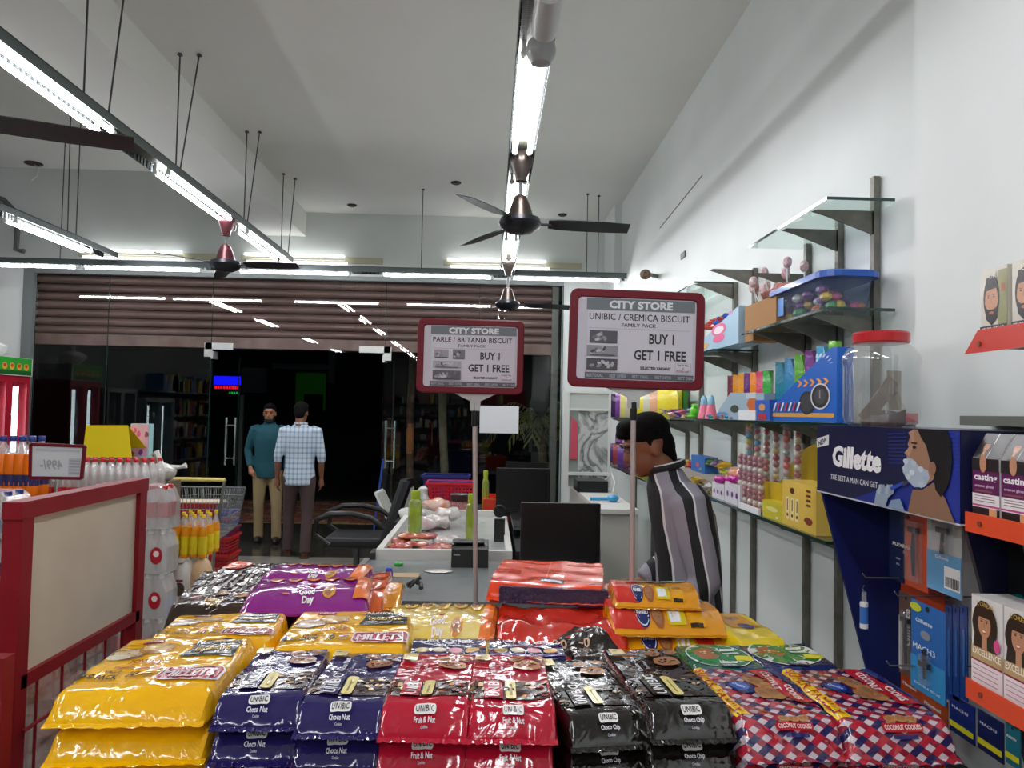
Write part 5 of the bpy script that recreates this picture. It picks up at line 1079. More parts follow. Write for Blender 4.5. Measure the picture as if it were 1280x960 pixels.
# black receipt printer
q0, q1 = PY(565, 680, 3.9), PY(610, 718, 3.9)
t = thing('receipt_printer', 'black box shaped receipt printer at the far edge of the grey desk', 'printer', ((q0.x+q1.x)/2, 3.9, zd))
MB().prism([(3.85, zd), (4.0, zd), (4.0, q0.z+.01), (3.88, q0.z+.0), (3.86, q0.z-.02)], 'x', q0.x, q1.x).build('body', BLACKP, t, bevel=.003)
B('paper_slot', mat('slot_grey', '#3a3d42', .3), t, (q0.x+.01, q1.x-.02, 3.87, 3.98, q0.z+.011, q0.z+.015)); B('badge', mat('badge_grey', '#8c8f94', .4), t, (q0.x+.012, q0.x+.045, 3.851, 3.855, q0.z-.05, q0.z-.042))
# water bottles: green squeeze bottles
def gbottle(label, px0, px1, pyt, pyb, Y, zf=None):
    a, b = PY(px0, pyt, Y), PY(px1, pyb, Y); r = abs(b.x-a.x)/2; x = (a.x+b.x)/2; z0 = b.z if zf is None else zf; h = a.z-z0
    t = thing('water_bottle', label, 'bottle', (x, Y, z0), group='green water bottles')
    MB().lathe([(r*.9, 0), (r, .008), (r, h*.76), (r*.9, h*.8), (r*.6, h*.83)], (x, Y, z0), 16).build('body', glassy('bottle_lime', (.62, .75, .1), 1.45, .1, .05, body='#a9bf1c', bodyw=.45), t, smooth=True)
    MB().lathe([(r*.66, h*.81), (r*.68, h*.83), (r*.68, h*.98), (r*.6, h)], (x, Y, z0), 14).build('cap', mat('cap_lime', '#9fb51d', .35), t, smooth=True)
gbottle('lime green water bottle at the left edge of the packing counter', 511, 527, 613, 668, 4.75, .80)
gbottle('lime green water bottle beside the clear jar on the packing counter', 583, 595, 617, 672, 4.4, .80)
gbottle('small lime green bottle on the farther counter left of the monitors', 603, 611, 588, 615, 6.2, zc2)
# clear jar with maroon lid
q = PY(574, 620, 4.6); t = thing('clear_canister', 'clear plastic canister with dark maroon lid on the packing counter', 'jar', (q.x, 4.6, .80)); hh = q.z-.8
MB().lathe([(.045, 0), (.05, .01), (.05, hh-.03), (.046, hh-.02)], (q.x, 4.6, .80), 18).build('body', CLEAR, t, smooth=True); MB().lathe([(.056, hh-.03), (.057, hh+.01), (.05, hh+.015)], (q.x, 4.6, .80), 18).build('lid', mat('lid_maroon', '#3d1c20', .4), t, smooth=True)
q = PY(592, 650, 4.35)
tag(MB().ball((q.x, 4.3, .835), (.06, .05, .034), 14, 8).build('glass_bowl', CLEAR, None, smooth=True), 'small clear bowl in front of the green bottle near the sign pole', 'bowl')
# heaps of packets on the counter
def blob(label, name, px_, py_, Y, z, sx, sy, sz, material, seed, group=None, cat='packet'):
    q = PY(px_, py_, Y); m = MB(); m.ball((0, 0, 0), (sx, sy, sz), 16, 9); m.v = [Vector((v.x, v.y, max(v.z, -sz*.8)))+noise.noise_vector(v*22+Vector((seed, 0, 0)))*min(sx, sz)*.45 for v in m.v]; zz_ = min(v.z for v in m.v); m.v = [v+Vector((q.x, Y, z-zz_)) for v in m.v]
    o = m.build(name, material, None, smooth=True); tag(o, label, cat, group); return o
MAG = film('film_magenta_packets', '#9a2448', noise_col='#d98a5a', nscale=22, sc=24); WHP = film('film_white_packets', '#e6e2df', noise_col='#b9a8a2', nscale=24, sc=24)
LB = 'magenta snack packet in the heap at the near end of the packing counter'
for i, (x, y, Y_, z) in enumerate(((500, 685, 4.3, .80), (520, 682, 4.4, .80), (540, 690, 4.25, .80), (512, 676, 4.5, .83), (532, 676, 4.5, .83), (550, 684, 4.35, .80), (498, 678, 4.5, .80))):
    blob(LB, 'snack_packet', x, y, Y_, z, .075, .06, .02, MAG, i, 'magenta packets on the packing counter')
for i, (x, y, Y_, z, lb, mm) in enumerate(((560, 668, 4.5, .80, 'white pouch with small print beside the magenta packets', WHP), (545, 640, 5.1, .80, 'larger white pouch heap in the middle of the packing counter', WHP), (560, 636, 5.2, .84, 'upper white pouch on the heap in the middle of the counter', WHP), (545, 622, 5.4, .88, 'orange topped pouch on the white heap', film('film_orange_pouch', '#e5742c', noise_col='#e8e2dc', nscale=14)), (530, 655, 5.0, .80, 'clear pouch with pink rim behind the magenta packets', film('film_clear_pink', '#d8b8c0', noise_col='#c9cccc', nscale=14)), (515, 628, 5.5, .80, 'round white cloth bundle behind the left lime bottle', mat('cloth_white', '#dcdcd9', .7)))):
    blob(lb, 'pouch', x, y, Y_, z, .10 if 'clear' not in lb else .08, .08, .045 if i else .03, mm, 20+i)
# small things on the grey desk
q = PZ(498, 707, zd); tag(MB().lathe([(.022, 0), (.023, .004), (.023, .012), (.02, .014)], (q.x, q.y, zd+.001), 14).build('green_token', mat('cap_green', '#2fa23a', .4), None, smooth=True), 'small green bottle cap on the grey desk', 'cap')
q = PZ(486, 722, zd); tag(MB().lathe([(.02, 0), (.02, .02), (.012, .045), (.004, .05)], (q.x, q.y, zd+.001), 12).build('blue_stopper', mat('cap_royal', '#1f3fc0', .4), None, smooth=True), 'small royal blue pen cap standing beside the purple rolls', 'cap')
q = PZ(508, 720, zd); tag(B('cardboard_piece', mat('cardboard_pale', '#b79f7c', .8), None, (q.x-.07, q.x+.06, q.y-.04, q.y+.05, zd+.001, zd+.004)), 'flat torn piece of cardboard on the grey desk', 'cardboard')
q = PZ(517, 738, zd); m = MB(); m.tube([q+Vector((-.03, 0, .02)), q+Vector((.0, .02, .035)), q+Vector((.03, 0, .03)), q+Vector((.035, -.02, .015))], .011, 8); m.tube([q+Vector((-.02, 0, .012)), q+Vector((.02, .01, .05)), q+Vector((.03, .01, .055))], .008, 8); tag(m.build('cable_tangle', BLACKP, None, smooth=True), 'small black cable tangle on the grey desk above the pale yellow roll', 'cable'); 
q = PZ(548, 715, zd); m = MB(); m.ball((0, 0, 0), (.07, .045, .004), 12, 4); m.v = [v+Vector((q.x, q.y, zd+.006)) for v in m.v]; tag(m.build('clear_packet', WHP, None, smooth=True), 'flat clear packet lying on the grey desk left of the printer', 'packet')
# ---- office chair
cx, cy = -1.12, 6.5
t = thing('office_chair', 'black office chair with curved armrests left of the packing counter', 'chair', (cx, cy, 0))
m = MB()
for k in range(5): a = k*2*PI/5; m.bar((cx, cy, .09), (cx+.28*math.cos(a), cy+.28*math.sin(a), .07), .04, .03)
m.build('star_base', BLACKP, t)
for k in range(5): a = k*2*PI/5; MB().ball((cx+.29*math.cos(a), cy+.29*math.sin(a), .032), .032, 10, 6).build('caster', BLACKP, t, smooth=True)
MB().tube([(cx, cy, .08), (cx, cy, .44)], .028, 10).build('gas_lift', STEEL, t, smooth=True)
B('seat', mat('seat_black', '#15171a', .5), t, (cx-.24, cx+.25, cy-.24, cy+.24, .44, .53), bevel=.03)
bk = MB(); vs = []; fs = []
for i in range(9):
    for j in range(9):
        u, v = -1+i/4, j/8; x = cx+.25+.16*v+.05*u*u*0-.0; y = cy+.23*u*(1-.15*v); vs += [(x-.05*(1-u*u), y, .50+.50*v)]
n = len(vs); vs += [(x+.05, y, z) for x, y, z in vs]
for i in range(8):
    for j in range(8): a = i*9+j; fs += [(a, a+1, a+10, a+9), (n+a, n+a+9, n+a+10, n+a+1)]
for i in range(8): fs += [(i*9, i*9+9, n+i*9+9, n+i*9), (i*9+8, n+i*9+8, n+i*9+17, i*9+17)]
for j in range(8): fs += [(j, n+j, n+j+1, j+1), (72+j, 72+j+1, n+72+j+1, n+72+j)]
bk.add(vs, fs); bk.build('backrest', mat('seat_black', '#15171a', .5), t, smooth=True)
for s in (-1, 1):
    y = cy+s*.27; MB().tube([(cx-.18, y, .48), (cx-.30, y, .56), (cx-.29, y, .68), (cx-.18, y, .73), (cx+.0, y, .735), (cx+.16, y, .70), (cx+.27, y, .62)], [.018, .02, .024, .026, .026, .024, .02], 8).build('armrest', BLACKP, t, smooth=True)
# white mesh chair behind
cx2, cy2 = PY(480, 640, 7.6).x, 7.6
t = thing('mesh_chair', 'white backed chair behind the black office chair', 'chair', (cx2, cy2, 0)); zt2 = PY(0+470, 615, 7.6).z
vs = []; fs = []
for j in range(7): v = j/6; vs += [(cx2-.12+.16*(1-v)+.05, cy2-.12, .45+(zt2-.45)*v), (cx2-.1+.16*(1-v)+.05, cy2+.22, .45+(zt2-.45)*v)]
for j in range(6): a = j*2; fs.append((a, a+1, a+3, a+2))
nn = len(vs); vs += [(x+.02, y, z) for x, y, z in vs]; fs += [tuple(nn+i for i in f[::-1]) for f in fs]; fs += [(0, nn, nn+1, 1), (12, 13, nn+13, nn+12)]+[(2*j, 2*j+2, nn+2*j+2, nn+2*j) for j in range(6)]+[(2*j+1, nn+2*j+1, nn+2*j+3, 2*j+3) for j in range(6)]
MB().add(vs, fs).build('backrest', mat('mesh_white', '#c9c9c2', .6, noise_col='#a8a8a0', nscale=60), t)
MB().tube([(v[0]-.005, v[1], v[2]) for v in vs[0:14:2]]+[(v[0]-.005, v[1], v[2]) for v in vs[1:14:2]][::-1], .014, 6).build('back_frame', WHITEP, t, smooth=True)
B('seat', mat('seat_grey', '#6a6c6e', .6), t, (cx2+.05, cx2+.4, cy2-.15, cy2+.25, .43, .47))
for x in (cx2+.08, cx2+.37):
    for y in (cy2-.12, cy2+.22): MB().tube([(x, y, 0), (x, y, .43)], .014, 6).build('leg', STEEL, t)
# grey sheet leaning and white bag
p = [PY(492, 640, 6.9), PY(515, 650, 6.9), PY(517, 606, 6.9), PY(492, 622, 6.9)]
p = [PY(491, 625, 7.1), PY(500, 650, 7.1), PY(520, 640, 7.1), PY(517, 608, 7.1)]; m = MB(); m.add(p+[q+Vector((0, .02, 0)) for q in p], [(0, 1, 2, 3), (7, 6, 5, 4), (0, 4, 5, 1), (1, 5, 6, 2), (2, 6, 7, 3), (3, 7, 4, 0)]); 
tag(m.build('panel_board', mat('board_pale', '#a9a99f', .6), None), 'pale grey board leaning beside the white plastic bag', 'board')
q = PY(530, 612, 6.4); blob('white plastic bag hanging at the left side of the red basket', 'plastic_bag', 529, 612, 6.45, zc2, .05, .05, .14, mat('bag_white', '#d9d9d6', .3), 77, cat='bag')
# blue handled broom standing at the door
a, b = PY(479, 574, 8.75), PY(466, 690, 8.75); t = thing('broom', 'broom with blue handle leaning in the right side of the doorway', 'broom', (b.x, 8.75, 0)); b.z = .06
MB().tube([a, b+Vector((0, 0, .1))], .012, 8).build('handle', mat('broom_blue', '#2f4fa8', .4), t, smooth=True); B('brush', mat('brush_dark', '#3a3226', .9), t, (b.x-.12, b.x+.12, 8.72, 8.78, 0, .16))
# sheet of blank paper taped on the glass
a, b = PY(600, 507, YG-.015), PY(648, 542, YG-.015); tag(B('paper_notice', mat('paper_white', '#e3e5e8', .6), None, (a.x, b.x, YG-.018, YG-.0125, b.z, a.z)), 'blank white sheet taped on the shopfront glass right of the small sign', 'paper')
# blue object on floor
blob('blue plastic bundle on the floor under the office chair', 'plastic_bag', 440, 700, 5.6, 0, .10, .08, .09, mat('bundle_blue', '#2346b8', .4), 5, cat='bag')
blob('blue plastic bundle by the white tray corner', 'plastic_bag', 462, 705, 5.2, 0, .07, .07, .12, mat('bundle_blue', '#2346b8', .4), 6, cat='bag')
# ---- white cabinet and marble partition at the right
t = thing('white_cabinet', 'white cabinet counter against the right wall left of the man in stripes', 'cabinet', (1.05, 5.3, 0))
a = PY(751, 636, 4.9); zc3 = a.z; xw = PY(798, 640, 4.9).x; CW = mat('cabinet_white', '#cbc9c0', .45)
B('cabinet_body', CW, t, (a.x+.01, xw-.03, 4.92, 6.9, 0, zc3-.03)); B('countertop', mat('rim_white', '#dad9d4', .4), t, (a.x-.02, xw, 4.88, 6.95, zc3-.03, zc3)); B('side_panel', CW, t, (xw-.03, xw, 4.9, 6.9, 0, zc3-.03))
Y = 6.35; a, b = PY(705, 488, Y), PY(762, 622, Y); t = thing('partition_unit', 'white framed partition with a marbled panel on the white cabinet', 'partition', ((a.x+b.x)/2, Y, zc3)); FRW = mat('frame_white', '#e0e2e0', .35)
w = b.x-a.x
B('frame_stile', FRW, t, (a.x, a.x+.05, Y, Y+.04, zc3, a.z)); B('frame_stile', FRW, t, (b.x-.02, b.x, Y, Y+.04, zc3, a.z)); zm = PY(730, 512, Y).z; zq = PY(730, 592, Y).z
B('frame_rail', FRW, t, (a.x+.05, b.x-.02, Y, Y+.04, zm-.01, zm+.01)); B('frame_rail', FRW, t, (a.x+.05, b.x-.02, Y-.04, Y+.04, zq-.012, zq+.012)); B('frame_rail', FRW, t, (a.x+.05, b.x-.02, Y, Y+.04, a.z-.02, a.z))
B('upper_pane', mat('pane_pale', '#c5ccca', .2), t, (a.x+.05, b.x-.02, Y+.015, Y+.025, zm+.01, a.z-.02))
mm = mat('marbled_panel', '#cfd3d2', .3); nt = mm.node_tree; wv_ = nt.nodes.new('ShaderNodeTexNoise'); wv_.inputs['Scale'].default_value = 3.2; wv_.inputs['Distortion'].default_value = 1.6; wv_.inputs['Detail'].default_value = 7
cr = nt.nodes.new('ShaderNodeValToRGB'); e = cr.color_ramp.elements; e[0].position = .40; e[0].color = lin('#c9cecd'); e[1].position = .62; e[1].color = lin('#dfe3e2'); cr.color_ramp.elements.new(.49).color = lin('#5f6264'); cr.color_ramp.elements.new(.53).color = lin('#b4b9b8')
nt.links.new(nt.nodes['Texture Coordinate'].outputs['Object'], wv_.inputs['Vector']); nt.links.new(wv_.outputs['Fac'], cr.inputs['Fac']); nt.links.new(cr.outputs['Color'], nt.nodes['Principled BSDF'].inputs['Base Color'])
B('marbled_panel', mm, t, (a.x+.13, b.x-.02, Y+.01, Y+.03, zc3+.0, zm-.01)); B('inner_pane', mat('pane_grey', '#8b9490', .3), t, (a.x+.05, a.x+.13, Y+.01, Y+.03, zc3, zm-.01))
tag(MB().prism([(a.x+.06, zq+.12), (a.x+.12, zq+.12), (a.x+.12, zm-.12), (a.x+.07, zm-.06)], 'y', Y-.006, Y+.008).build('pink_sticker', mat('sticker_pink', '#d4536a', .4), None), 'pink red paper strip inside the white partition', 'paper')
a, b = PY(722, 609, 5.9), PY(760, 628, 5.9); t = thing('black_box_device', 'black recorder box on the white cabinet', 'device', ((a.x+b.x)/2, 5.9, zc3)); B('casing', BLACKP, t, (a.x, b.x, 5.9, 6.2, zc3, max(a.z, zc3+.09)), bevel=.004); MB().tube([(b.x-.01, 6.0, zc3+.09), (b.x+.04, 6.0, zc3+.15), (b.x+.06, 5.95, zc3+.08), (b.x+.03, 5.85, zc3+.01)], .006, 6).build('cable', WHITEP, t, smooth=True)
a = PY(738, 630, 5.3); b = PY(766, 627, 5.3); t = thing('blue_scoop', 'light blue plastic scoop lying on the white cabinet', 'scoop', (a.x, 5.3, zc3)); MB().tube([(a.x, 5.3, zc3+.018), (b.x-.03, 5.3, zc3+.02)], .012, 8).build('handle', mat('scoop_blue', '#3a9ad0', .35), t, smooth=True); MB().ball((b.x, 5.3, zc3+.026), (.045, .05, .025), 12, 7).build('bowl', mat('scoop_blue', '#3a9ad0', .35), t, smooth=True)
# the small group seen through the glass behind the right of the door
# ================================================================= RIGHT WALL SHELVING
XF = 1.20; XW = XR
posts = [(2.75, 2.52), (3.04, 2.45), (3.35, 2.40), (4.03, 2.42), (4.36, 2.40), (5.05, 2.35), (5.40, 2.35), (6.15, 2.3), (6.5, 2.3), (7.3, 2.2)]
t = thing('wall_shelf_posts', 'grey slotted steel posts fixed up the right wall', 'wall rack', (XW, 4, 0))
for y, z1 in posts: B('post', DSTEEL, t, (XW-.028, XW-.004, y-.014, y+.014, 0, z1))
def bracket(y, z, tip=XF+.01):
    m = MB(); a = [(XW-.028, z-.09), (XW-.028, z), (tip, z), (tip-.02, z-.008), (tip+.03, z-.022)]
    m.prism(a, 'y', y-.004, y+.004); m.box(XW-.028, XW-.02, y-.012, y+.012, z-.09, z); return m
def glass_shelf(label, y0, y1, z, ys, xf=XF, group='glass shelves on the right wall'):
    t = thing('glass_shelf', label, 'shelf', (XW-.03, (y0+y1)/2, z-.01), group=group)
    B('glass_plate', SHELFG, t, (xf, XW-.012, y0, y1, z-.01, z))
    B('polished_edge', EDGEG, t, (xf, XW-.012, y0-.002, y0, z-.0105, z+.0005)); B('polished_edge', EDGEG, t, (xf-.002, xf, y0, y1, z-.0105, z+.0005))
    for y in ys: bracket(y, z-.011, xf+.02).build('bracket', DSTEEL, t)
    return t
glass_shelf('empty glass shelf at the very top of the right wall', 2.62, 3.42, 2.40, (2.75, 3.04))
glass_shelf('glass shelf holding the blue lidded tub', 2.62, 3.52, 2.0, (2.75, 3.04, 3.35))
glass_shelf('small empty glass shelf farther back near the top of the big sign', 4.36, 5.2, 2.40, (4.36, 5.05))
glass_shelf('glass shelf carrying the pale blue display box farther back', 3.98, 5.1, 1.965, (4.03, 4.36, 5.05))
glass_shelf('long glass shelf at eye level with the blue wedge display, nearer half', 2.45, 4.9, 1.585, (2.75, 3.04, 3.35, 4.03, 4.36))
glass_shelf('long glass shelf at eye level above the head of the man in stripes, farther half', 4.92, 7.6, 1.575, (5.05, 5.40, 6.15, 6.5, 7.3))
glass_shelf('lower glass shelf with the yellow candy boxes', 2.62, 4.75, 1.165, (2.75, 3.04, 3.35, 4.03, 4.36))
glass_shelf('lower glass shelf behind the face of the man in stripes', 4.95, 7.85, 1.10, (5.05, 5.40, 6.15, 6.5, 7.3))
for y, z in ((3.35, 2.26), (4.03, 2.41)): 
    o = bracket(y, z).build('spare_bracket', DSTEEL, None); tag(o, 'bare grey bracket without glass %s' % ('under the topmost shelf' if y < 4 else 'left of the small empty shelf behind the big sign'), 'bracket', None)
def ys(px0, px1, py, X): a, b = PX(px1, py, X), PX(px0, py, X); return a.y, b.y
def sbox(name, label, cat, px0, px1, pyt, zb, mtl, X=1.225, depth=.12, art=None, group=None, prof=None, pyr=None):
    """a box on a shelf: its long face looks toward the room; px0..px1 its extent in view"""
    y0, y1 = ys(px0, px1, pyr or (pyt+20), X); zt = PX((px0+px1)/2, pyt, X).z; t = thing(name, label, cat, (X+depth/2, (y0+y1)/2, zb), group=group)
    zt = max(zt, zb+.02)
    if prof: MB().prism([(y1+(y0-y1)*u, zb+.001+(zt-zb)*v) for u, v in prof], 'x', X, X+depth).build('box_body', mtl, t)
    else: B('box_body', mtl, t, (X, X+depth, y0, y1, zb+.001, zt))
    if art: P = Print(plane_fn((X-.0005, (y0+y1)/2, (zb+zt)/2), (0, -1, 0), (0, 0, 1))); art(P, (y1-y0)/2, (zt-zb)/2); P.build('printed_face', t, .4)
    return t, y0, y1, zt
def mcol(n, c, r=.35): return mat('sweet_'+n, c, r, coat=.3)
def sachets(label, n, ya, yb, X, z0, zf, cols, wx=.10, lean=.0, group=None, cat='sachet', th=None):
    """a row of standing pouches, one object each"""
    for i in range(n):
        u = (i+.5)/n; y = ya+(yb-ya)*u; h = zf(u) if callable(zf) else zf; c = cols[i % len(cols)]; hw = abs(yb-ya)/n*.42
        m = MB(); K = 5; vs = []; fs = []
        for j in range(K+1):
            v = j/K; tk = hw*(1-abs(2*v-1)**3*.9); z = z0+h*v
            vs += [(X, y-.002, z), (X+wx/2, y-tk, z), (X+wx, y-.002, z), (X+wx/2, y+tk, z)]
        for j in range(K):
            for k in range(4): fs.append((j*4+k, j*4+(k+1) % 4, j*4+4+(k+1) % 4, j*4+4+k))
        fs += [(3, 2, 1, 0), (K*4, K*4+1, K*4+2, K*4+3)]; m.add(vs, fs)
        o = m.build('sweet_pouch', film('pouch_'+c.strip('#'), c, sc=26), None, smooth=True); tag(o, label if isinstance(label, str) else label[i], cat, group)
# --- eye-level shelf
ZE = 1.585
def art_blue(P, w, l):
    for k in range(5): x = (-.0+.17*k)*w; P.poly([(x, .02*l), (x+.07*w, .02*l), (x+.15*w, .12*l), (x+.07*w, .22*l), (x, .22*l), (x+.08*w, .12*l)], '#e89a3a')
    P.rect(-.95*w, -.86*l, .95*w, -.74*l, '#d8a24a'); P.oval(.28*w, -.45*l, .21*w, .34*l, '#1d1b1e', 24); P.oval(.28*w, -.45*l, .16*w, .26*l, '#38353a', 20); P.oval(.62*w, -.28*l, .24*w, .36*l, '#d7dade', 24); P.oval(.62*w, -.28*l, .21*w, .32*l, '#1d1b1e', 24); P.oval(.62*w, -.28*l, .14*w, .22*l, '#403d42', 20); P.rect(.6*w, -.34*l, .63*w, -.1*l, '#8a8a90')
    for k in range(8): P.quad(((-.85+.12*k)*w, -.68*l), ((-.80+.12*k)*w, -.68*l), ((-.72+.12*k)*w, -.42*l), ((-.77+.12*k)*w, -.42*l), '#f0f0f4' if k % 2 else '#d23a3a')
    for k in range(7): a = k*.28; P.quad((.55*w+.3*w*math.cos(a), .5*l+.3*l*math.sin(a)), (.6*w+.3*w*math.cos(a), .5*l+.32*l*math.sin(a)), (.62*w+.34*w*math.cos(a), .5*l+.4*l*math.sin(a)), (.58*w+.34*w*math.cos(a), .5*l+.4*l*math.sin(a)), '#cfe0f4')
t, y0, y1, zt = sbox('wedge_display', 'bright blue wedge shaped display box of pouches left of the big jar', 'display box', 957, 1046, 442, ZE, mat('display_blue', '#1763c4', .35), art=art_blue, prof=[(0, 0), (1, 0), (1, 1), (0.93, 1), (0, .14)], depth=.06, pyr=500)
cl = ['green pouch', 'light blue pouch', 'purple pouch', 'green pouch', 'blue pouch', 'teal pouch']
pc = ['#7cc23a', '#4aa8d8', '#7a2a86', '#5fb52e', '#2f8fc4', '#2a8aa0']
sachets(['%s in the blue wedge display, %s from the jar' % (c, n) for c, n in zip(cl, ('first', 'second', 'third', 'fourth', 'fifth', 'sixth'))], 6, y0+.05, y1-.02, 1.24, ZE+.03, lambda u: (zt-ZE)*(1.02-.2*u)-.0, pc, wx=.05, group='pouches in the blue wedge display')
def art_pale(P, w, l): P.oval(-.2*w, -.2*l, .2*w, .3*l, '#3d4a3a', 8); P.oval(.55*w, .1*l, .2*w, .5*l, '#c9682e', 12, rough=.5); P.rect(.3*w, .5*l, .7*w, .9*l, '#c7d2d6'); P.oval(-.8*w, -.6*l, .3*w, .2*l, '#5a8ab8', 10)
t, y0, y1, zt = sbox('wedge_display', 'pale grey blue wedge display with a dark hexagon mark', 'display box', 898, 955, 490, ZE, mat('display_pale', '#9db4c2', .4), art=art_pale, prof=[(0, 0), (1, 0), (1, .9), (.3, 1), (0, .35)], depth=.12, pyr=505)
sachets(['thin bright stick pouch in the pale wedge display, %s from the right' % NTH[k] for k in range(7)], 7, y0+.02, y1-.06, 1.24, ZE+.06, .17, ['#3fb54a', '#e6507a', '#f08a1e', '#6a2a6e', '#eaa21e', '#d9901c', '#6a1a2e'], wx=.05, group='stick pouches in the pale wedge display')
tag(sbox('price_card', '', 'card', 923, 944, 513, ZE, mat('card_white', '#e6e8ea', .5), X=1.205, depth=.01)[0], 'blank white price card at the front of the pale wedge display', 'card')
t, y0, y1, zt = sbox('small_box', 'small blue and red box beside the white price card', 'box', 944, 962, 500, ZE, mat('box_royal', '#2a5fc0', .4), X=1.21, depth=.05, art=lambda P, w, l: (P.oval(0, .3*l, .45*w, .35*l, '#d89a5a', 12), P.rect(-.5*w, -.9*l, .6*w, -.3*l, '#c02a3a')), pyr=510)
t['label'] = 'small blue and red box beside the white price card on the eye level shelf'
# pink and blue bottle toys, green toy, low heaps
for i, (px_, c1, c2, lb) in enumerate(((880, '#f07a98', '#8fc8e0', 'left pink toy bottle with pale blue top on the eye level shelf'), (889, '#f07a98', '#9ad0e6', 'right pink toy bottle with pale blue top on the eye level shelf'))):
    y = PX(px_, 505, 1.24).y; t = thing('toy_bottle', lb, 'toy', (1.24, y, ZE), group='pink and blue toy bottles'); MB().lathe([(.035, 0), (.035, .01), (.022, .075), (.02, .08)], (1.24, y, ZE+.001), 12).build('body', mcol('pink', c1), t, smooth=True); MB().lathe([(.021, .08), (.022, .09), (.017, .12), (.006, .135)], (1.24, y, ZE+.001), 12).build('cap', mcol('paleblue', c2), t, smooth=True)
y = PX(868, 512, 1.24).y; m = MB(); m.ball((1.24, y, ZE+.04), (.03, .035, .038), 12, 7); m.ball((1.24, y-.02, ZE+.075), (.014, .014, .014), 8, 5); m.ball((1.24, y+.02, ZE+.075), (.014, .014, .014), 8, 5); m.ball((1.22, y-.03, ZE+.012), (.02, .02, .012), 8, 5); m.ball((1.22, y+.03, ZE+.012), (.02, .02, .012), 8, 5)
tag(m.build('frog_toy', mcol('lime', '#63c926'), None, smooth=True), 'lime green frog shaped toy on the eye level shelf', 'toy')
rnd = random.Random(12); CC = ['#3a58b0', '#8a3a9a', '#d8d4c4', '#c9a87a', '#c83a4a', '#4a8ac0', '#7a4a9a', '#e0d8c8', '#d06a8a', '#3f7ac8']
def heap(label, group, pxs, py, X, zb, n, r, cols, layers=2, wx=.1):
    for i in range(n):
        u = rnd.random(); px_ = pxs[0]+(pxs[1]-pxs[0])*(i+.5)/n; y = PX(px_, py, X).y; z = zb+r*.9+(rnd.randrange(layers))*r*1.5; m = MB(); c = rnd.choice(cols)
        m.ball((0, 0, 0), (r*rnd.uniform(.8, 1.3), r*rnd.uniform(.8, 1.2), r*.85), 8, 5); m.v = [v+noise.noise_vector(v*40+Vector((i, 0, 0)))*r*.35+Vector((X+rnd.uniform(.0, wx), y, z)) for v in m.v]
        o = m.build('sweet', film('sweet_film_'+c.strip('#'), c, sc=40), None, smooth=True); tag(o, label, 'sweet', group)
heap('wrapped sweet in the low heap on the eye level shelf beside the lime toy', 'wrapped sweets beside the lime toy', (822, 862), 515, 1.225, ZE-.01, 22, .022, CC)
heap('wrapped sweet at the foot of the toy bottles on the eye level shelf', 'wrapped sweets at the toy bottles', (872, 915), 520, 1.215, ZE-.0, 8, .014, ['#8a7ab8', '#4a8ac0', '#3a9ab8', '#b07ab8', '#c86a3a'], 1, .03)
t, y0, y1, zt = sbox('card_pack', 'flat green printed card box standing at the wall on the eye level shelf', 'box', 828, 854, 489, ZE-.01, mat('box_green', '#3f8f2e', .4), X=1.36, depth=.03, art=lambda P, w, l: (P.oval(-.1*w, 0, .4*w, .3*l, '#8a5a5a', 12, rough=.4), P.oval(.5*w, .2*l, .2*w, .2*l, '#c8d84a', 8)), pyr=505)
ya, yb = ys(760, 836, 500, 1.23)
nm = ['yellow pouch beside the green card box', 'yellow pouch, second from the green card box', 'pale orange pouch on the eye level shelf behind the sign pole', 'clear pouch just right of the sign pole on the eye level shelf', 'yellow pouch just right of the sign pole on the eye level shelf', 'clear silver pouch hidden partly by the sign pole', 'clear pouch just left of the sign pole', 'pale yellow pouch left of the sign pole', 'purple pouch second from the far end of the eye level shelf', 'dark purple pouch at the far end of the eye level shelf']
sachets(nm, 10, ya, yb, 1.24, ZE-.01, .235, ['#e8d81c', '#e9dc2a', '#e0a880', '#c9c8a8', '#e6d820', '#bdbab2', '#c7bda0', '#d8cf7a', '#7a3a94', '#3a2050'], wx=.12, group='standing pouches on the far end of the eye level shelf', cat='pouch')
# --- lower shelf
ZL = 1.165
def box_c(P, w, l):
    P.rect(-.9*w, -.9*l, .9*w, .9*l, '#e8c352')
    for k in range(3): P.rect((-.75+.3*k)*w, -.7*l, (-.55+.3*k)*w, .3*l, '#f3e2a0'); P.oval((-.65+.3*k)*w, -.5*l, .06*w, .08*l, '#5a2f1a', 8); P.rect((-.68+.3*k)*w, -.3*l, (-.62+.3*k)*w, .2*l, '#7a4a22')
    P.oval(-.35*w, .6*l, .14*w, .14*l, '#5a2f1a', 12); P.oval(.6*w, -.5*l, .22*w, .16*l, '#8a3a2a', 12, rough=.4); [P.rect(.5*w, (.1+.2*k)*l, .74*w, (.2+.2*k)*l, '#7a3a1a') for k in range(4)]
t, y0, y1, zt = sbox('candy_box', 'pale yellow printed carton at the near end of the lower glass shelf', 'box', 978, 1020, 604, ZL, mat('box_yellow', '#e3c055', .4), art=box_c, X=1.215, depth=.12, pyr=640)
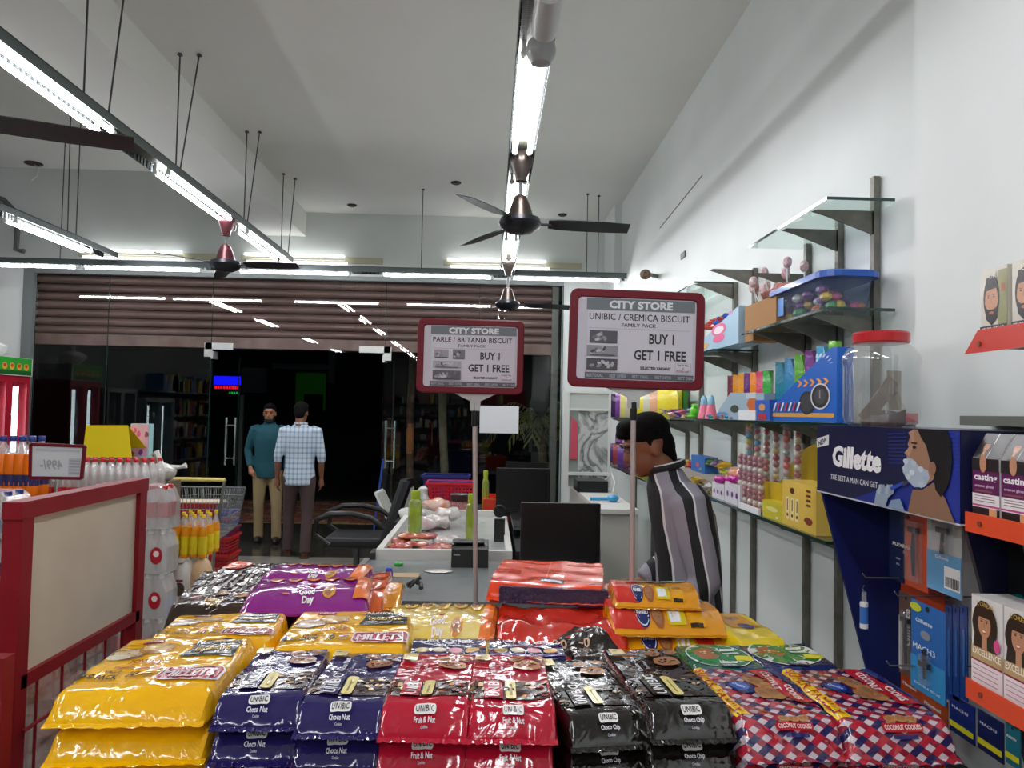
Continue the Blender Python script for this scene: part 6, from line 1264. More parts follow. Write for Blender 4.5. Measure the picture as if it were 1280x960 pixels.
# yellow display back with hanging candy strings
y0, y1 = ys(950, 1014, 600, 1.30); tt = thing('candy_stand', 'mustard yellow curved backed stand of long candy strings on the lower shelf', 'display stand', (1.3, (y0+y1)/2, ZL)); zt = PX(1010, 556, 1.3).z
y0, y1 = ys(942, 1018, 600, 1.36)
MB().prism([(y0, ZL), (y1, ZL), (y1, ZL+.03), (y1-(y1-y0)*.35, ZL+.10), (y1-(y1-y0)*.7, ZL+.28), (y0+.05, zt), (y0, zt)], 'x', 1.38, 1.385).build('back_card', mat('card_mustard', '#c9a916', .4), tt)
MB().prism([(y0, ZL+.001), (y1, ZL+.001), (y1, ZL+.12), (y0, ZL+.16)], 'x', 1.27, 1.275).build('front_card', mat('card_mustard', '#c9a916', .4), tt)
def candy_string(label, group, y, X, z0, n, r, cols, wrapm=None):
    t = thing('candy_string', label, 'sweet', (X, y, z0), group=group)
    for k in range(n):
        m = MB(); m.ball((X, y, z0+r*(1+1.75*k)), (r, r, r*.95), 8, 5); m.build('candy', mcol('cs_'+cols[k % len(cols)].strip('#'), cols[k % len(cols)]), t, smooth=True)
    if wrapm: MB().tube([(X, y, z0), (X, y, z0+r*(2+1.75*(n-1)))], r*1.15, 8).build('clear_sleeve', wrapm, t, smooth=True)
SLV = glassy('clear_sleeve', (.97, .97, .97), 1.4, .03, .08, body='#e2e0dc', bodyw=.12)
for i in range(6):
    candy_string('long candy string in a clear sleeve, %s from the right on the mustard stand' % NTH[i], 'long candy strings on the mustard stand', y0+.05+(y1-y0-.12)*i/5, 1.31, ZL+.12, 10, .0165, (['#c05a6a', '#d8b0a0', '#a03a4a', '#c8c0a0'], ['#b04a5a', '#8fa8a8', '#c8a0a8', '#d0585a'], ['#a8465a', '#d0b070', '#c8b8b0', '#a05a6a'], ['#c86a70', '#b8b8a8', '#c05a5a'], ['#4aa0c8', '#c8c8a0', '#d07080'], ['#e0c84a', '#4ab0c0', '#d8a8b0'])[i], SLV)
t, y0, y1, zt = sbox('candy_box', 'low yellow green carton under the long candy strings', 'box', 953, 978, 628, ZL, mat('box_lime_yellow', '#cdbf2a', .4), X=1.215, depth=.06, art=lambda P, w, l: (P.oval(0, .2*l, .6*w, .3*l, '#e6e08a', 12), P.oval(.5*w, -.6*l, .12*w, .15*l, '#f0f0ea', 8)), pyr=645)
ya, yb = ys(924, 956, 615, 1.24)
for i in range(5):
    candy_string('pink spiral candy stick, %s from the yellow green carton' % NTH[i], 'pink spiral candy sticks', ya+(yb-ya)*(i+.5)/5, 1.235+.0*i, ZL, 10, .0145, ['#b86a80', '#e8dcdc', '#a8566e'], SLV)
t, y0, y1, zt = sbox('price_card', 'blank white slanted price card below the pink spiral candy sticks', 'card', 923, 948, 632, ZL, mat('card_white', '#e6e8ea', .5), X=1.20, depth=.01, pyr=635)
for i, (a, b, lb) in enumerate(((906, 925, 'white tub with purple lettering and a magenta bow, right one of the pair'), (890, 905, 'white tub with purple lettering and a magenta bow, left one of the pair'))):
    t, y0, y1, zt = sbox('sweet_tub', lb, 'box', a, b, 604, ZL, mat('tub_white', '#dcd8de', .35), X=1.22, depth=.1, art=lambda P, w, l: [P.oval((-.6+.6*k)*w, -.1*l, .14*w, .3*l, '#6a3a8a', 8) for k in range(3)], pyr=620, group='white tubs with magenta bows')
    m = MB(); rr = random.Random(i)
    for k in range(5): m.ball((1.25+.03*math.cos(k*1.3), (y0+y1)/2+.03*math.sin(k*1.3), zt+.02), (.022, .024, .02), 8, 5)
    m.build('magenta_bow', film('film_magenta_bow', '#c81f9a', sc=30), t, smooth=True)
heap('small wrapped sweet in the long row behind the white tubs', 'wrapped sweets behind the white tubs', (862, 930), 600, 1.26, ZL-.02, 26, .024, ['#c8c0b8', '#d8b83a', '#8a9a5a', '#c84a7a', '#b8a8a0', '#e07a3a', '#7a4a6a', '#d8d8d4', '#9a7a4a'], 2)
q0, q1 = ys(908, 940, 585, 1.32); m = MB(); m.ball((0, 0, 0), (.05, (q1-q0)*.42, .042), 14, 8); m.v = [v+noise.noise_vector(v*25)*.01+Vector((1.33, (q0+q1)/2, ZL+.13)) for v in m.v]; tag(m.build('sweet_bag', film('film_orange_specks', '#d8582e', noise_col='#eab08a', nscale=60, sc=30), None, smooth=True), 'bag of orange speckled sweets behind the magenta bows', 'bag')
tag(B('carton_step', mat('carton_grey', '#9a958c', .6), None, (1.30, 1.42, q0-.04, q1+.9, ZL+.001, ZL+.086)), 'low grey step box along the back of the lower shelf', 'box')
t, y0, y1, zt = sbox('sweet_box', 'small blue box with a red heart mark on the lower shelf', 'box', 864, 881, 570, ZL+.087, mat('box_mid_blue', '#2a68b0', .4), X=1.31, depth=.08, art=lambda P, w, l: P.oval(0, -.1*l, .25*w, .3*l, '#d8485a', 10), pyr=578)
heap('round bright sweet on the step box beside the small blue box', 'round sweets beside the small blue box', (850, 925), 578, 1.32, ZL+.088, 12, .028, ['#c8284a', '#e0b02a', '#4a6a3a', '#d04a6a', '#b8c04a', '#5a3a6a', '#d8a02a', '#6a7a4a'], 2, .06)
ya, yb = ys(756, 797, 575, 1.23)
sachets(['bright yellow pouch beside the nose of the man in stripes']+['purple %s pouch on the lower shelf behind the face of the man in stripes' % c for c in ('silver topped', 'plum', 'violet', 'maroon', 'dark')], 6, ya, yb, 1.24, 1.10, .2, ['#d8cf2a', '#6a4a9a', '#7a2a5a', '#5a2f8a', '#8a2a3a', '#4a2a6a'], wx=.12, group='pouches on the lower shelf by the face', cat='pouch')
sachets(['upper violet pouch lying over the purple ones', 'upper pink pouch lying over the purple ones', 'upper magenta pouch lying over the purple ones'], 3, ya+.2, yb-.1, 1.28, 1.30, .09, ['#5a3f9a', '#c0396a', '#8a3aa0'], wx=.08, group='upper pouches on the lower shelf by the face', cat='pouch')
# --- shelf with the tub
ZT = 2.0
ya, yb = ys(966, 1092, 362, 1.24); yc = (ya+yb)/2; a = PX(1092, 362, 1.30).y; b_ = PX(966, 362, 1.22).y
t = thing('storage_tub', 'clear plastic tub with blue lid and blue bands full of sweets', 'tub', (1.31, 2.98, ZT)); zt = PX(1030, 341, 1.24).z
TUBM = glassy('tub_blue_clear', (.88, .93, .98), 1.3, .03, .05, body='#8fb0dc', bodyw=.13)
def rr2(x0, x1, y0, y1, r, n=5):
    out = []
    for cx, cy, a0 in ((x1-r, y1-r, 0), (x0+r, y1-r, PI/2), (x0+r, y0+r, PI), (x1-r, y0+r, 1.5*PI)):
        for k in range(n): q = a0+PI/2*k/(n-1); out.append((cx+r*math.cos(q), cy+r*math.sin(q)))
    return out
def loft2(rings, cap=True):
    m = MB(); n = len(rings[0][0]); vs = []; fs = []
    for pts, z in rings: vs += [(x, y, z) for x, y in pts]
    for i in range(len(rings)-1):
        for k in range(n): fs.append((i*n+k, i*n+(k+1) % n, (i+1)*n+(k+1) % n, (i+1)*n+k))
    if cap: fs += [tuple(range(n))[::-1], tuple(range((len(rings)-1)*n, len(rings)*n))]
    return m.add(vs, fs)
ty0, ty1 = 2.66, 3.24
loft2([(rr2(1.235, 1.415, ty0+.06, ty1-.06, .05), ZT+.002), (rr2(1.22, 1.43, ty0+.03, ty1-.03, .06), zt-.02), (rr2(1.215, 1.435, ty0+.02, ty1-.02, .06), zt-.015)]).build('tub_body', TUBM, t, smooth=True)
loft2([(rr2(1.205, 1.44, ty0, ty1, .07), zt-.022), (rr2(1.205, 1.44, ty0, ty1, .07), zt), (rr2(1.215, 1.43, ty0+.01, ty1-.01, .06), zt+.005)]).build('lid', mat('lid_blue', '#1f56b4', .3, coat=.2), t)
B('paper_label', mat('label_blue_paper', '#4a84c8', .4), t, (1.222, 1.224, ty1-.17, ty1-.06, ZT+.03, zt-.04))
m = MB(); rnd = random.Random(3); tubc = ['#e8c030', '#d85a7a', '#c86a2a', '#5a9a4a', '#e0dccc', '#8a3a7a']
for k, c in enumerate(tubc):
    m = MB()
    for i in range(9): m.ball((rnd.uniform(1.25, 1.40), rnd.uniform(ty0+.09, ty1-.09), ZT+.03+rnd.choice((0, .03, .06))), (.022, .032, .018), 7, 5)
    o = m.build('sweets_inside', mcol('tub_'+c.strip('#'), c), t, smooth=True); o['kind'] = 'stuff'
t, y0, y1, zt2 = sbox('open_carton', 'brown cardboard box with candy sticks left of the blue lidded tub', 'carton', 931, 970, 376, ZT, mat('carton_tan', '#a77c4e', .8), X=1.215, depth=.2, pyr=395)
rnd = random.Random(6)
for i in range(16):
    y = y0+.02+(y1-y0-.04)*rnd.random(); x = 1.23+.14*rnd.random(); tip = Vector((x-.05*rnd.random(), y+rnd.uniform(-.05, .09), zt2+rnd.uniform(.05, .17))); t = thing('lollipop', 'swirled pink and white lollipop stick in the brown cardboard box', 'sweet', (x, y, zt2), group='lollipops in the brown box')
    MB().tube([(x, y, zt2-.05), tip], .003, 5).build('stick', WHITEP, t); m = MB(); m.ball(tip, (.02, .02, .026), 9, 6); m.build('candy', mat('lolly_swirl', '#c08a94', .3, noise_col='#e8e0dc', nscale=50), t, smooth=True)
for i in range(7):
    y = 3.17+.03*i; o = MB().tube([(1.3, y-.12, zt+.008), (1.29, y-.04, zt+.03+.004*i), (1.28, y+.05, zt+.02), (1.27, y+.12, zt2+.05)], .009, 6).build('candy_stick', mat('stick_brown_pink', '#b08a6a', .35, noise_col='#c0506a', nscale=40), None, smooth=True); tag(o, 'long twisted candy stick lying from the blue lid to the brown box', 'sweet', 'candy sticks on the blue lid')
# --- farther shelf: pale blue box
def art_pk(P, w, l):
    P.oval(.2*w, .1*l, .32*w, .36*l, '#e36a9a', 18); P.oval(.2*w, .08*l, .22*w, .22*l, '#f3e6ea', 14); P.oval(.2*w, -.4*l, .26*w, .24*l, '#e36a9a', 14); P.oval(-.6*w, -.6*l, .3*w, .22*l, '#d8b060', 12, rough=.4); P.oval(.7*w, .8*l, .1*w, .1*l, '#c890d0', 8)
t, y0, y1, zt = sbox('display_box', 'pale blue wedge display box with a pink blossom shape, right of the big sign', 'display box', 868, 923, 394, 1.965, mat('box_pale_sky', '#a6c8dc', .4), X=1.225, depth=.12, art=art_pk, prof=[(0, 0), (1, 0), (1, 1), (0, .25)], pyr=425)
tag(B('brown_carton', mat('carton_tan', '#a77c4e', .8), None, (1.25, 1.4, y0-.14, y0-.02, 1.967, 1.967+.17)), 'narrow brown carton right of the pale blue wedge display', 'carton')
heap('red, yellow or blue wrapped sweet on top of the pale blue wedge display', 'wrapped sweets on the pale blue display', (880, 910), 400, 1.26, 2.06, 7, .03, ['#d83a2a', '#e0c030', '#2a58b8', '#d04a2a'], 2, .05)
# --- the big jar
t = thing('plastic_jar', 'big clear plastic jar with red lid and folded notes inside', 'jar', (PY(1101, 532, 2.2).x, 2.2, 1.581)); ZJ = 1.581; jx, jy = PY(1101, 532, 2.2).x, 2.2; JS = .88
JAR = glassy('jar_plastic', (.94, .95, .945), 1.55, .09, .03, body='#c4c5c0', bodyw=.17)
pr = [(.100, 0), (.118, .012), (.122, .03), (.122, .20), (.126, .215), (.124, .235), (.108, .262), (.088, .278), (.082, .284)]
MB().lathe([(a*JS, b*JS) for a, b in pr], (jx, jy, ZJ+.001), 32, sx=.98).build('body', JAR, t, smooth=True)
MB().lathe([(a*JS, b*JS) for a, b in ((.086, .280), (.090, .284), (.091, .312), (.086, .318), (.02, .319))], (jx, jy, ZJ+.001), 32).build('lid', mat('lid_jar_red', '#b8141c', .3, coat=.3), t, smooth=True)
NOTE = mat('paper_note', '#8d8078', .7, noise_col='#6f5a58', nscale=14)
for i, p in enumerate(([(-.06, 0, .02), (.0, -.01, .10), (.03, -.02, .13)], [(-.03, .01, .02), (-.02, 0, .07), (.05, .01, .16)], [(-.07, 0, .012), (.02, .01, .03), (.08, .0, .02)], [(-.05, -.03, .01), (.03, -.04, .02), (.07, -.03, .035)])):
    m = MB(); c = [Vector((jx+a*JS, jy+b*JS, ZJ+cz*JS)) for a, b, cz in p]
    for k in range(2): m.bar(c[k], c[k+1], .045, .002, up=(0, 1, .3))
    m.build('banknote', NOTE, t)
B('pink_note', mat('note_pink', '#c0505c', .6), t, (jx+.05, jx+.085, jy-.05, jy-.045, ZJ+.012, ZJ+.04)); B('back_label', mat('label_tan', '#a89a8c', .6), t, (jx+.04, jx+.085, jy+.04, jy+.042, ZJ+.05, ZJ+.17))
# ================================================================= SHAVING DISPLAY STAND
SX, SY0, SY1, SZ0, SZ1 = 1.05, 1.63, 2.353, 1.372, 1.58
DBL = mat('stand_navy', '#080d2c', .35); MBL = mat('stand_blue', '#0c1b5c', .35)
t = thing('shaving_stand', 'tall navy shaving display stand with a man shaving on its header', 'display stand', (1.2, 2.0, 0))
B('header_box', mat('header_navy', '#12163c', .3, coat=.15), t, (SX, SX+.33, SY0, SY1, SZ0+.0, SZ1))
w, l = (SY1-SY0)/2, (SZ1-SZ0)/2; P = Print(plane_fn((SX-.0008, (SY0+SY1)/2, (SZ0+SZ1)/2), (0, -1, 0), (0, 0, 1)))
P.rect(-w, -l, w, l, '#15183f'); 
P.poly([(-.35*w, -l), (.1*w, -.55*l), (.98*w, .2*l), (w, -l)], '#1c2c86'); P.rect(.88*w, -.9*l, w, .98*l, '#223290')
for k in range(9): P.quad((.18*w, (.1+.09*k)*l), (.42*w, (.14+.09*k)*l), (.42*w, (.17+.09*k)*l), (.18*w, (.13+.09*k)*l), '#20307a'); P.quad((.86*w, (.1+.09*k)*l), (.99*w, (.14+.09*k)*l), (.99*w, (.17+.09*k)*l), (.86*w, (.13+.09*k)*l), '#2a3c9a')
P.quad((-.99*w, .3*l), (-.76*w, .42*l), (-.76*w, .72*l), (-.99*w, .58*l), '#e4e6ea'); P.text('NEW', -.875*w, .5*l, .16*l, '#23242a', w=.17*w, bold=.04, rot=.28)
P.text('Gillette', -.3*w, .12*l, .62*l, '#f0f1f3', w=.78*w, bold=.05, sh=.12); P.text('THE BEST A MAN CAN GET', -.34*w, -.50*l, .15*l, '#d8dbe4', w=.76*w, bold=.03)
# profile of the shaving man: cap of dark hair, face looking left and up, foam, neck, hand with razor
def C(pts, c): P.poly([(x*w, y*l) for x, y in pts], c)
C([(.44, -1), (.48, -.62), (.5, -.45), (.62, -.40), (.74, -.2), (.86, -.5), (.96, -1)], '#8a6650')
C([(.5, .98), (.47, .78), (.44, .62), (.46, .56), (.40, .40), (.43, .34), (.42, .22), (.45, -.3), (.62, -.36), (.78, -.05), (.8, .5), (.72, .98)], '#9c755c')
C([(.45, .9), (.49, .76), (.47, .6), (.44, .62), (.46, .56), (.40, .40), (.46, .34), (.52, .6), (.52, .98)], '#b08a70')
C([(.44, .30), (.40, .12), (.38, -.05), (.43, -.22), (.52, -.38), (.64, -.34), (.70, -.12), (.68, .05), (.58, .12), (.5, .28)], '#a9b8c6')
C([(.56, .99), (.6, .8), (.66, .62), (.70, .3), (.74, .0), (.76, -.35), (.82, -.5), (.9, -.2), (.94, .3), (.92, .8), (.88, .99)], '#14110f')
[P.oval(fx*w, fy*l, .035*w, .07*l, fc, 9, rough=.3, seed=3) for fx, fy, fc in ((.42, .2, '#c3ced8'), (.41, .02, '#b6c3cf'), (.45, -.15, '#c3ced8'), (.52, -.3, '#aab8c6'), (.6, -.3, '#b6c3cf'), (.66, -.15, '#9fafbe'), (.6, .06, '#c3ced8'), (.52, .18, '#b6c3cf'), (.5, -.05, '#d2dbe3'))]; P.oval(.735*w, .12*l, .04*w, .15*l, '#8f6650', 12, rot=-.3); P.rect(.49*w, .64*l, .56*w, .68*l, '#2a1d16'); P.oval(.53*w, .56*l, .025*w, .035*l, '#30221a', 8)
C([(.0, -1), (.04, -.62), (.1, -.45), (.16, -.50), (.22, -.42), (.28, -.46), (.27, -.62), (.2, -.75), (.16, -1)], '#92a2b4')
for k in range(4): C([(.05+.055*k, -.70+.02*k), (.075+.055*k, -.46+.02*k), (.10+.055*k, -.48+.02*k), (.085+.055*k, -.72+.02*k)], ('#a6b4c4', '#8696aa')[k % 2])
C([(.22, -.5), (.40, -.28), (.42, -.33), (.25, -.56)], '#2a4ab0'); C([(.38, -.36), (.45, -.24), (.46, -.30), (.40, -.42)], '#3a3d4a'); C([(.2, -1), (.24, -.8), (.36, -.72), (.42, -1)], '#7f96b2')
P.build('header_print', t, .3)
B('white_lip', mat('lip_white', '#c3c6cc', .4), t, (SX-.002, SX+.2, SY0, SY1, SZ0-.004, SZ0))
# tapering body: side cheeks and back panel
for yy, nm, cm in ((SY1, 'side_cheek', MBL), (SY0+.01, 'side_cheek', DBL)): MB().prism([(SX+.01, SZ0-.005), (1.40, SZ0-.005), (1.40, .12), (1.27, .12), (1.235, .7)], 'y', yy-.012, yy).build(nm, cm, t)
B('back_panel', DBL, t, (1.36, 1.40, SY0+.01, SY1-.012, .1, SZ0-.005)); B('foot_plate', DBL, t, (1.1, 1.42, SY0, SY1, 0, .1)); B('inner_shelf', DBL, t, (1.2, 1.36, SY0+.012, SY1-.012, .62, .635))

def hook(Y, Z, L=.16): o = MB().tube([(1.36, Y, Z), (1.36-L, Y, Z), (1.36-L-.01, Y, Z+.012)], .0022, 6).build('wire_hook', STEEL, t); return o
for (px_, py_) in ((1078, 722), (1118, 745), (1128, 622), (1165, 622), (1108, 832)):
    q = PX(px_, py_, 1.09 if px_ < 1120 else 1.2); hook(q.y, q.z, .26 if px_ < 1120 else .16)
def card(name, label, px0, px1, py0, py1, X, base, art, th=.02, group='razor packs on the shaving stand', cat='razor pack', blister=None):
    a, b = PX(px0, (py0+py1)/2, X), PX(px1, (py0+py1)/2, X); zt, zb = PX((px0+px1)/2, py0, X).z, PX((px0+px1)/2, py1, X).z; y1, y0 = a.y, b.y
    t = thing(name, label, cat, (X, (y0+y1)/2, zb), group=group); B('card', mat('card_'+base.strip('#'), base, .3, coat=.3), t, (X, X+.003, y0, y1, zb, zt))
    P = Print(plane_fn((X-.0004, (y0+y1)/2, (zb+zt)/2), (0, -1, 0), (0, 0, 1))); P.oval(0, .9*(zt-zb)/2, .12*(y1-y0)/2, .03*(zt-zb), '#20242c', 10); art(P, (y1-y0)/2, (zt-zb)/2); P.build('printed_face', t, .25)
    if blister:
        u0, v0, u1, v1 = blister; yc, zc, w, l = (y0+y1)/2, (zb+zt)/2, (y1-y0)/2, (zt-zb)/2
        B('clear_blister', glassy('blister', (.96, .96, .97), 1.45, .05, .03, body='#dcdfe2', bodyw=.1), t, (X-th, X-.001, yc-u1*w, yc-u0*w, zc+v0*l, zc+v1*l), bevel=.004)
        m = MB(); ym = yc-(u0+u1)/2*w; m.tube([(X-th/2, ym, zc+v0*l+.015), (X-th/2, ym+.004, zc), (X-th/2, ym, zc+v1*l-.03)], [.004, .006, .004], 8); m.box(X-th*.8, X-th*.3, ym-.02, ym+.02, zc+v1*l-.032, zc+v1*l-.018); m.build('razor', mat('razor_dark', '#3c4048', .3, .4), t, smooth=False)
    return t
card('razor_pack', 'orange razor card hanging under the left of the hand on the header', 1112, 1160, 642, 732, 1.20, '#d0552e', lambda P, w, l: (P.rect(-w, -l, -.15*w, l, '#12214a'), P.text('FLEXBALL', -.25*w, .05*l, .09*l, '#e8e2dc', w=1.1*w, bold=.03), P.text('PRO', -.1*w, -.12*l, .09*l, '#e8a08a'), P.text('WITH', -.5*w, -.35*l, .06*l, '#c8ccd8'), P.text('BALL', -.5*w, -.5*l, .06*l, '#c8ccd8')), blister=(.1, -.8, .8, .85))
card('razor_pack', 'clear and light blue razor pack with a barcode under the header at the right', 1159, 1202, 642, 742, 1.14, '#a9aca8', lambda P, w, l: (P.rect(-w, -l, w, .0, '#5f9cc8'), P.text('Gillette', -.1*w, -.12*l, .08*l, '#e8eef4', w=.8*w), P.rect(.05*w, -.85*l, .95*w, -.3*l, '#e4e6e4'), [P.rect((.12+.09*k)*w, -.8*l, (.17+.09*k)*w, -.55*l, '#26282c') for k in range(9)]), blister=(-.3, -.1, .6, .85))
card('razor_pack', 'plain orange card behind the lower row of the shaving stand', 1126, 1180, 722, 764, 1.28, '#c24a24', lambda P, w, l: None)
card('razor_pack', 'brown grey razor pack at the left of the lower row', 1124, 1142, 742, 845, 1.22, '#6a5048', lambda P, w, l: (P.rect(-w, -.9*l, -.6*w, .4*l, '#c8c4bc'), P.text('Gillette', .2*w, .2*l, .8*w, '#e2dcd6', w=.9*l, rot=R90)), blister=(.0, -.8, .7, .6))
card('razor_pack', 'bright blue razor pack with clear blisters in the middle of the lower row', 1139, 1182, 757, 870, 1.17, '#2a6ab4', lambda P, w, l: (P.rect(-w, -l, w, -.25*l, '#3a92cc'), P.oval(-.7*w, .85*l, .35*w, .1*l, '#c8d02a', 14), P.text('Gillette', -.2*w, .58*l, .09*l, '#e8eef6', w=1.0*w, bold=.02), P.text('MACH3', -.2*w, -.02*l, .13*l, '#eef2f6', w=1.3*w, bold=.03), P.oval(-.1*w, .3*l, .3*w, .1*l, '#8a929c', 14), P.text('DOUBLE EDGE', 0, -.85*l, .05*l, '#cfe0f0', w=1.5*w)), blister=(-.2, -.75, .25, -.1))
for i, (a, b) in enumerate(((1182, 1190), (1191, 1199), (1200, 1209))):
    card('razor_pack', ('dark blue pack edge beside the bright blue razor pack', 'dark blue pack edge in the middle of the three by the orange shelf', 'dark blue pack edge nearest the orange shelf')[i], a, b, 757, 875, 1.17-.01*i, '#163a78', lambda P, w, l: P.rect(-.2*w, -.5*l, .5*w, .5*l, '#2a5a9a'))
for i, (a, b, c, d, col, tx, lb, lx) in enumerate(((1126, 1152, 843, 895, '#a8421c', 'Flexball', 'orange razor card with yellow strip at the bottom left of the stand', 1.24), (1152, 1184, 868, 925, '#b84e22', 'Flexball', 'second orange razor card with yellow strip at the bottom of the stand', 1.21), (1187, 1218, 875, 922, '#16286a', 'MACH3', 'navy razor card with yellow strip below the three dark blue packs', 1.16), (1222, 1254, 895, 945, '#141f4e', 'MACH3', 'dark razor card with yellow strip under the lower orange shelf', 1.12), (1257, 1275, 908, 958, '#1f6a7a', 'FUSION', 'teal razor card at the bottom right corner', 1.11))):
    card('razor_pack', lb, a, b, c, d, lx, col, lambda P, w, l, tx=tx: (P.text(tx, -.1*w, .4*l, .14*l, '#dfe2ea', w=1.3*w, bold=.03), P.rect(-.95*w, -.7*l, .95*w, -.4*l, '#d8cf2a')))
q = PX(1080, 745, 1.095); t = thing('key_ring_bottle', 'small blue and white tube charm hanging on the left hook of the shaving stand', 'charm', (q.x, q.y, q.z-.12))
MB().tube([(q.x, q.y, q.z+.03), (q.x, q.y+.008, q.z+.02), (q.x, q.y, q.z+.01)], .0015, 6).build('ring', STEEL, t); MB().tube([(q.x, q.y, q.z+.012), (q.x, q.y, q.z-.03)], .007, 8).build('clear_link', CLEAR, t, smooth=True); MB().tube([(q.x, q.y, q.z-.03), (q.x, q.y, q.z-.078)], .011, 12).build('blue_tube', mat('charm_blue', '#3a72c0', .35), t, smooth=True); MB().tube([(q.x, q.y, q.z-.078), (q.x, q.y, q.z-.092)], .0112, 12).build('white_end', WHITEP, t); MB().tube([(q.x, q.y, q.z-.018), (q.x, q.y, q.z-.03)], .0112, 12).build('white_collar', WHITEP, t)
# ================================================================= HAIR COLOUR GONDOLA
OR_ = mat('lip_orange', '#d9471c', .4); ORD_ = mat('lip_red_orange', '#c8301c', .3, coat=.3)
GX = 1.04; GY1 = 1.596; GY0 = .75
t = thing('hair_colour_rack', 'rack with orange and red lipped shelves of hair colour at the right edge', 'rack', (1.3, 1.2, 0))
B('back_panel', mat('rack_grey', '#8a8c8c', .5), t, (1.33, 1.352, GY0, GY1-.02, 0, 2.2)); B('upright', mat('rack_grey', '#8a8c8c', .5), t, (1.28, 1.33, GY1-.05, GY1-.02, 0, 1.60))
B('base_shelf', mat('rack_grey', '#8a8c8c', .5), t, (GX+.02, 1.33, GY0, GY1-.02, .1, .14))
for z, hgt, m_, nm in ((1.385, .040, OR_, 'orange'), (1.03, .040, OR_, 'orange'), (1.765, .035, ORD_, 'red')):
    yo = GY1
    s = B('shelf', mat('shelf_under_grey', '#77787a', .5), t, (GX+.004, 1.33, GY0, yo-.01, z-.006, z))
    l_ = MB().prism([(yo, z-.022) if nm != 'red' else (yo, z-.018), (yo, z+.02) if nm != 'red' else (yo-.045, z+.03), (GY0, z+.02 if nm != 'red' else z+.03), (GY0, z-.022 if nm != 'red' else z-.018)], 'x', GX-.003, GX).build('price_lip', m_, s)
    MB().tube([(GX-.006, yo-.05, z-.0), (GX-.002, yo-.05, z)], .006, 10).build('screw', mat('screw_grey', '#7a3a1e', .4), s)
def facebox(name, label, yA, wid, z0, h, X, dep, base, art, group, lean=0, slant=0):
    """carton with its face toward the room; yA = far edge"""
    t = thing(name, label, 'hair colour box', (X+dep/2, yA-wid/2, z0), group=group)
    if slant: MB().prism([(X, z0), (X, z0+h*(1-slant)), (X+dep*.45, z0+h), (X+dep, z0+h), (X+dep, z0)], 'y', yA-wid, yA).build('carton', mat('carton_'+base.strip('#'), base, .35, coat=.2), t)
    else: B('carton', mat('carton_'+base.strip('#'), base, .35, coat=.2), t, (X, X+dep, yA-wid, yA, z0, z0+h))
    P = Print(plane_fn((X-.0004, yA-wid/2, z0+h*(1-slant)/2), (0, -1, 0), (0, 0, 1))); art(P, wid/2, h*(1-slant)/2); P.build('printed_face', t, .3)
    if slant:
        P = Print(plane_fn((X+dep*.22, yA-wid/2, z0+h*(1-slant/2)+.0006), (0, -1, 0), (dep*.45, 0, h*slant))); w, l = wid/2, .5*math.hypot(dep*.45, h*slant)
        P.rect(-w, -l, w, l, '#20181a'); P.rect(.0, -l, .06*w, l, '#e8e4e0'); portrait(P, -.35*w, -.1*l, .4*w, .75*l); P.build('printed_top', t, .3)
    return t
def portrait(P, cx, cy, w, h, skin='#c08a68', hair='#1d1210', beard=False):
    """plain face seen from the front inside dark hair"""
    if not beard:
        P.oval(cx, cy, w, h, hair, 20, rough=.1); P.quad((cx-w*.95, cy-h*1.0), (cx+w*1.0, cy-h*1.0), (cx+w*.7, cy+h*.2), (cx-w*.7, cy+h*.2), hair); P.quad((cx-.22*w, cy-h*1.0), (cx+.22*w, cy-h*1.0), (cx+.2*w, cy-.3*h), (cx-.2*w, cy-.3*h), skin)
    else: P.oval(cx, cy+.1*h, w, h*.95, hair, 20)
    P.oval(cx, cy+(.02 if not beard else -.05)*h, w*(.52 if not beard else .8), h*(.55 if not beard else .8), skin, 18)
    if beard: P.poly([(cx-.8*w, cy-.1*h), (cx-.62*w, cy-.3*h), (cx-.3*w, cy-.38*h), (cx+.3*w, cy-.38*h), (cx+.62*w, cy-.3*h), (cx+.8*w, cy-.1*h), (cx+.68*w, cy-.75*h), (cx, cy-1.05*h), (cx-.68*w, cy-.75*h)], '#1f1512'); P.oval(cx, cy-.52*h, .3*w, .07*h, '#b0655a', 10); hy = cy+.62*h; P.quad((cx-.8*w, hy-.2*h), (cx+.8*w, hy-.1*h), (cx+.6*w, hy+.36*h), (cx-.6*w, hy+.36*h), hair)
    else: P.poly([(cx-.55*w, cy+.3*h), (cx+.55*w, cy+.3*h), (cx+.5*w, cy+.6*h), (cx-.5*w, cy+.6*h)], hair)
    s = .22*w if not beard else .34*w
    for e in (-1, 1): P.oval(cx+e*s, cy+.14*h, .09*w, .035*h, '#1a1210', 8); P.rect(cx+e*s-.12*w, cy+.21*h, cx+e*s+.12*w, cy+.235*h, '#1d1512')
    P.rect(cx-.02*w, cy-.1*h, cx+.05*w, cy+.1*h, '#a8745a')
    if not beard: P.poly([(cx-.2*w, cy-.2*h), (cx-.1*w, cy-.27*h), (cx+.1*w, cy-.27*h), (cx+.2*w, cy-.2*h), (cx+.14*w, cy-.31*h), (cx, cy-.345*h), (cx-.14*w, cy-.31*h)], '#b8505a'); P.poly([(cx-.16*w, cy-.225*h), (cx+.16*w, cy-.225*h), (cx+.08*w, cy-.29*h), (cx-.08*w, cy-.29*h)], '#f2e8e4')
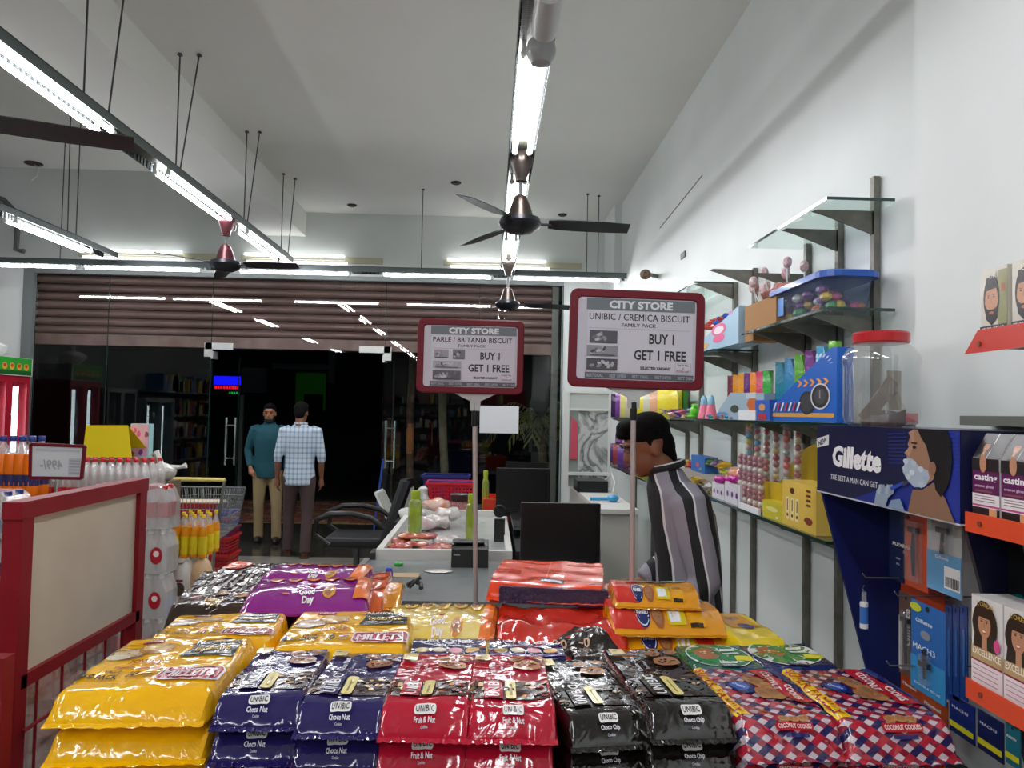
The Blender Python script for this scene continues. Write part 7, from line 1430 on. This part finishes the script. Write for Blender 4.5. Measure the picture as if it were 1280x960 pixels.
def art_cast(P, w, l):
    P.rect(-w, -l, w, -.55*l, '#2a1c20'); P.rect(.25*w, -l, .8*w, -.5*l, '#e0a070'); P.rect(-w, -.55*l, w, .62*l, '#5e1a52'); P.rect(-w, -.55*l, w, -.12*l, '#ece6e6'); P.rect(-w, -.52*l, w, -.46*l, '#c04a8a')
    P.text('casting', 0, .38*l, .26*l, '#f2eaf0', w=1.7*w, bold=.03); P.text('creme gloss', -.1*w, .12*l, .11*l, '#d8b8d0', w=1.4*w); P.rect(-.8*w, -.06*l, .5*w, .0, '#8a4a4a')
    for k in range(3): P.rect(-.8*w, (-.2-.08*k)*l, .7*w, (-.18-.08*k)*l, '#8a6a7a')
    P.rect(-w, .62*l, w, l, '#20181a'); P.oval(-.15*w, .85*l, .25*w, .3*l, '#c08a68', 12)
def art_exc(P, w, l):
    P.rect(-w, -l, w, -.38*l, '#efe2e4'); P.rect(-w, -.42*l, w, -.32*l, '#8e1a3a'); P.rect(-w, -.38*l, w, -.10*l, '#b89a6a') ; P.text('EXCELLENCE', 0, -.2*l, .15*l, '#f4ecdc', w=1.8*w, bold=.02); P.text('CREME', -.5*w, -.05*l, .05*l, '#e8e0e0'); portrait(P, -.1*w, .42*l, .78*w, .52*l); P.text("L'OREAL", .0, .86*l, .1*l, '#b89a4a', w=1.1*w); P.oval(.72*w, .08*l, .2*w, .14*l, '#d84a8a', 12)
    for k in range(4): P.rect(-.8*w, (-.5-.1*k)*l, .8*w, (-.48-.1*k)*l, '#b08a94')
def art_beard(P, w, l):
    P.rect(.35*w, -.55*l, w, .9*l, '#8a8a5a'); portrait(P, -.15*w, .15*l, .62*w, .62*l, beard=True); P.rect(-w, -.72*l, w, -.5*l, '#2a2c30'); P.text('BEARD COLOR', 0, -.61*l, .13*l, '#e8e8ea', w=1.7*w, bold=.03); P.text('UK', .0, .8*l, .16*l, '#d8d8d0'); P.text('E', .75*w, .45*l, .2*l, '#c8483a'); P.quad((-w, -.95*l), (w, -.9*l), (.9*w, -.76*l), (-.9*w, -.74*l), '#8ab84a')
Gh = 'hair colour boxes'
for i in range(4): facebox('hair_colour_box', ('purple banded gloss box at the far end of the middle shelf', 'second purple banded gloss box on the middle shelf, cut by the frame edge', 'third purple banded gloss box beyond the frame edge', 'fourth purple banded gloss box beyond the frame edge')[i], PX(1218, 600, 1.065).y-.092*i, .086, 1.386, .188, 1.062, .07, '#d8d4d2', art_cast, 'purple banded boxes on the middle shelf', slant=.28)
for i in range(4): facebox('hair_colour_box', ('white box with smiling dark haired woman at the far end of the lowest shelf', 'second white box with dark haired woman, cut by the frame edge', 'third white box with dark haired woman beyond the frame edge', 'fourth white box with dark haired woman beyond the frame edge')[i], PX(1216, 800, 1.06).y-.102*i, .098, 1.031, .195, 1.058, .08, '#dcd9d6', art_exc, 'white boxes on the lowest shelf')
for i in range(4): facebox('hair_colour_box', ('beard colour box with a bearded man at the far end of the top shelf', 'second beard colour box, cut by the frame edge', 'third beard colour box beyond the frame edge', 'fourth beard colour box beyond the frame edge')[i], PX(1229, 360, 1.08).y-.098*i, .084, 1.766, .165, 1.075, .05, '#cfcabc', art_beard, 'beard colour boxes on the top shelf')
t = thing('advert_board', 'dark advertising board with teal patch behind the middle of the rack', 'board', (1.12, 1.35, 1.2)); y1 = PX(1212, 700, 1.12).y
B('board', mat('board_black', '#101214', .3), t, (1.155, 1.165, GY0, y1, 1.04, 1.375)); P = Print(plane_fn((1.1545, (GY0+y1)/2, 1.2), (0, -1, 0), (0, 0, 1))); w = (y1-GY0)/2; P.poly([(-.98*w, -.15), (-.98*w, .0), (-.75*w, .03), (-.6*w, -.02), (-.62*w, -.15)], '#0f6a6e')
pp = [(-.75*w+.02*k*w, .15-.02*k-.012*math.sin(k*.5)*k) for k in range(12)]
for k in range(11): P.quad(pp[k], pp[k+1], (pp[k+1][0]+.04*w, pp[k+1][1]), (pp[k][0]+.04*w, pp[k][1]), '#8a9090')
P.build('printed_face', t, .3)
# grey metal rail above the gloss boxes
tag(B('metal_tray', mat('tray_grey', '#7d8078', .4, .4), None, (1.26, 1.45, 1.15, 1.96, 1.59, 1.60), (1.26, 1.265, 1.15, 1.96, 1.60, 1.615)), 'narrow grey metal tray on top behind the shaving header at the white pillar', 'tray')
# ================================================================= PEOPLE
def remesh(m, vox, name, material, parent, smooth=3):
    me = bpy.data.meshes.new('tmp'); me.from_pydata([tuple(v) for v in m.v], [], m.f)
    bm = bmesh.new(); bm.from_mesh(me); bmesh.ops.recalc_face_normals(bm, faces=bm.faces); bm.to_mesh(me); bm.free()
    o = bpy.data.objects.new('tmp', me); COL.objects.link(o); r = o.modifiers.new('r', 'REMESH'); r.mode = 'VOXEL'; r.voxel_size = vox
    s = o.modifiers.new('s', 'SMOOTH'); s.iterations = smooth; s.factor = .5
    dg = bpy.context.evaluated_depsgraph_get(); dg.update(); out = bpy.data.meshes.new_from_object(o.evaluated_get(dg)); bpy.data.objects.remove(o)
    out.name = name; out.materials.clear(); out.materials.append(material); out.polygons.foreach_set('use_smooth', [True]*len(out.polygons))
    out.transform(WM[parent].inverted()); ob = bpy.data.objects.new(name, out); COL.objects.link(ob); ob.parent = parent; WM[ob] = WM[parent]; return ob
def ringloft(m, rings, n=20):
    """rings: (centre, rx, ry[, tilt about the local x axis]) horizontal ellipses"""
    vs = []; fs = []
    for r in rings:
        c = Vector(r[0]); tl = r[3] if len(r) > 3 else 0
        for k in range(n): a = 2*PI*k/n; p = Vector((r[1]*math.cos(a), r[2]*math.sin(a), 0)); p = Matrix.Rotation(tl, 3, 'X') @ p; vs.append(c+p)
    for i in range(len(rings)-1):
        for k in range(n): fs.append((i*n+k, i*n+(k+1) % n, (i+1)*n+(k+1) % n, (i+1)*n+k))
    fs += [tuple(range(n))[::-1], tuple(range((len(rings)-1)*n, len(rings)*n))]; m.add(vs, fs)
def hand(m, w, d, side, palm_n, s=1, curl=.5):
    """w wrist, d direction of the palm, side toward the thumb, palm_n palm normal (fingers curl toward it)"""
    w, d, side, pn = Vector(w), Vector(d).normalized(), Vector(side).normalized(), Vector(palm_n).normalized()
    m.tube([w-d*.02, w+d*.03*s, w+d*.06*s, w+d*.09*s], [.024*s, .03*s, .036*s, .034*s], 8)
    for k, L in enumerate((.072, .08, .075, .058)):
        b = w+d*.085*s+side*(.028-.019*k)*s; p1 = b+(d*math.cos(curl*.4)+pn*math.sin(curl*.4))*L*.45*s; p2 = p1+(d*math.cos(curl*1.2)+pn*math.sin(curl*1.2))*L*.33*s; p3 = p2+(d*math.cos(curl*2)+pn*math.sin(curl*2))*L*.27*s
        m.tube([b-d*.02, b, p1, p2, p3], [.0095*s, .0095*s, .009*s, .008*s, .0065*s], 6)
    b = w+d*.03*s+side*.026*s; m.tube([b, b+(d*.6+side*.6+pn*.3).normalized()*.035*s, b+(d*.9+side*.5+pn*.4).normalized()*.065*s], [.012*s, .0105*s, .008*s], 6)
def head(m, c, R, s=1):
    """skin of a head centred at c; R turns local (x right, -y face, z up)"""
    T = Matrix.Translation(c) @ R.to_4x4() @ Matrix.Scale(s, 4); q = MB()
    q.ball((0, .012, .03), (.073, .092, .088), 20, 12); q.ball((0, -.018, -.03), (.058, .068, .078), 18, 10); q.ball((0, -.05, -.085), (.026, .024, .02), 12, 8)
    q.ball((0, -.085, -.02), (.012, .02, .014), 10, 6); q.tube([(0, -.078, .02), (0, -.092, -.005), (0, -.1, -.022)], [.007, .009, .011], 8); q.ball((0, -.076, -.055), (.024, .014, .01), 10, 6); q.ball((0, -.07, .038), (.05, .02, .012), 12, 6)
    for e in (-1, 1): q.ball((e*.073, .012, -.008), (.01, .018, .03), 10, 6)
    q.tube([(0, .02, -.05), (0, .035, -.12), (0, .04, -.16)], [.054, .052, .056], 14)
    m.add([T @ v for v in q.v], q.f); return T
def facebits(T, parent, skin, brow='#120d0b', beard=None, s=1):
    def bld(q, nm, mt): q.v = [T @ v for v in q.v]; q.build(nm, mt, parent, smooth=True)
    for e in (-1, 1):
        q = MB(); q.ball((e*.030, -.079, .012), (.013, .006, .0065), 10, 6); bld(q, 'eye', mat('eye_dark', '#1a1412', .2))
        q = MB(); q.tube([(e*.014, -.088, .030), (e*.032, -.088, .036), (e*.05, -.076, .03)], [.004, .0045, .003], 6); bld(q, 'eyebrow', mat('brow_black', brow, .8))
    q = MB(); q.ball((0, -.088, -.056), (.022, .006, .0045), 10, 6); bld(q, 'lips', mat('lips', '#7a4238', .5))
    if beard:
        q = MB(); q.ball((0, -.042, -.082), (.05, .047, .036), 16, 9); q.ball((0, -.086, -.044), (.027, .008, .006), 10, 6)
        for e in (-1, 1): q.ball((e*.05, -.015, -.055), (.015, .035, .045), 10, 7)
        bld(q, 'beard', mat('beard_black', beard, .85, bump=(200, .6, .003)))
SK1 = mat('skin_brown', '#7d4f38', .55, noise_col='#845238', nscale=12); SK2 = mat('skin_tan', '#a06a4a', .55, noise_col='#94603f', nscale=12)
HAIR = mat('hair_black', '#080606', .8, spec=.15, bump=(120, .8, .004))
def plaid():
    m = mat('shirt_plaid', '#b9c8d6', .8); nt = m.node_tree; tc = nt.nodes['Texture Coordinate']; sp = nt.nodes.new('ShaderNodeSeparateXYZ'); nt.links.new(tc.outputs['Object'], sp.inputs[0]); col = None
    def line(sock, sc, wd, ph=0):
        a = nt.nodes.new('ShaderNodeMath'); a.operation = 'MULTIPLY_ADD'; a.inputs[1].default_value = sc; a.inputs[2].default_value = ph; nt.links.new(sock, a.inputs[0]); f = nt.nodes.new('ShaderNodeMath'); f.operation = 'FRACT'; nt.links.new(a.outputs[0], f.inputs[0]); g = nt.nodes.new('ShaderNodeMath'); g.operation = 'LESS_THAN'; g.inputs[1].default_value = wd; nt.links.new(f.outputs[0], g.inputs[0]); return g.outputs[0]
    add = nt.nodes.new('ShaderNodeMath'); add.operation = 'ADD'; nt.links.new(line(sp.outputs[0], 22, .35), add.inputs[0]); nt.links.new(line(sp.outputs[2], 18, .35), add.inputs[1])
    r = nt.nodes.new('ShaderNodeValToRGB'); e = r.color_ramp.elements; e[0].color = lin('#c3d0dc'); e[1].color = lin('#7c93ad'); r.color_ramp.elements.new(.5).color = lin('#a3b5c8')
    h = nt.nodes.new('ShaderNodeMath'); h.operation = 'MULTIPLY'; h.inputs[1].default_value = .5; nt.links.new(add.outputs[0], h.inputs[0]); nt.links.new(h.outputs[0], r.inputs[0]); nt.links.new(r.outputs[0], nt.nodes['Principled BSDF'].inputs['Base Color']); return m
def striped():
    m = mat('shirt_stripes', '#8f8c95', .75, bump=(14, .35, .01)); nt = m.node_tree; tc = nt.nodes['Texture Coordinate']; sp = nt.nodes.new('ShaderNodeSeparateXYZ')
    n = nt.nodes.new('ShaderNodeTexNoise'); n.inputs['Scale'].default_value = 4; nt.links.new(tc.outputs['Object'], n.inputs['Vector']); nt.links.new(tc.outputs['Object'], sp.inputs[0])
    def M_(op, a, b, c=None):
        q = nt.nodes.new('ShaderNodeMath'); q.operation = op
        for i, v in enumerate((a, b, c)):
            if v is None: continue
            if isinstance(v, (int, float)): q.inputs[i].default_value = v
            else: nt.links.new(v, q.inputs[i])
        return q.outputs[0]
    u = M_('ADD', M_('MULTIPLY_ADD', sp.outputs[2], .16, sp.outputs[0]), M_('MULTIPLY', n.outputs['Fac'], .035)); f = M_('FRACT', M_('MULTIPLY', u, 11.5), 0)
    r = nt.nodes.new('ShaderNodeValToRGB'); r.color_ramp.interpolation = 'CONSTANT'; e = r.color_ramp.elements; e[0].position = 0; e[0].color = lin('#121216'); e[1].position = .38; e[1].color = lin('#d8d6da'); r.color_ramp.elements.new(.46).color = lin('#8b8892')
    nt.links.new(f, r.inputs[0]); nt.links.new(r.outputs[0], nt.nodes['Principled BSDF'].inputs['Base Color']); return m
def standing(label, x, y, rz, s, skin, shirt, trouser, shoe, arms, beard=None, head_turn=0, sleeve=1.0, stance=((-.10, .0), (.10, .0)), hairlen=1, sandals=False, facing=None):
    """adult standing; local -y is the front. arms: per side (elbow, wrist, palm dir, thumb side, palm normal)"""
    M = Matrix.Translation((x, y, 0)) @ Matrix.Rotation(rz, 4, 'Z') @ Matrix.Scale(s, 4); t = thing('person', label, 'person', M=Matrix.Translation((x, y, 0)) @ Matrix.Rotation(rz, 4, 'Z'))
    def out(m): m.v = [M @ v for v in m.v]; return m
    sk = MB(); T = head(sk, Vector((0, -.005, 1.60)), Matrix.Rotation(head_turn, 3, 'Z') @ Matrix.Rotation(.08, 3, 'X'))
    ringloft(sk, [((0, .01, .86), .13, .09), ((0, .01, 1.0), .13, .09), ((0, .0, 1.2), .14, .095), ((0, .01, 1.36), .15, .085), ((0, .03, 1.44), .08, .06), ((0, .03, 1.5), .05, .05)])
    sh = MB(); ringloft(sh, [((0, .01, .80), .175, .125), ((0, .01, .88), .178, .128), ((0, .01, 1.0), .162, .118), ((0, .0, 1.12), .165, .118), ((0, .0, 1.28), .182, .125), ((0, .01, 1.38), .180, .115), ((0, .02, 1.44), .13, .085), ((0, .025, 1.475), .072, .064), ((0, .025, 1.50), .064, .06)])
    for i, e in enumerate((-1, 1)):
        S = Vector((e*.175, .015, 1.405)); E, W_, pd, ts, pn = [Vector(q) for q in arms[i]]
        sk.tube([S, S.lerp(E, .5), E, E.lerp(W_, .4), W_], [.046, .042, .035, .036, .024], 10); hand(sk, W_, pd, ts, pn, curl=.55)
        cuff = E.lerp(W_, sleeve); sh.tube([S-Vector((e*.05, 0, -.005)), S, S.lerp(E, .5), E, E.lerp(cuff, .5), cuff], [.062, .066, .058, .050, .046, .044 if sleeve < .9 else .036], 12)
    tr = MB(); ringloft(tr, [((0, .012, .83), .168, .118), ((0, .012, .92), .16, .115), ((0, .01, 1.0), .15, .108)])
    for i, e in enumerate((-1, 1)):
        fx, fy = stance[i]; A = Vector((fx, fy+.02, .085)); K = Vector((e*.095*.55+fx*.5, fy*.5-.015, .48)); Hp = Vector((e*.088, .01, .86))
        tr.tube([Hp+Vector((0, 0, .04)), Hp, Hp.lerp(K, .5), K, K.lerp(A, .5), A+Vector((0, 0, -.03))], [.092, .098, .082, .065, .060, .062], 12); sk.tube([Hp, K, A, A+Vector((0, 0, -.04))], [.07, .045, .035, .034], 8)
        # foot
        sk.tube([A+Vector((0, .02, -.045)), A+Vector((0, -.06, -.05)), A+Vector((0, -.14, -.062))], [.034, .034, .024], 8)
    remesh(out(sk), .009, 'body', skin, t); remesh(out(sh), .012, 'shirt', shirt, t); remesh(out(tr), .012, 'trousers', trouser, t)
    for i in (0, 1):
        fx, fy = stance[i]; m = MB()
        if sandals: m.prism([(fx-.045, fy+.09), (fx+.045, fy+.09), (fx+.05, fy-.08), (fx+.03, fy-.15), (fx-.03, fy-.15), (fx-.05, fy-.08)], 'z', 0, .018); m.tube([(fx-.045, fy-.05, .02), (fx, fy-.07, .065), (fx+.045, fy-.05, .02)], .008, 6); out(m).build('sandal', shoe, t)
        else: m.ball((fx, fy-.03, .045), (.048, .135, .045), 14, 8); m.v = [Vector((v.x, v.y, max(v.z, .002))) for v in m.v]; out(m).build('shoe', shoe, t, smooth=True)
    TT = M @ T; hr = MB(); q = MB(); q.ball((0, .022, .050), (.080, .092, .085), 18, 10); q.ball((0, .06, .0), (.068, .055, .065 if hairlen else .05), 14, 8); q.ball((0, -.045, .098), (.062, .045, .03), 12, 7)
    hr.add([TT @ v for v in q.v], q.f); 
    remesh(hr, .008, 'hair', HAIR, t); facebits(TT, t, skin, beard=beard)
    m = MB(); m.tube([(0+.066*math.cos(a*PI/6), .025+.062*math.sin(a*PI/6), 1.488) for a in range(12)], .011, 6, closed=True); out(m).build('collar', shirt, t, smooth=True)
    return t
# man with his back to the camera
p = PZ(362, 700, 0)
pl = plaid()
standing('man in light blue checked shirt and brown trousers seen from behind at the door', p.x+.03, 8.16, PI+.12, .965, SK1, pl, mat('trousers_brown', '#4a3a38', .85, bump=(12, .3, .01)), mat('sandal_brown', '#4a3527', .6),
    [((-.235, .03, 1.12), (-.235, -.03, .87), (0, -.1, -1), (0, -1, 0), (1, 0, 0)), ((.235, .03, 1.12), (.245, -.02, .87), (0, -.1, -1), (0, -1, 0), (-1, 0, 0))], sleeve=.25, stance=((-.09, .06), (.12, -.14)), sandals=True, head_turn=-.25)
t = [o for o in COL.objects if o.get('label', '').startswith('man in light blue')][0]
tl = standing('bearded man in teal shirt and khaki trousers facing the camera in the doorway', PZ(336, 677, 0).x-.02, 8.98, -.12+.3, .955, SK2, mat('shirt_teal', '#0f4f5c', .8, bump=(10, .4, .012), noise_col='#0c4450', nscale=3), mat('trousers_khaki', '#94805c', .85, bump=(12, .3, .01)), mat('shoe_black', '#1b1b1d', .5),
    [((-.25, .05, 1.14), (-.20, -.07, .93), (.3, -.5, -.9), (.4, -.9, 0), (1, .3, 0)), ((.24, .03, 1.12), (.22, -.06, .9), (0, -.1, -1), (0, -1, 0), (-1, 0, 0))], beard='#15100e', sleeve=.93, stance=((-.09, .0), (.13, -.08)), head_turn=-.05)
# ---- man in stripes, side on, looking down
def cashier():
    Y = 2.93; t = thing('person', 'man in grey, black and white striped shirt looking down behind the big sign pole', 'person', (.76, Y, 0)); sk = MB()
    Rz = Matrix.Rotation(-PI/2, 3, 'Z')      # local -y (face) turned to -x
    Rh = Matrix.Rotation(-PI/2+.10, 3, 'Z') @ Matrix.Rotation(.34, 3, 'X')
    hc = PY(808, 560, Y); hc = Vector((hc.x, Y, hc.z)); T = head(sk, hc, Rh, 1.0)
    def X(px_, py_, dy=0): q = PY(px_, py_, Y+dy); return Vector((q.x, Y+dy, q.z))
    rings = [(Vector((.80, Y, .84)), .125, .17), (Vector((.795, Y, .98)), .125, .165), (Vector((.785, Y, 1.10)), .125, .175), (Vector((.765, Y, 1.22)), .125, .185), (Vector((.735, Y, 1.31)), .105, .175), (Vector((.71, Y, 1.355)), .075, .11), (Vector((.69, Y, 1.39)), .056, .06)]
    ringloft(sk, [(c, a*.8, b*.8) for c, a, b in rings]); sk.tube([Vector((.72, Y, 1.33)), Vector((.675, Y, 1.42)), hc+Vector((.02, 0, -.02))], [.06, .054, .052], 14)
    sh = MB(); ringloft(sh, [(Vector((.80, Y, .74)), .135, .18)]+rings[:6]+[(Vector((.698, Y, 1.395)), .064, .066)])
    S = Vector((.755, Y-.165, 1.275)); E = Vector((.80, Y-.215, 1.00)); W_ = Vector((.70, Y-.23, .86))
    S2 = Vector((.755, Y+.165, 1.275)); E2 = Vector((.78, Y+.215, 1.0)); W2 = Vector((.64, Y+.17, .90))
    for S_, E_, w_ in ((S, E, W_), (S2, E2, W2)):
        sk.tube([S_, S_.lerp(E_, .5), E_, E_.lerp(w_, .4), w_], [.045, .042, .036, .036, .025], 10); hand(sk, w_, (-1, 0, -.25), (0, 1 if S_ is S else -1, .3), (0, 0, -1), curl=.5)
        sh.tube([S_+Vector((0, .05 if S_ is S else -.05, .01)), S_, S_.lerp(E_, .5), E_, E_.lerp(w_, .5), E_.lerp(w_, .9)], [.075, .078, .072, .062, .055, .048], 14)
    tr = MB(); ringloft(tr, [(Vector((.80, Y, .78)), .125, .165), (Vector((.80, Y, .88)), .12, .16), (Vector((.80, Y, .94)), .115, .15)])
    for e in (-1, 1):
        Hp = Vector((.80, Y+e*.085, .80)); K = Vector((.78, Y+e*.09, .46)); A = Vector((.82, Y+e*.09, .09)); tr.tube([Hp, Hp.lerp(K, .5), K, K.lerp(A, .5), A+Vector((0, 0, -.03))], [.095, .08, .065, .06, .06], 12); sk.tube([Hp, K, A], [.07, .045, .035], 8); sk.tube([A, A+Vector((-.02, 0, -.05)), A+Vector((-.12, 0, -.06))], [.035, .034, .025], 8)
        m = MB(); m.ball((.79, Y+e*.09, .045), (.135, .048, .045), 14, 8); m.v = [Vector((v.x, v.y, max(v.z, .002))) for v in m.v]; m.build('shoe', mat('shoe_black', '#1b1b1d', .5), t, smooth=True)
    remesh(sk, .007, 'body', SK1, t); remesh(sh, .010, 'shirt', striped(), t, 4); remesh(tr, .012, 'trousers', mat('trousers_dark', '#22242a', .85), t)
    q = MB(); q.ball((0, .022, .062), (.080, .096, .078), 22, 12); q.ball((0, .066, .0), (.066, .050, .078), 16, 9); q.ball((0, .072, -.055), (.052, .036, .045), 14, 8); q.ball((0, -.045, .105), (.064, .048, .030), 14, 8); q.ball((0, -.078, .082), (.045, .024, .022), 12, 7); q.ball((-.062, -.025, .062), (.018, .028, .026), 10, 6); q.ball((.062, -.025, .062), (.018, .028, .026), 10, 6); q.ball((-.068, .0, .03), (.010, .010, .028), 8, 5); q.ball((.068, .0, .03), (.010, .010, .028), 8, 5)
    hr = MB(); hr.add([T @ v for v in q.v], q.f); remesh(hr, .007, 'hair', HAIR, t, 2); facebits(T, t, SK1)
    q = MB(); q.ball((0, -.086, -.046), (.022, .007, .004), 10, 6); q.v = [T @ v for v in q.v]; q.build('moustache', mat('beard_black', '#15100e', .85), t)
    m = MB(); pts = []
    for a in range(16): an = 2*PI*a/16; pts.append((.698+.068*math.cos(an), Y+.07*math.sin(an), 1.40+.018*math.cos(an)))
    m.tube(pts, .013, 8, closed=True); m.build('collar', mat('collar_black', '#16161a', .8), t, smooth=True)
    m = MB(); m.tube([(p[0]*1.0, p[1], p[2]+.013) for p in pts], .004, 6, closed=True); m.build('collar_piping', mat('piping_white', '#d8d8da', .7), t, smooth=True)
    return t
cashier()
